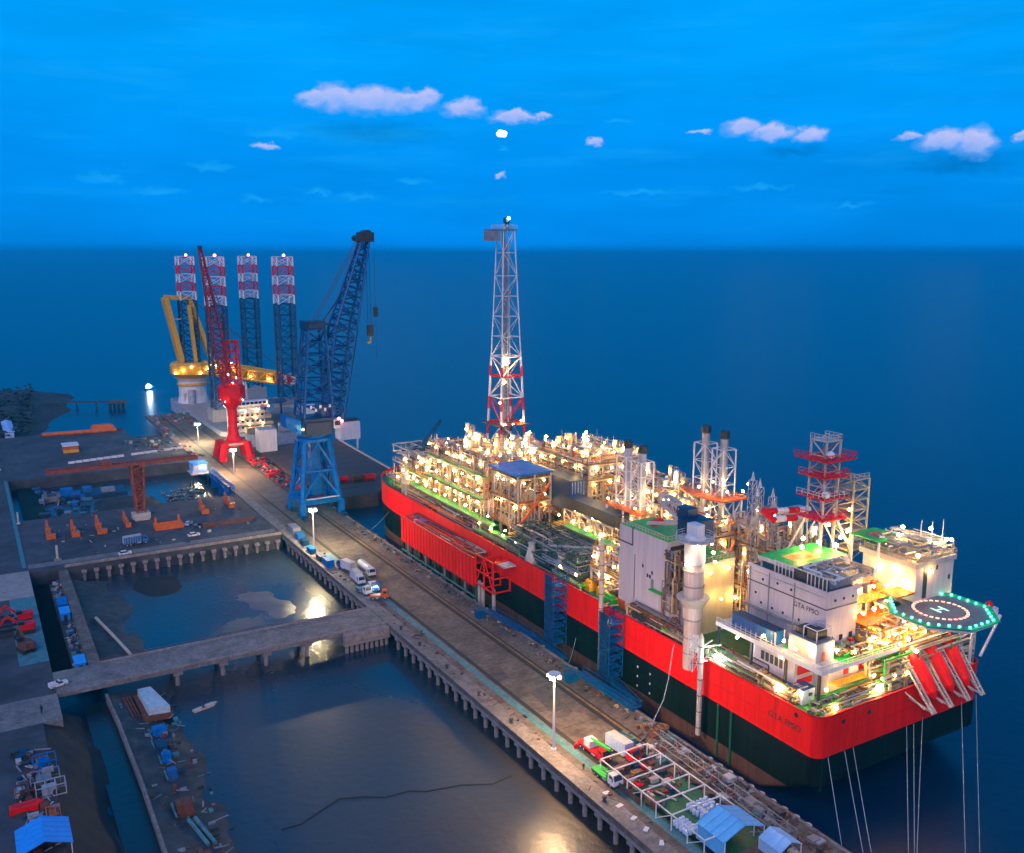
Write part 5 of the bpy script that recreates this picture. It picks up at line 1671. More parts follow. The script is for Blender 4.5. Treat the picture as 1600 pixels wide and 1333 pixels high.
obj("deck_piping", pipework(MB(), 5.5, 18, 96, 128, 25.0, 29.0, 170, rg, .1, .34, DP, [5, 4, 3, 1.5]), DP, ship, kind="stuff")
for x in (6, 10, 14, 17.5):
    for y in (97, 104, 111, 118, 126):
        inst("pipe_support", unit_box(m_grey), (x, y, DK), ship, scale=(.3, .3, 6.6))
obj("deck_crane_boom", MB().lattice((3, 108, 28), (14, 90, 30.5), 1.4, .8, 9, .12, .07), m_mgrey, ship)
# yellow machinery beside the pole
for x, y, w, dd, h, mt in ((5, 79, 3, 5, 2.6, m_yellow), (5.2, 71, 3, 4, 2.4, m_orange), (4.6, 86, 2.6, 3, 2.0, m_yellow), (3.4, 64.5, 2, 3, 2, m_green), (2.8, 74, 2.2, 4, 2, m_green)):
    q = obj("deck_machine", MB().box(x - w / 2, x + w / 2, y - dd / 2, y + dd / 2, DK, DK + h), mt, ship)
    obj("machine_drum", MB().cyl((x, y - dd / 2 + .3, DK + h + .3), (x, y + dd / 2 - .3, DK + h + .3), .7, n=10), mt, q)

# bow deck gear: winches, thin masts, grey machinery
rg = random.Random(5)
BM = [m_grey, m_cream, m_mgrey, m_dark, m_offwhite]
obj("bow_gear", pipework(MB(), 12, 42, 200, 242, 28, 35, 150, rg, .12, .4, BM, [4, 3, 4, 2, 4]), BM, ship, kind="stuff")
for k in range(16):
    a = .3 + k * .16
    obj("bow_mast", MB().cyl((27 - 24 * math.cos(a), 214 + 28 * math.sin(a), DK), (27 - 24 * math.cos(a), 214 + 28 * math.sin(a), DK + 4 + (k * 7) % 5), .16, n=5), m_offwhite, ship)
for x, y, r, h in ((10, 226, 2, 5), (16, 232, 1.6, 8), (7, 218, 1.5, 4), (24, 238, 2.2, 7), (20, 224, 2.4, 10), (12, 214, 1.6, 9)):
    obj("bow_winch", MB().lathe((x, y, DK), [(r, 0), (r * .6, .6), (r * .6, h * .7), (r * .9, h * .75), (r * .5, h)], 12), m_cream, ship)
obj("bow_crane", MB().cyl((19, 226, 30), (19, 226, 38), .7, n=8).lattice((19, 226, 37), (30, 232, 45), 1.4, .7, 8, .14, .08), m_bluedk, ship)
for k in range(14):
    a = .35 + k * .15
    LAMPS.append((27 - 21 * math.cos(a), 212 + 26 * math.sin(a), DK + 5 + (k % 3), rg.random()))
obj("bow_gear", pipework(MB(), 3, 16, 200, 228, 22, 27, 170, random.Random(52), .1, .3, [m_cream, m_brown, m_yellow, m_grey, m_green], [4, 4, 2, 3, 3]), [m_cream, m_brown, m_yellow, m_grey, m_green], ship, kind="stuff")
for k in range(9):
    LAMPS.append((4.5 + (k % 3) * 4, 200 + k * 3.4, 26 + (k % 2) * 1.5, .2 + .1 * (k % 5)))
# tall twin lattice posts at the port bow
for y in (203.4, 206.6):
    obj("port_mast", MB().lattice((1.2, y, DK - 1), (1.2, y, 33.5), 1.2, 1.0, 8, .13, .07), m_offwhite, ship)

# flare tower
F = (47, 206)
fb = obj("flare_tower", MB().cyl((F[0] - 1, F[1], 30), (F[0] - 1, F[1], 125), .75, n=8).cyl((F[0] + 1.2, F[1] + .5, 30), (F[0] + 1.2, F[1] + .5, 108), .45, n=8).cyl((F[0] - .2, F[1] + 1, 30), (F[0] - .2, F[1] + 1, 122), .35, n=6), m_mgrey, ship)


def fl(z):
    return 5.7 + (2.5 - 5.7) * (z - 38) / (124 - 38)


cz = [24, 36.5, 47, 57.5, 66, 74, 82, 90, 98, 106, 115, 124]
for sx, sy in ((-1, -1), (1, -1), (1, 1), (-1, 1)):
    for za, zb in zip(cz, cz[1:]):
        n = max(1, round((zb - za) / 5.2)) if za < 72 else 1
        for k in range(n):
            a, b = za + (zb - za) * k / n, za + (zb - za) * (k + 1) / n
            mat = (m_white if int(a / 5.2) % 2 else m_redsteel) if za < 70 else m_white
            obj("leg_section", MB().cyl((F[0] + sx * fl(a), F[1] + sy * fl(a), a), (F[0] + sx * fl(b), F[1] + sy * fl(b), b), .5 if za < 70 else .26, n=6), mat, fb)
for k, (za, zb) in enumerate(zip(cz, cz[1:])):
    w, r = fl(zb), .32 if zb < 76 else .15
    mat = m_redsteel if k in (1, 3) else m_white
    for i in range(4):
        c = [(-1, -1), (1, -1), (1, 1), (-1, 1)]
        a, b = c[i], c[(i + 1) % 4]
        obj("tie", MB().cyl((F[0] + a[0] * w, F[1] + a[1] * w, zb), (F[0] + b[0] * w, F[1] + b[1] * w, zb), r, n=5), mat, fb)
        if (k + i) % 2:
            a, b = b, a
        w0 = fl(za)
        obj("brace", MB().cyl((F[0] + a[0] * w0, F[1] + a[1] * w0, za), (F[0] + b[0] * w, F[1] + b[1] * w, zb), r * .8, n=5), m_white if k != 2 else m_redsteel, fb)
mb = MB().lattice((F[0] - 2.6, F[1] - 2.6, 40), (F[0] - 1.2, F[1] - 1.2, 120), 1.8, 1.4, 36, .1, .08)
obj("ladder_way", mb, m_grey, fb)
obj("tip_platform", MB().box(F[0] - 8.2, F[0] + 3.4, F[1] - 3.2, F[1] + 3.2, 123.6, 124.2).box(F[0] - 8.4, F[0] - 4.2, F[1] - 3, F[1] + 3, 119.6, 123.4), m_grey, fb)
obj("tip_rail", rail(MB(), [(F[0] - 8.2, F[1] - 3.2, 124.2), (F[0] + 3.4, F[1] - 3.2, 124.2), (F[0] + 3.4, F[1] + 3.2, 124.2)], 1.4, 2, .1), m_mgrey, fb, kind="stuff")
obj("flare_tip", MB().lathe((F[0] + .4, F[1], 124), [(.9, 0), (.9, 2.4), (1.5, 2.8), (1.3, 4.4), (.6, 4.8)], 10), m_bluedk, fb)
lamp(fb, F[0] + .4, F[1] - 1.8, 128.4, e_cool, .45)
for z, dx, m in ((72, -2.6, e_white), (46.6, 0, e_warm), (47, -4, e_white), (48, 4, e_warm), (56, -6, e_warm), (64, -4, e_warm)):
    lamp(fb, F[0] + dx, F[1] - fl(z) - .4, z, m, 1.0 if z == 72 else .45)
obj("tower_landing", MB().box(F[0] - 7.5, F[0] + 7.5, F[1] - 7.5, F[1] + 7.5, 46.4, 46.8), m_brown, fb)


# exhaust stack towers
def stack_tower(x, y, zp, zt, ztop, pipe_mat):
    s = obj("stack_tower", MB().lattice((x, y, 30), (x, y, zt), 4.6, 4.6, 6, .24, .15), m_white, ship)
    obj("exhaust_stack", MB().cyl((x, y, 33), (x, y, ztop - 2.2), 1.15, n=14), pipe_mat, s)
    obj("stack_tip", MB().lathe((x, y, ztop - 2.2), [(1.15, 0), (1.4, .3), (1.4, 2.0), (1.1, 2.4)], 14), m_dark, s)
    return s


for y, dz in ((96.6, 0), (89.6, -.4)):
    stack_tower(25.2, y, 41, 56 + dz, 60.5 + dz, m_mgrey)
p = obj("stack_platform", MB().box(20.6, 30.4, 84.8, 101.4, 40.7, 41.1), m_orange, ship)
obj("platform_rail", rail(MB(), [(30.4, 84.8, 41.1), (20.6, 84.8, 41.1), (20.6, 101.4, 41.1)], 1.2, 1.8, .08), m_orange, p, kind="stuff")
for x in (21, 30):
    for y in (85.2, 93, 101):
        inst("support", unit_box(m_white), (x, y, DK), p, scale=(.45, .45, 19.2))
for y, dz in ((80.8, 0), (73.2, -.4)):
    stack_tower(41.2, y, 47, 61 + dz, 66 + dz, m_silver)
p = obj("stack_platform", MB().prism([(37, 68), (46, 68), (47.5, 73), (47.5, 82), (45, 86.5), (37, 86.5), (35.4, 82), (35.4, 72)], 46.4, 46.9), m_orange, ship)
obj("platform_rail", rail(MB(), [(46, 68, 46.9), (37, 68, 46.9), (35.4, 72, 46.9), (35.4, 82, 46.9), (37, 86.5, 46.9)], 1.2, 1.8, .08), m_orange, p, kind="stuff")
for x in (38, 45):
    for y in (69.5, 77, 85):
        inst("support", unit_box(m_white), (x, y, DK), p, scale=(.5, .5, 25))
obj("platform_bracing", MB().bar((38, 69.5, 36), (45, 69.5, 46), .3).bar((45, 69.5, 36), (38, 69.5, 46), .3).bar((38, 69.5, 38), (38, 85, 46), .3).bar((38, 85, 38), (38, 69.5, 46), .3), m_white, p)
for x, y, z in ((20, 86, 43), (20, 92, 43.4), (20, 99, 43), (24, 84.4, 43.4), (29, 84.4, 43), (23, 92, 45), (25, 86.6, 47), (30.6, 86, 44), (35, 73, 49), (36.6, 78, 49), (39, 69, 49.2), (44, 68, 49), (41, 77, 50), (39, 70.4, 52), (46.8, 69, 50.5), (36, 84, 44), (36, 74, 43.5)):
    LAMPS.append((x, y, z, .9))

# pale machinery building
b = obj("machinery_building", MB().box(4, 15, 52.6, 72, 31, 44.6).box(4.0, 13, 46.6, 72.01, DK, 31.0), m_lav, ship)
obj("green_roof", MB().box(4.05, 14.95, 52.7, 71.9, 44.6, 44.7), m_green, b)
obj("green_ledge", MB().box(2.6, 4, 53, 58, 30.9, 31.1), m_green, b)
obj("roof_rail", rail(MB(), [(4.2, 71.8, 44.7), (4.2, 52.8, 44.7), (14.8, 52.8, 44.7)], 1.3, 1.2, .07), m_offwhite, b, kind="stuff")
obj("wall_frame", MB().box(3.9, 3.98, 66.2, 66.6, 40.2, 45.0).box(3.9, 3.98, 66.2, 72, 40.0, 40.4).box(3.92, 3.98, 65.2, 65.4, 26, 38), m_dark, b)
for y, z in ((58.2, 34.6), (59, 33.4), (60, 33.4), (62, 35.4), (50, 27)):
    obj("vent_opening", MB().box(3.93, 3.99, y - .3, y + .3, z, z + .9), m_dark, b)
obj("door", MB().box(3.9, 3.98, 57.5, 58.6, 31.2, 33.4), m_grey, b)
obj("wall_pipe", pipework(MB(), 2.6, 3.9, 46.8, 52.5, 23, 43, 46, random.Random(9), .1, .28, [m_brown, m_rust, m_cream, m_grey], [4, 4, 3, 3]), [m_brown, m_rust, m_cream, m_grey], b, kind="stuff")
obj("side_machinery", pipework(MB(), 4, 12, 47, 52.4, 31, 42, 70, random.Random(19), .12, .4, [m_brown, m_rust, m_cream, m_grey], [4, 4, 3, 4]), [m_brown, m_rust, m_cream, m_grey], ship, kind="stuff")
for k in range(7):
    obj("louvre", MB().box(14.9, 15.1, 52.4, 52.58, 32 + k * 1.7, 33 + k * 1.7).box(5, 14.4, 52.40, 52.58, 32 + k * 1.7, 33.1 + k * 1.7), m_dark, b)

# warm building behind the crane column
b = obj("utility_building", MB().box(9.2, 20.4, 46.0, 60, DK, 39.9), M("cream_wall_paint", (0.66, 0.58, 0.34), 0.55, var=0.12, streak=True), ship)
obj("green_roof", MB().box(9.25, 20.35, 46.05, 59.9, 39.9, 40.0), m_green, b)
obj("roof_rail", rail(MB(), [(9.4, 58, 40), (9.4, 46.1, 40), (20.3, 46.1, 40), (20.3, 58, 40)], 1.3, 1.2, .08), m_cream, b, kind="stuff")
obj("roof_fascia", MB().box(9.1, 20.5, 45.9, 45.996, 39.2, 40.0), m_offwhite, b)
sg = MB()
for k in range(5):
    z = 23 + k * 3.2
    sg.box(20.6, 25.5, 43.6, 45.6, z, z + .2)
    sg.bar((20.8, 43.7, z), (25.3, 43.7, z + 3.1), .22)
for x in (20.6, 23, 25.5):
    sg.bar((x, 43.6, DK), (x, 43.6, 38.5), .3)
obj("stair_frame", sg, m_cream, b)
for x, z in ((11, 38.0), (17, 38.2), (19.6, 30)):
    lamp(b, x, 44.6, z, e_warm, .36)
lamp(b, 14, 43.6, 31, e_warm, .3)

# crane column at the port side and the deck crane on it
CX, CY = 1.2, 39.6
cb = obj("crane_column", MB().lathe((CX, CY, 17.6), [(1.95, 0), (1.95, 12.4), (2.35, 12.8), (2.35, 24), (2.7, 24.6), (2.3, 25.4), (2.1, 26), (2.1, 32)], 20), M("peach_column_paint", (0.56, 0.44, 0.38), .5, var=.25, streak=True), ship, smooth=False)
obj("column_foot", MB().lathe((CX, CY, 11.0), [(.4, 0), (2.0, 4.5), (2.0, 6.6)], 20), m_red, cb)
for z in (21.5, 25.4, 29.8, 34, 38.2):
    obj("flange", MB().lathe((CX, CY, z), [(2.55 if z > 30 else 2.1, 0), (2.55 if z > 30 else 2.1, .25)], 20), m_grey, cb)
obj("column_balcony", MB().lathe((CX, CY, 33.2), [(2.4, 0), (3.9, 2.0), (3.9, 2.3)], 18), m_offwhite, cb)
obj("white_head", MB().lathe((CX, CY, 43.4), [(2.1, 0), (2.45, .6), (2.45, 6.6), (2.0, 7.2)], 20), m_white, cb)
obj("crane_house", MB().box(CX + .6, CX + 6.5, CY + 1, CY + 7, 48.5, 53.0).box(CX + 2, CX + 5, CY + 5, CY + 9, 50.5, 55), m_bluedk, cb)
obj("crane_cab", MB().box(CX - 1.6, CX + .8, CY - 2.2, CY + 1.2, 50.6, 53.4), m_white, cb)
obj("crane_ring", MB().lathe((CX, CY, 49.4), [(4.6, 0), (4.6, .3)], 16), m_offwhite, cb)
obj("ring_rail", rail(MB(), [(CX + 4.5 * math.cos(a * PI / 6), CY + 4.5 * math.sin(a * PI / 6), 49.7) for a in range(13)], 1.2, 1.2, .07), m_white, cb, kind="stuff")
bm = MB()
for s in (-1.6, 1.6):
    bm.cyl((CX + 3 + s, CY + 6, 51.5), (7.5 + s, CY + 18, 53.5), .55, n=6).cyl((CX + 3 + s, CY + 6, 51.5), (7 + s, 62, 47), .5, n=6)
obj("crane_boom", bm, m_offwhite, cb)
obj("boom_band", MB().cyl((6.2, 58, 48.2), (6.8, 62, 46.8), 1.0, n=8).cyl((5.0, CY + 12, 52.6), (5.6, CY + 15, 53.1), .75, n=6), m_redsteel, cb)
obj("boom_brace", MB().lattice((CX + 3.5, CY + 8, 53), (8, 60, 54), 3.0, 2.0, 6, .22, .16), m_offwhite, cb)
for x, y, z in ((CX - 2, CY - 3.2, 49.0), (CX + 2, CY - 3.4, 49), (CX - 3.4, CY - 1, 44.2), (CX + 3, CY - 3, 46.6), (CX + 4, CY - 2.6, 44)):
    lamp(cb, x, y, z, e_white, .34)
# second smaller post, orange housing next to it
obj("orange_housing", MB().lathe((8, 46, 40.2), [(1.7, 0), (1.7, 7), (1.2, 8)], 12), M("peach_housing", (0.55, 0.30, 0.15), .5, var=.2), ship)
# beige caissons hanging along the hull
for y, z0, z1 in ((72, 4.6, 40), (33, 4.2, 28)):
    c = obj("caisson", MB().cyl((-1.7, y, z0), (-1.7, y, z1), .62, n=12).cyl((-1.7, y, z1), (-1.7, y, z1 + 1.4), .62, .1, n=12), m_offwhite, ship)
    for z in range(int(z0) + 2, int(z1), 4):
        obj("caisson_band", MB().cyl((-1.7, y, z), (-1.7, y, z + .22), .74, n=12), m_brown, c)
    for z in (DK + 1, 26) if z1 < 30 else (DK + 1, 27, 34):
        obj("bracket", MB().bar((-1.7, y, z), (3, y - 1.5, z), .3).bar((-1.7, y, z), (3, y + 1.5, z), .3), m_offwhite, c)
c = obj("ladder_cage", MB().lattice((-1.4, 36, 19), (-1.4, 36, 27.5), 1.6, 1.6, 5, .09, .06), m_white, ship)

# port deck edge gear in front of the machinery building and accommodation
rg = random.Random(31)
GM = [m_brown, m_cream, m_grey, m_offwhite, m_rust, m_yellow, m_green]
obj("edge_pipework", pipework(MB(), .8, 3.6, 42, 64, 22, 25.5, 120, rg, .08, .3, GM, [4, 4, 3, 3, 3, .6, .8]), GM, ship, kind="stuff")
obj("edge_pipework", pipework(MB(), .8, 5.5, 8, 34, 22, 25.0, 190, rg, .08, .26, GM, [3, 3, 4, 3, 4, 1, 1.6]), GM, ship, kind="stuff")
for k in range(5):
    obj("hose_reel", MB().cyl((.7, 61.0 - k * 2.4, 23.6), (1.5, 61.0 - k * 2.4, 23.6), 1.15, n=14), m_dark, ship)
for x, y, w, dd, h, mt in ((3.2, 31, 2, 2.6, 2.6, m_rust), (2.4, 27.5, 2.4, 2.4, 3.0, m_brown), (3.4, 16.8, 1.6, 2.6, 2.2, m_yellow), (3, 13.6, 1.4, 1.4, 1.8, m_palebl), (2.2, 21, 1.8, 2.4, 1.9, m_grey), (2, 17, 1.6, 2.0, 1.7, m_grey), (2.2, 11.4, 1.6, 2.4, 1.9, m_mgrey), (7.5, 4.2, 2.6, 1.8, 1.6, m_green), (11.5, 3.6, 3, 1.6, 1.5, m_green), (15.5, 3.2, 3.5, 1.6, 1.6, m_dark), (20, 3, 3, 2, 1.8, m_grey)):
    q = obj("deck_machine", MB().box(x - w / 2, x + w / 2, y - dd / 2, y + dd / 2, DK, DK + h * .7), mt, ship)
    obj("machine_drum", MB().cyl((x - w * .4, y, DK + h * .75), (x + w * .4, y, DK + h * .75), h * .28, n=10), mt, q)
lamp(ship, -.3, 29.6, 24.6, e_cool, .6)
lamp(ship, .4, 11.5, 24.4, e_white, .75)
lamp(ship, 5.4, .4, 23.6, e_warm, .5)
obj("stern_pipework", pipework(MB(), 1.5, 27, .9, 4.2, 22, 24.6, 150, random.Random(61), .08, .24, GM, [3, 3, 5, 3, 3, 1.5, 2]), GM, ship, kind="stuff")
for k in range(13):
    obj("deck_winch", MB().cyl((3.5 + k * 1.9, 2.2 + (k % 3) * 1.1, DK + .8), (4.7 + k * 1.9, 2.2 + (k % 3) * 1.1, DK + .8), .6 + .2 * (k % 2), n=10).box(3.4 + k * 1.9, 4.8 + k * 1.9, 1.7 + (k % 3) * 1.1, 2.8 + (k % 3) * 1.1, DK, DK + .3), (m_grey, m_dark, m_green, m_cream)[k % 4], ship)
for x, z in ((8, 24.8), (13, 25), (23, 24.6), (2.4, 24.4)):
    lamp(ship, x, 5.2 if x > 5 else 7, z, e_warm, .36)
lamp(ship, 19, .6, 24.4, e_white, .85)
obj("edge_beam", MB().bar((.9, 24, 25.6), (.9, 9, 25.2), .3), m_white, ship)
obj("stern_deck_paint", MB().box(3, 26, 1.2, 6.6, DK + .004, DK + .03), m_green, ship)

# accommodation: port tower, platforms, lower houses
L = obj("accommodation_tower", MB().box(10, 19.6, 8.2, 31, 31.2, 44.4).box(19.604, 27, 13.0, 30.9, 31.2, 43.6), m_lav, ship)
obj("wall_seam", MB().box(9.93, 9.996, 8.2, 31, 40.9, 41.15).box(9.95, 19.6, 8.12, 8.196, 40.9, 41.15), m_dark, L)
inst("lettering", text_mesh("lettering", "GTA FPSO", 1.55, m_dark, .03), (9.95, 13.6, 39.6), L, rot=(PI / 2, 0, -PI / 2))
obj("roof_rim", MB().box(9.85, 10.15, 8.05, 31.1, 44.4, 45.0).box(10.15, 19.7, 8.05, 8.3, 44.4, 45.0), m_lav, L)
pm = MB()
for k in range(12):
    y = 9 + k * 1.05 + (3 if k > 5 else 0)
    pm.bar((10.6, y, 44.4), (10.6, y, 47.4), .16)
pm.bar((10.6, 8.8, 47.4), (10.6, 24, 47.4), .16)
obj("roof_screen", pm, m_white, L)
obj("screen_panel", MB().box(10.9, 11.1, 8.8, 24.4, 44.4, 47.2), m_dark, L)
obj("roof_block", MB().box(12, 20, 10, 18, 44.4, 46.0).box(20.5, 26, 14, 18, 43.6, 45.6), m_grey, L)
obj("roof_felt", MB().box(10.2, 19.5, 8.4, 30.8, 44.404, 44.44), m_dark, L)
obj("roof_gear", pipework(MB(), 12, 26, 9, 18, 45.6, 47.6, 40, random.Random(4), .1, .3, [m_cream, m_grey, m_white], [2, 2, 2]), [m_cream, m_grey, m_white], L, kind="stuff")
for y, z in ((26.6, 36.6), (23.2, 36.4), (20, 36.4), (26.4, 42.2), (22, 42.6), (18, 42.4), (28.4, 38.5), (15.4, 36.4)):
    obj("porthole", MB().cyl((9.94, y, z), (9.99, y, z), .32, n=10), m_glass, L)
for x in (12.5, 15.2, 18):
    obj("porthole", MB().cyl((x, 8.1, 42.7), (x, 8.18, 42.7), .32, n=10), m_glass, L)
for x in (12, 15, 18):
    obj("window", MB().box(x - .5, x + .5, 8.1, 8.19, 33.4, 34.6), m_glass, L)
for z, x0, mt in ((36.2, 19.6, m_orange), (40.2, 19.6, m_yellow)):
    gal = obj("gallery", MB().box(x0, 33, 5.4 if z < 38 else 8.4, 12.9, z, z + .25), mt, L)
    y0 = 5.4 if z < 38 else 8.4
    obj("gallery_rail", rail(MB(), [(x0, y0, z + .25), (33, y0, z + .25)], 1.2, 1.2, .07), m_cream, gal, kind="stuff")
    for k in range(5):
        inst("gallery_post", unit_box(m_cream), (20 + k * 3.1, y0 + .2, 31.2 if z < 38 else 36.45), gal, scale=(.28, .28, z - 31.2 if z < 38 else 3.7))
    for k in range(4):
        obj("gallery_cabinet", MB().box(20.6 + k * 3, 22 + k * 3, 11.2, 12.7, z + .25, z + 2.2), (m_cream, m_white, m_grey, m_orange)[k], gal)
        obj("door", MB().box(21.9 + k * 2.6, 22.8 + k * 2.6, 12.8, 12.99, z + .3, z + 2.4), m_redsteel if k % 2 else m_offwhite, gal)
obj("stern_gear", pipework(MB(), 19.8, 33, 2.6, 12.6, 31.4, 35.8, 110, random.Random(71), .1, .3, [m_cream, m_orange, m_yellow, m_white, m_grey], [4, 3, 3, 2, 2]), [m_cream, m_orange, m_yellow, m_white, m_grey], L, kind="stuff")
for x, y, z in ((20.5, 7.2, 38.6), (23.5, 7, 35.4), (26.8, 7.4, 38.8), (29.6, 6.6, 35.2), (31.6, 8.4, 39), (22, 10, 42.4), (27, 10, 42.6), (31, 9.6, 42.2), (20.2, 4.6, 33.4), (24.6, 3.4, 34), (28.8, 3.4, 33.6)):
    lamp(L, x, y, z, e_warm, .4)
# outside walkway, pipes and cable trays on the long wall
obj("wall_walkway", MB().box(8.6, 9.9, 13.2, 31, 35.2, 35.4), m_grey, L)
obj("wall_rail", rail(MB(), [(8.7, 31, 35.4), (8.7, 13.2, 35.4)], 1.1, 1.3, .06), m_offwhite, L, kind="stuff")
for y in (30.2, 24.4, 17):
    obj("drain_pipe", MB().cyl((9.86, y, 31.3), (9.86, y, 44.3), .11, n=6), m_grey, L)
obj("cable_tray", MB().box(9.8, 9.93, 8.6, 30.8, 43.4, 43.6), m_mgrey, L)
# raised green deck with lit yellow square over the tower
g = obj("green_top_deck", MB().box(10.8, 28.5, 18.4, 29, 46.8, 47.2), m_green, ship)
obj("yellow_square", MB().box(14.4, 22, 20.4, 25.6, 47.204, 47.22), m_yellow, g)
obj("amber_square", MB().box(16.0, 20.4, 21.4, 24.6, 47.224, 47.24), m_orange, g)
obj("deck_skirt", MB().box(10.78, 28.52, 18.3, 18.396, 46.3, 47.2).box(10.7, 10.796, 18.4, 29, 46.3, 47.2), m_mgrey, g)
for x, y in ((11.4, 19), (28, 19), (11.4, 28.4), (28, 28.4), (19, 19)):
    inst("support", unit_box(m_mgrey), (x, y, 44.4), g, scale=(.4, .4, 2.4))
lamp(g, 18.2, 23, 49.4, e_warm, .5)
lamp(g, 26.5, 20.5, 49.2, e_white, .5)
lamp(g, 23, 27, 49.6, e_white, .45)

# port and stern platform round the tower
pl = obj("platform", MB().box(2.6, 10, 5.6, 33, 30.7, 31.2).box(2.6, 29, 2.2, 5.6, 30.7, 31.2).box(10, 29, 5.6, 8.2, 30.7, 31.2), m_mgrey, ship)
obj("platform_paint", MB().box(10, 28.6, 2.6, 8.1, 31.204, 31.23).box(5.4, 9.8, 12.5, 15.4, 31.204, 31.23), m_green, pl)
obj("platform_edge", MB().box(2.48, 2.596, 2.1, 33, 30.5, 31.5).box(2.5, 29, 2.08, 2.196, 30.5, 31.5), m_white, pl)
obj("platform_rail", rail(MB(), [(2.7, 33, 31.2), (2.7, 2.3, 31.2), (29, 2.3, 31.2)], 1.2, 1.5, .06), m_white, pl, kind="stuff")
obj("platform_gear", pipework(MB(), 11, 19, 2.8, 7.8, 31.3, 33.4, 46, random.Random(91), .08, .22, GM, [3, 3, 4, 3, 2, 2, 2]), GM, pl, kind="stuff")
for k in range(7):
    x = 10.6 + k * 1.3
    obj("locker", MB().box(x, x + .9, 7.2, 8.1, 31.23, 32.6 + (k % 3) * .4), (m_cream, m_redsteel, m_grey, m_white)[k % 4], pl)
for x, y, z in ((12, 2.0, 33.6), (17, 2.0, 33.6), (22, 2.0, 33.4), (2.3, 9, 33.8), (2.3, 18, 33.4), (3.4, 14, 29.9), (2.4, 26, 30)):
    lamp(pl, x, y, z, e_warm, .34)
for y in (3, 12, 22, 32.4):
    inst("support", unit_box(m_dark), (3, y, DK), pl, scale=(.5, .5, 9.2))
h = obj("deck_house", MB().box(4.2, 10, 10.6, 23.4, DK + .2, 29.6), m_lav, ship)
obj("house_roof", MB().box(4.0, 10, 10.4, 23.6, 29.6, 29.9), m_grey, h)
for k in range(6):
    obj("window", MB().box(4.1, 4.19, 12.6 + k * 1.35, 13.5 + k * 1.35, 26.9, 28.9), m_dark, h)
obj("wall_rail", MB().bar((4.1, 23.4, 26.2), (4.1, 17.8, 26.2), .2).bar((4.1, 17.8, 26.2), (4.1, 17.8, 24.4), .2), m_dark, h)
obj("end_recess", MB().box(5, 9.6, 10.48, 10.59, 26.6, 28.6).box(5, 9.6, 10.48, 10.59, 24.2, 25.6), m_redsteel, h)
w = obj("stern_house", MB().box(10, 27, 6.6, 20, DK, 30.69), m_lav, ship)
for x in (13.5, 18, 22.5):
    obj("door", MB().box(x - .55, x + .55, 6.5, 6.59, 22.6, 24.9), m_offwhite, w)
    obj("door_window", MB().box(x - .2, x + .2, 6.46, 6.497, 24.0, 24.5), m_redsteel, w)
for x in (15.5, 20.3, 25):
    obj("wall_panel", MB().box(x - .8, x + .8, 6.5, 6.59, 26, 27.6), m_redsteel, w)
for x, z in ((11, 28.9), (17.5, 28.6), (24, 28.6)):
    lamp(w, x, 5.6, z, e_warm, .38)
obj("lower_gallery", MB().box(10.2, 27, 4.4, 6.59, 25.2, 25.4), m_yellow, w)
obj("gallery_rail", rail(MB(), [(10.2, 4.5, 25.4), (27, 4.5, 25.4)], 1.1, 1.5, .06), m_yellow, w, kind="stuff")
bx = obj("platform_house", MB().box(4.6, 10, 5.6, 13.0, 31.2, 35.4), m_lav, ship)
obj("house_roof", MB().box(4.5, 10.05, 5.5, 13.1, 35.4, 35.6), m_grey, bx)
rf = MB()
for a, b2 in ((5, 6), (9.4, 6), (5, 9.5), (9.4, 9.5)):
    rf.bar((a, b2, 35.6), (a, b2, 38.2), .14)
for a, b2, c, d2 in ((5, 6, 9.4, 6), (5, 6, 5, 9.5), (9.4, 6, 9.4, 9.5), (5, 9.5, 9.4, 9.5)):
    rf.bar((a, b2, 38.2), (c, d2, 38.2), .14)
obj("roof_frame", rf, m_white, bx)
obj("roof_unit", MB().box(5.6, 9.0, 6.8, 9.2, 35.6, 37.4).box(5.8, 9, 10, 12.4, 35.6, 37), m_dark, bx)
obj("wall_panel", MB().box(4.5, 4.59, 7.5, 10.5, 32.0, 33.6), m_offwhite, bx)
obj("door", MB().box(6.4, 7.2, 5.5, 5.59, 31.3, 33.4), m_orange, bx)
for x, y, z in ((4.0, 6.6, 34.0), (9.6, 4.6, 33.6), (4, 13.8, 33.4)):
    lamp(bx, x, y, z, e_white, .36)
# rooms between the two towers and the starboard tower
mdl = obj("middle_block", MB().box(27.004, 33, 13.4, 30, DK, 42).box(27.004, 33, 20, 32, 42, 44.2), m_cream, ship)
obj("orange_gallery", MB().box(27, 33.6, 4, 8.3, 41.6, 41.9), m_orange, mdl)
for x, z in ((28.5, 39.5), (31.5, 35), (30, 43.6), (24.5, 38.6), (22, 34), (29, 33.4)):
    lamp(mdl, x, 7.6 if z > 36 else 5, z, e_warm, .42)
for x in (28, 30.5):
    obj("door", MB().box(x - .5, x + .5, 13.3, 13.39, 36.8, 39), m_redsteel, mdl)
S = obj("starboard_tower", MB().box(33, 46, 4, 18, DK, 48.4), M("pink_beige_wall", (0.66, 0.52, 0.45), .55, var=.12, streak=True), ship)
obj("roof_rim", MB().box(32.2, 46.4, 3.6, 18.6, 47.4, 48.6), m_offwhite, S)
obj("recess", MB().box(35.6, 36.8, 3.86, 3.99, 40, 47.3), m_dark, S)
for x, z in ((37.8, 45.6), (40, 46), (44.6, 43)):
    obj("window", MB().box(x - .3, x + .3, 3.88, 3.99, z, z + 1), m_dark, S)
obj("roof_rail", rail(MB(), [(32.3, 18.5, 48.6), (32.3, 3.7, 48.6), (46.3, 3.7, 48.6), (46.3, 18, 48.6)], 1.4, 1.2, .07), m_cream, S, kind="stuff")
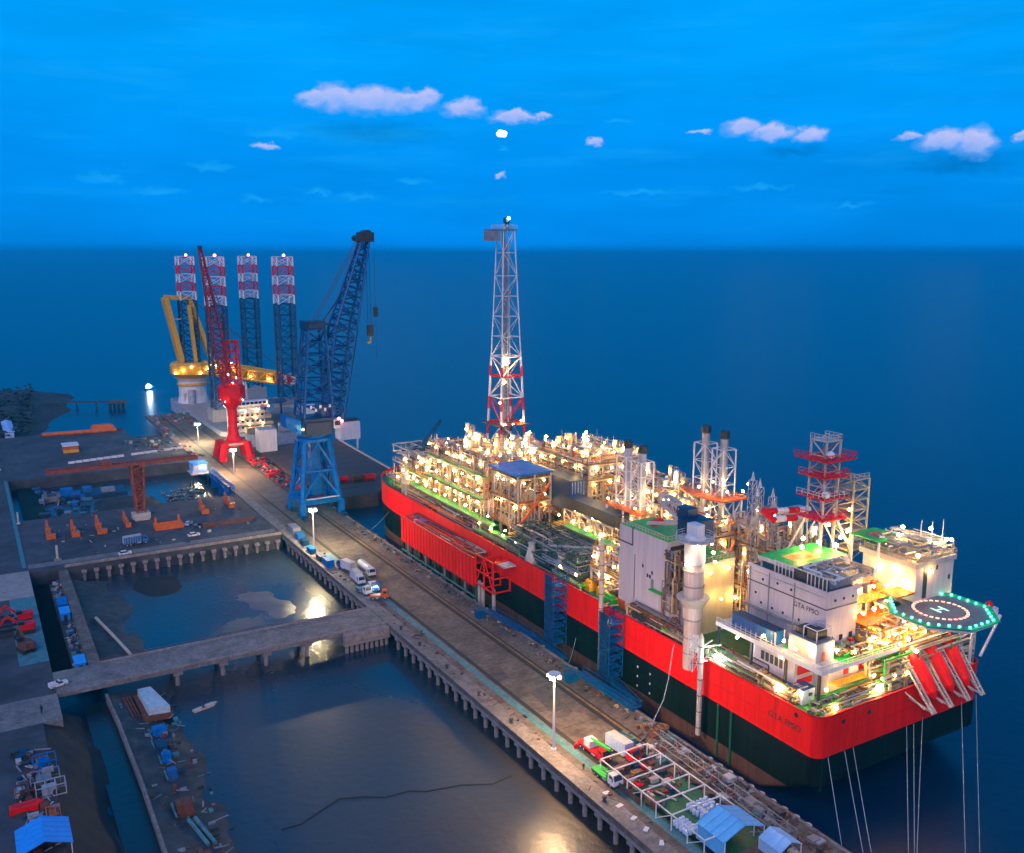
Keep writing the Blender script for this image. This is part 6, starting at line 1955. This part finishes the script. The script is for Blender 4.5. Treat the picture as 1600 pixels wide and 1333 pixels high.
obj("roof_house", MB().box(34.6, 40, 8, 15.4, 48.6, 50.6).box(41.5, 45.6, 6, 12, 48.6, 51.4), m_grey, S)
obj("roof_gear", pipework(MB(), 33, 46, 4.4, 18, 48.8, 51.8, 70, random.Random(6), .1, .3, [m_cream, m_grey, m_white], [2, 2, 2]), [m_cream, m_grey, m_white], S, kind="stuff")
g2 = obj("upper_green_deck", MB().box(31, 39.6, 12.4, 20.4, 51.2, 51.5), m_green, S)
obj("amber_square", MB().box(33.4, 37.2, 14.4, 18, 51.504, 51.53), m_orange, S)
obj("door", MB().box(42.6, 43.4, 5.9, 5.99, 48.7, 50.6), m_redsteel, S)
for x, y in ((31.4, 12.8), (39.2, 12.8), (31.4, 20)):
    inst("support", unit_box(m_white), (x, y, 44), S, scale=(.4, .4, 7.2))
for x, y, z in ((34, 4.6, 50), (37, 3.2, 46.2), (40.5, 5, 51.6), (43.6, 4.6, 52.2), (46, 5, 51.6), (32.0, 9, 46), (32.0, 13.5, 45), (32, 6, 43), (45.5, 10, 53), (41, 14, 53), (35, 10.5, 53)):
    lamp(S, x, y, z, e_white if z > 50 else e_warm, .42)
for k in range(4):
    obj("antenna", MB().cyl((40 + k * 2, 6 + (k % 2) * 4, 48.6), (40 + k * 2, 6 + (k % 2) * 4, 54.5 + k % 3), .09, n=5), m_white, S)

# helideck
HX, HY, HZ = 34.2, -1.6, 39.6
hp = [(HX + 10.3 * math.cos(a * PI / 4 + PI / 8), HY + 10.3 * math.sin(a * PI / 4 + PI / 8)) for a in range(8)]
hd = obj("helideck", MB().prism(hp, HZ - .6, HZ), m_helideck, ship)
ho = [(HX + 11.7 * math.cos(a * PI / 4 + PI / 8), HY + 11.7 * math.sin(a * PI / 4 + PI / 8)) for a in range(8)]
nb = MB()
for i in range(8):
    j = (i + 1) % 8
    nb.add([(*hp[i], HZ - .1), (*hp[j], HZ - .1), (*ho[j], HZ + .25), (*ho[i], HZ + .25), (*hp[i], HZ - .3), (*hp[j], HZ - .3), (*ho[j], HZ + .05), (*ho[i], HZ + .05)],
           [(0, 1, 2, 3), (7, 6, 5, 4), (3, 2, 6, 7), (0, 3, 7, 4), (1, 5, 6, 2)])
obj("safety_net", nb, M("green_net", (0.01, 0.36, 0.17), .7, var=.3), hd)
for i in range(8):
    j = (i + 1) % 8
    for f in (0, .25, .5, .75):
        x, y = hp[i][0] + (hp[j][0] - hp[i][0]) * f, hp[i][1] + (hp[j][1] - hp[i][1]) * f
        lamp(hd, x, y, HZ + .25, e_green, .27, "perimeter_lamp")
for k in range(28):
    a0, a1 = 2 * PI * k / 28, 2 * PI * (k + .58) / 28
    mb = MB()
    am = (a0 + a1) / 2
    mb.add([(HX + r * math.cos(a), HY + r * math.sin(a), z) for z in (HZ + .004, HZ + .06) for a in (a0, am, a1) for r in (5.1, 5.7)],
           [(6, 7, 9, 8), (8, 9, 11, 10), (0, 2, 3, 1), (2, 4, 5, 3), (1, 3, 9, 7), (0, 6, 8, 2)])
    obj("ring_dash", mb, e_amber, hd)
inst("lettering", text_mesh("lettering", "H", 4.0, e_hgreen, .03), (HX, HY, HZ + .04), hd, rot=(0, 0, -.12), scale=(1.15, 1, 1))
sup = MB()
for i in range(8):
    sup.bar((*hp[i], HZ - .8), (*hp[(i + 1) % 8], HZ - .8), .4)
for a in range(-2, 3):
    sup.bar((HX - 8.8, HY + a * 3.2, HZ - .9), (HX + 8.8, HY + a * 3.2, HZ - .9), .35)
for x in (27, 34, 41):
    sup.bar((x, 4, 30), (x, -8, HZ - 1), .4).bar((x, 4, 30), (x, 3, HZ - 1), .5).bar((x, 3, HZ - 4), (x, -6, HZ - 1), .3)
sup.bar((48, 3, 30), (42, -4, HZ - 1), .5).bar((50, 6, 24), (43, 1, HZ - 1), .5)
obj("support_truss", sup, m_white, hd)
obj("access_ramp", MB().box(26, 30, 4.6, 9, HZ - .4, HZ), m_mgrey, hd)
for x, y in ((41, -8.2), (44, -4.6), (44.6, -1)):
    lamp(hd, x, y, HZ - 2.2, e_white, .4)
q = obj("foam_station", MB().box(45.0, 47.6, -6.4, -3.6, HZ - 2.2, HZ - .6), m_white, hd)
obj("foam_monitor", MB().lathe((46.3, -5, HZ - .6), [(.7, 0), (.8, .8), (.3, 1.4)], 10), m_redsteel, q)

# stern machinery under the helideck
g3 = obj("stern_platform", MB().box(27, 53, 1.8, 10, 30.2, 30.6), m_brown, ship)
obj("platform_gear", pipework(MB(), 27, 52, 2, 9, 30.8, 36.5, 150, random.Random(8), .12, .35, [m_orange, m_cream, m_offwhite, m_yellow], [4, 4, 4, 2]), [m_orange, m_cream, m_offwhite, m_yellow], g3, kind="stuff")
obj("lower_gear", pipework(MB(), 20, 52, 1, 6, 22, 30, 130, random.Random(18), .12, .35, [m_offwhite, m_cream, m_green, m_grey], [4, 4, 2, 2]), [m_offwhite, m_cream, m_green, m_grey], g3, kind="stuff")
obj("rescue_boat_cover", MB().lathe((49.6, 2.6, 31), [(.8, 0), (1.9, .8), (1.9, 2.4), (1.0, 3.4)], 12), m_orange, g3)
obj("blue_locker", MB().box(44.5, 46.6, 1.2, 2.6, 31, 33.4), m_bluebr, g3)
for x, z in ((27.6, 33.4), (29.5, 35.6), (33, 34), (38, 34.6), (43, 34), (48, 34.2), (51, 34.6), (52.4, 36), (25, 33), (23, 35.6), (30.6, 30.0), (24, 26), (28, 25.6)):
    LAMPS.append((x, .8, z, .2 + (x % 1)))
sb = MB().bar((47, 2, 29), (58.5, -.6, 33), .5).bar((53, 0, 24), (58.5, -.6, 33), .45).bar((50, .6, 23), (50, .6, 30), .5)
obj("starboard_outrigger", sb, m_white, ship)

# launch ramps for the red lifeboats: pairs of rails over the transom
RX0 = [28.6, 34.6, 41.0, 47.2]
RX1 = [29.6, 35.6, 41.6, 46.6]
for k in range(4):
    r = MB()
    for s in (-.55, .55):
        r.bar((RX0[k] + s, 6.2, 32.6), (RX1[k] + s, -5.4, 18.4), .34)
    for f in (.1, .3, .5, .7, .9):
        x, y, z = RX0[k] + (RX1[k] - RX0[k]) * f, 6.2 - 11.6 * f, 32.6 - 14.2 * f
        r.bar((x - .55, y, z), (x + .55, y, z), .22)
    rr = obj("launch_ramp", r, m_offwhite, ship)
    obj("ramp_foot", MB().bar((RX1[k] - 1.8, -.3, 20.4), (RX1[k], -5.4, 18.4), .3).bar((RX1[k] + 1.8, -.3, 20.4), (RX1[k], -5.4, 18.4), .3).bar((RX1[k] - 3.2, -.4, 22), (RX1[k] - .4, -3.4, 18.6), .3), m_offwhite, rr)
    obj("ramp_post", MB().bar((RX0[k], 6.6, 31.4), (RX0[k], 6.6, 22), .4).bar((RX0[k], 2, 25.6), (RX0[k], 2, 22), .35), m_offwhite, rr)
obj("ramp_head_beam", MB().bar((27.5, 6.7, 31.7), (48.5, 6.7, 31.7), .5), m_cream, ship)
lb0 = None
for k, lab in enumerate(("red enclosed lifeboat on its slide at the stern, nearest to the quay", "red enclosed lifeboat in the middle slide of the three at the stern", "red enclosed lifeboat on the outermost slide near the sea side of the stern")):
    x0, x1 = (RX0[k] + RX0[k + 1]) / 2, (RX1[k] + RX1[k + 1]) / 2
    a, b = Vector((x0, 5.4, 31.2)), Vector((x1, -3.2, 20.2))
    dv = (b - a)
    Ln = dv.length
    t = thing("lifeboat", lab, "lifeboat", tuple(a), "red lifeboats on the stern slides")
    # hull in a frame running down the slide
    u = dv.normalized()
    sx = Vector((1, 0, 0))
    up = sx.cross(u).normalized() * -1
    up = up if up.z > 0 else -up
    mb = MB()
    prof = [(0, 1.2, .9), (.08, 1.9, 1.3), (.35, 2.1, 1.5), (.7, 2.0, 1.4), (.9, 1.45, 1.0), (1.0, .35, .3)]
    for f, wd, hg in prof:
        c = a + dv * f + up * .2
        for i in range(10):
            an = 2 * PI * i / 10
            mb.v.append(tuple(c + sx * (math.cos(an) * wd) + up * (math.sin(an) * hg)))
    for j in range(len(prof) - 1):
        for i in range(10):
            n2 = (i + 1) % 10
            mb.f.append((j * 10 + i, j * 10 + n2, (j + 1) * 10 + n2, (j + 1) * 10 + i))
            mb.m.append(0)
    mb.f += [tuple(range(10)), tuple(range(50, 60))]
    mb.m += [0, 0]
    obj("hull", mb, m_red, t)
    c = a + dv * .18 + up * 1.5
    obj("wheelhouse", MB().cyl(c - u * .9, c + u * .9, 1.0, .8, 8), m_redsteel, t)
    for s in (-1, 1):
        p0 = a + dv * .3 + sx * s * 2.1 + up * .4
        obj("rub_rail", MB().bar(p0, p0 + dv * .45, .16), m_offwhite, t)

# mast, lattice tower and folded boom
MX, MY = 31, 29
ms = obj("radio_mast", MB().lattice((MX, MY, 53.5), (MX, MY, 72.0), 4.6, 4.6, 5, .30, .18), m_offwhite, ship)
for sx, sy in ((-1, -1), (1, -1), (1, 1), (-1, 1)):
    obj("splayed_leg", MB().bar((MX + sx * 2.3, MY + sy * 2.3, 53.5), (MX + sx * 5.6, MY + sy * 5.0, 44.2), .5).bar((MX + sx * 2.3, MY + sy * 2.3, 53.5), (MX - sx * 1.5, MY + sy * 5, 44.2), .35), m_offwhite, ms)
for z, wd in ((53.2, 5.4), (58.4, 5.6), (63.4, 5.4), (67.6, 6.6)):
    pp = obj("mast_platform", MB().box(MX - wd * .75, MX + wd * .75, MY - wd * .75, MY + wd * .75, z, z + .3), m_redsteel, ms)
    q = wd * .75
    obj("platform_rail", rail(MB(), [(MX - q, MY + q, z + .3), (MX - q, MY - q, z + .3), (MX + q, MY - q, z + .3), (MX + q, MY + q, z + .3)], 1.4, 1.6, .09), m_redsteel if z != 58.4 else m_offwhite, pp, kind="stuff")
obj("mast_head", rail(MB().box(MX - 2.6, MX + 2.6, MY - 2.6, MY + 2.6, 71.8, 72.1), [(MX - 2.5, MY + 2.5, 72.1), (MX - 2.5, MY - 2.5, 72.1), (MX + 2.5, MY - 2.5, 72.1), (MX + 2.5, MY + 2.5, 72.1)], 1.3, 1.2, .09), m_offwhite, ms)
dome = ico(.95, 2)
dome.materials.append(m_white)
inst("radar_dome", dome, (MX - 2.6, MY - 3.8, 69.2), ms)
inst("radar_dome", dome, (MX - 3.0, MY - 3.4, 59.6), ms)
for x, y, z in ((MX - 2, MY - 4, 52.6), (MX + 2, MY - 4.4, 49), (MX - 4.6, MY - 3.6, 48.6), (MX + 4, MY - 4.6, 50.2), (MX, MY - 5, 47.5)):
    lamp(ms, x, y, z, e_white, .42)
lt = obj("lattice_tower", MB().lattice((40, 28, 42), (40, 28, 62), 5.4, 5.4, 8, .28, .2), m_cream, ship)
for k in range(7):
    inst("landing", unit_box(m_cream), (40, 28, 44.6 + k * 2.5), lt, scale=(5.0, 5.0, .12))
obj("landing_rail", rail(MB(), [(37.4, 30.6, 62), (37.4, 25.4, 62), (42.6, 25.4, 62)], 1.3, 1.3, .08), m_offwhite, lt, kind="stuff")
for z in (50, 55, 47):
    lamp(lt, 36.6, 25.6, z, e_warm, .3)
fb = obj("folded_crane", MB().cyl((44, 47.6, DK), (44, 47.6, 46), 1.5, n=12).box(41.6, 46.6, 45.6, 50, 45.5, 49.0), m_offwhite, ship)
bb = [Vector((31, 47, 50.0)), Vector((45, 45, 49.2))]
for s in (0, 1):
    off = Vector((0.5 * s, -2.6 * s, -1.4 * s))
    for k in range(4):
        p, q = bb[0].lerp(bb[1], k / 4) + off, bb[0].lerp(bb[1], (k + 1) / 4) + off
        obj("boom_section", MB().cyl(p, q, .85, n=8), m_redsteel if (k + s) % 2 == 0 else m_white, fb)
obj("boom_end", MB().cyl(bb[0] + Vector((-.2, .6, .3)), bb[0] + Vector((.2, -3.4, -1.7)), .9, n=8), m_redsteel, fb)
for k, (x, y, h) in enumerate(((37.5, 58, 57.5), (39.2, 57, 55.6), (36.4, 55, 54.0), (40.4, 53.4, 53.6), (38, 50.5, 52))):
    obj("vent_spire", MB().lattice((x, y, 37.6), (x, y, h - 2.4), 1.7, 1.5, 7, .11, .08).cyl((x, y, h - 2.4), (x, y, h), .8, .1, n=4), m_mgrey, ship)
for k in range(16):
    y = 43.5 + (k % 8) * 3.6
    x = 36.6 + (k // 8) * 6
    inst("riser_post", unit_cyl(m_offwhite, 8), (x, y, 27), ship, scale=(.3, .3, 15.2))
for y in (48, 56, 64):
    obj("pipe_loop", MB().path([(37.4, y, 38), (37.4, y, 44.5), (41, y, 44.5), (41, y, 38)], .28, 6), m_offwhite, ship)

# red riser balcony on the port side with the striped frame below it
RB0, RB1 = 134.5, 192.5
rb = obj("riser_balcony", MB().box(-6.2, .2, RB0, RB1, 16.4, 17.0), m_redsteel, ship)
obj("balcony_wall", MB().box(-6.4, -6.2, RB0, RB1, 9.4, 18.2).box(-6.2, .2, RB1 - .2, RB1, 9.4, 18.2), m_red, rb)
for k in range(23):
    y = RB0 + .6 + k * 2.5
    inst("wall_rib", unit_box(m_redsteel), (-6.5, y, 9.4), rb, scale=(.26, .3, 8.8))
obj("wall_cap", MB().box(-6.75, -6.0, RB0, RB1, 18.2, 18.6), m_redsteel, rb)
obj("wall_foot", MB().box(-6.75, -6.0, RB0, RB1, 9.0, 9.4), m_redsteel, rb)
for k in range(16):
    y = RB0 + .5 + k * 3.8
    inst("riser_tube", unit_cyl((m_dkgreen, m_hull, m_pile, m_hull)[k % 4], 8), (-5.6, y, -1), rb, scale=(.42, .42, 10.4))
for z in (1.2, 5.4):
    obj("tube_guide", MB().bar((-6.2, RB0, z), (-6.2, RB1, z), .45), m_teal, rb)
rg = random.Random(41)
obj("balcony_gear", pipework(MB(), -5.6, -.6, RB0 + 2, RB1 - 3, 17.2, 19.2, 120, rg, .1, .3, [m_rust, m_redsteel, m_offwhite, m_dark], [5, 4, 2, 2]), [m_rust, m_redsteel, m_offwhite, m_dark], rb, kind="stuff")
for y, mt in ((187, m_bluedk), (181, m_blue), (139.5, m_bluedk)):
    obj("balcony_box", MB().box(-5, -1.2, y - 2, y + 2, 17, 19), mt, rb)
tr = MB()
for y in (122.5, 128.5, 134):
    for x in (-6.2, -.2):
        tr.bar((x, y, 10), (x, y, 20.4), .4)
for z in (10.4, 15, 20.2):
    tr.bar((-6.2, 122.5, z), (-6.2, 134, z), .4).bar((-6.2, 122.5, z), (0, 122.5, z), .4).bar((-6.2, 128.5, z), (0, 128.5, z), .35)
tr.bar((-6.2, 122.5, 10.4), (-6.2, 128.5, 20), .3).bar((-6.2, 134, 10.4), (-6.2, 128.5, 20), .3).bar((-6.2, 122.5, 20), (-.2, 128, 20), .3)
obj("end_truss", tr, m_red, rb)
for y in (124, 131, 133.4):
    inst("riser_tube", unit_cyl(m_offwhite, 8), (-5.2, y, -1), rb, scale=(.6, .6, 12))
obj("balcony_tray", MB().box(-4.8, -.6, 118, 123, 19.6, 20.1), m_mgrey, rb)

# stern side pipes, hull marks and ladders
for y in (28.2, 24):
    inst("hull_pipe", unit_cyl(m_dkgreen, 8), (-.25, y, .5), ship, scale=(.3, .3, 13))
inst("corner_post", unit_cyl(m_hull, 10), (2.2, .6, 6), ship, scale=(.7, .7, 7.4))
print("LAMPS", len(LAMPS), len([o for o in ship.children if o.name.startswith("floodlight")]))

# all the floodlights collected above
cl = Vector(cam.location)
LAMPS.sort(key=lambda l: (Vector(l[:3]) - cl).length)
SINGLE = 300 - len([o for o in bpy.data.objects if o.name.startswith("floodlight") and wloc(o).x > -2])
far_w, far_c = MB(), MB()
for i, (x, y, z, q) in enumerate(LAMPS):
    r = .30 + .12 * ((q * 37) % 1 > .6)
    if i < SINGLE:
        lamp(ship, x, y, z, e_warm if q < .68 else e_white, r)
    else:
        (far_w if q < .68 else far_c).lathe((x, y, z), [(r * .4, -r), (r, -r * .4), (r, r * .4), (r * .4, r)], 6)
obj("small_floodlights", far_w, e_warm, ship, kind="stuff")
obj("small_floodlights", far_c, e_white, ship, kind="stuff")

# things that stand on the ship
t = thing("workshop_container", "long dark blue container on the platform under the wall with the ship's name", "container", (5.6, 21.5, 31.23))
obj("body", MB().box(4.0, 6.8, 16.4, 29.4, 31.4, 34.3), m_bluemid, t)
obj("roof", MB().box(3.95, 6.85, 16.35, 29.45, 34.3, 34.5), m_bluedk, t)
for k in range(13):
    inst("wall_rib", unit_box(m_bluemid), (3.94, 16.9 + k * 1.0, 31.5), t, scale=(.12, .3, 2.7))
for k in range(9):
    obj("white_post", MB().bar((3.3, 16.6 + k * 1.55, 31.23), (3.3, 16.6 + k * 1.55, 32.7), .16), m_offwhite, t)
for x in (4, 6.8):
    obj("end_post", MB().bar((x, 16.3, 31.25), (x, 16.3, 34.4), .22), m_white, t)
obj("skid", MB().box(4, 4.3, 16.4, 29.4, 31.23, 31.4).box(6.5, 6.8, 16.4, 29.4, 31.23, 31.4), m_dark, t)
t = thing("pale_container", "pale blue box container on the corner of the stern deck above the red hull", "container", (5.6, 9.4, DK))
obj("body", MB().box(3.2, 6.8, 7.2, 12.0, DK + .15, DK + 3.4), m_palebl, t)
obj("roof", MB().box(3.1, 6.9, 7.1, 12.1, DK + 3.4, DK + 3.55), m_bluemid, t)
obj("window", MB().box(5.0, 6.0, 7.1, 7.19, DK + 1.8, DK + 2.5), m_dark, t)
obj("skid", MB().box(3.2, 3.6, 7.2, 12, DK, DK + .15).box(6.4, 6.8, 7.2, 12, DK, DK + .15), m_dark, t)

# ================================================================== BETWEEN QUAY AND SHIP
def stair_tower(y, z0, z1, label):
    t = thing("stair_tower", label, "stair tower", (-3, y, z0), "blue scaffold stair towers against the hull")
    obj("frame", MB().lattice((-3.0, y, z0), (-3.0, y, z1), 4.4, 4.4, max(6, int((z1 - z0) / 2.2)), .16, .1), m_blscaf, t)
    n = int((z1 - z0) / 2.4)
    for k in range(n):
        z = z0 + .6 + k * 2.4
        inst("landing", unit_box(m_blue), (-3, y, z), t, scale=(4.0, 4.0, .12))
        obj("stair_flight", MB().bar((-4.9, y - 1.6 * (1 if k % 2 else -1), z), (-4.9, y + 1.6 * (1 if k % 2 else -1), z + 2.4), .5), m_blscaf, t)
    obj("side_mesh", MB().box(-5.16, -5.10, y - 1.2, y + 2.0, z0 + 1, z1), m_bluedk, t)


stair_tower(92, 5.0, 25.4, "blue scaffold stair tower against the hull beside the red balcony's open end")
stair_tower(65.6, 5.6, 23.4, "blue scaffold stair tower against the hull close to the crane column")


def gangway(p, q, w, label, name="gangway"):
    t = thing(name, label, "gangway", p, "blue gangways between quay and ship")
    p, q = Vector(p), Vector(q)
    d = (q - p).normalized()
    s = d.cross(Vector((0, 0, 1))).normalized() * w / 2
    mb = MB()
    mb.bar(p + s, q + s, .3).bar(p - s, q - s, .3)
    n = int((q - p).length / 1.6)
    obj("stringer", mb, m_blscaf, t)
    mb = MB()
    for k in range(n + 1):
        c = p.lerp(q, k / n)
        mb.bar(c + s, c + s + Vector((0, 0, 1.3)), .1).bar(c - s, c - s + Vector((0, 0, 1.3)), .1)
    mb.bar(p + s + Vector((0, 0, 1.3)), q + s + Vector((0, 0, 1.3)), .14).bar(p - s + Vector((0, 0, 1.3)), q - s + Vector((0, 0, 1.3)), .14)
    obj("handrail", mb, m_blscaf, t, kind="stuff")
    up = Vector((0, 0, .1))
    obj("tread", MB().add([tuple(p + s + up), tuple(p - s + up), tuple(q - s + up), tuple(q + s + up), tuple(p + s - up), tuple(p - s - up), tuple(q - s - up), tuple(q + s - up)],
                          [(0, 1, 2, 3), (7, 6, 5, 4), (0, 4, 5, 1), (2, 6, 7, 3), (1, 5, 6, 2), (0, 3, 7, 4)]), m_blscaf, t)
    return t


gangway((-12.0, 116, 8.4), (-6.6, 97, 5.4), 2.6, "broad blue gangway from the quay edge down to the farther stair tower")
gangway((-12.4, 66.5, 8.6), (-9.2, 46.5, 6.6), 3.0, "long broad blue gangway lying along the quay edge below the nearer stair tower")
gangway((-4.6, 63, 6.2), (-8.4, 47, 6.6), 2.0, "thin blue gangway from the nearer stair tower's foot to the quay edge")
gangway((-6.4, 97, 5.2), (-7.6, 80, 5.8), 1.2, "narrow blue gangway running past the farther stair tower's foot")
for x, y, lab in ((-13.6, 117.4, "blue landing box at the head of the farther broad gangway"), (-14.0, 67.9, "blue landing box at the head of the nearer broad gangway")):
    t = thing("landing_box", lab, "platform", (x, y, 6.03))
    obj("box", MB().box(x - 1.4, x + 1.4, y - 1.2, y + 1.2, 6.1, 8.5), m_blscaf, t)
    obj("handrail", rail(MB(), [(x - 1.3, y - 1.1, 8.5), (x - 1.3, y + 1.1, 8.5), (x + 1.3, y + 1.1, 8.5)], 1.1, .7, .05), m_blscaf, t, kind="stuff")
    obj("foot", MB().box(x - 1.5, x + 1.5, y - 1.3, y + 1.3, 6.03, 6.1), m_dark, t)

# truss boom lying along the quay edge, coil of hose, netting
t = thing("truss_boom", "long pale lattice truss lying along the outer edge of the near quay", "truss", (-15, 10, 6.1))
obj("truss", MB().lattice((-14.0, 33, 7.6), (-15.8, -9, 7.6), 1.9, 1.9, 17, .10, .055), m_grey, t)
for y in (29, 15, 1):
    obj("sleeper", MB().box(-16.6, -12.6, y - .3, y + .3, 6.03, 6.3), m_rust, t)
t = thing("hose_coil", "heap of brown hose coils at the quay edge below the crane column", "hose", (-10.4, 37.5, 6.05))
for k in range(5):
    pts = [(-10.6 + k * .25 + (1.5 - k * .12) * math.cos(a * PI / 8), 37.8 - k * .5 + (2.2 - k * .2) * math.sin(a * PI / 8), 6.25 + k * .22) for a in range(17)]
    obj("coil", MB().path(pts, .16, 5), m_rust if k % 2 else m_brown, t)
obj("hose_end", MB().path([(-9.3, 40, 6.4), (-7.0, 41.6, 7.0), (-4.4, 42.4, 9.5), (-2.2, 43.4, 14), (-.6, 44, 21), (.6, 44.5, 22.6)], .13, 6), m_rope, t)


def rope(p, q, sag, label, r=.08, n=12):
    p, q = Vector(p), Vector(q)
    pts = []
    for k in range(n + 1):
        f = k / n
        c = p.lerp(q, f)
        c.z -= sag * 4 * f * (1 - f)
        pts.append(tuple(c))
    tag(obj("mooring_rope", MB().path(pts, r, 5), m_rope), label, "rope", "mooring ropes at the stern" if p.y < 5 else "mooring ropes along the hull")


rope((3.4, -.1, 13.4), (-2.6, -10.0, 0), .1, "pale rope hanging from the stern corner, nearest to the quay")
rope((8.4, -.1, 13.4), (0.6, -12.2, 0), .1, "pale rope hanging from the stern, second from the quay")
rope((11, -.1, 13.4), (2.2, -12.8, 0), .1, "pale rope hanging from the stern, third from the quay")
rope((28.2, -.1, 13.4), (8.2, -16.7, 0), .1, "left rope of the close pair hanging under the lifeboats".replace("left", "inner"))
rope((30.6, -.1, 13.4), (9.2, -17.3, 0), .1, "outer rope of the close pair hanging under the lifeboats")
rope((47.4, -.1, 14.2), (17.8, -22.3, 0), .1, "rope hanging from the transom below the outermost lifeboat slide")
rope((53.6, .4, 14.2), (20.4, -23.6, 0), .1, "rope hanging at the sea side corner of the stern")
rope((33.6, -.1, 14.0), (-14, -34, 6.3), 3.0, "long sagging rope running from the stern across the water to the quay end")
rope((0, 86, 8), (-12, 74, 6.4), 2.0, "rope slanting from the hull to the quay between the two stair towers")
rope((4.4, 222, 15), (-10.5, 216, 6.3), 1.0, "short rope from the bow to the quay beside the rounded bow")
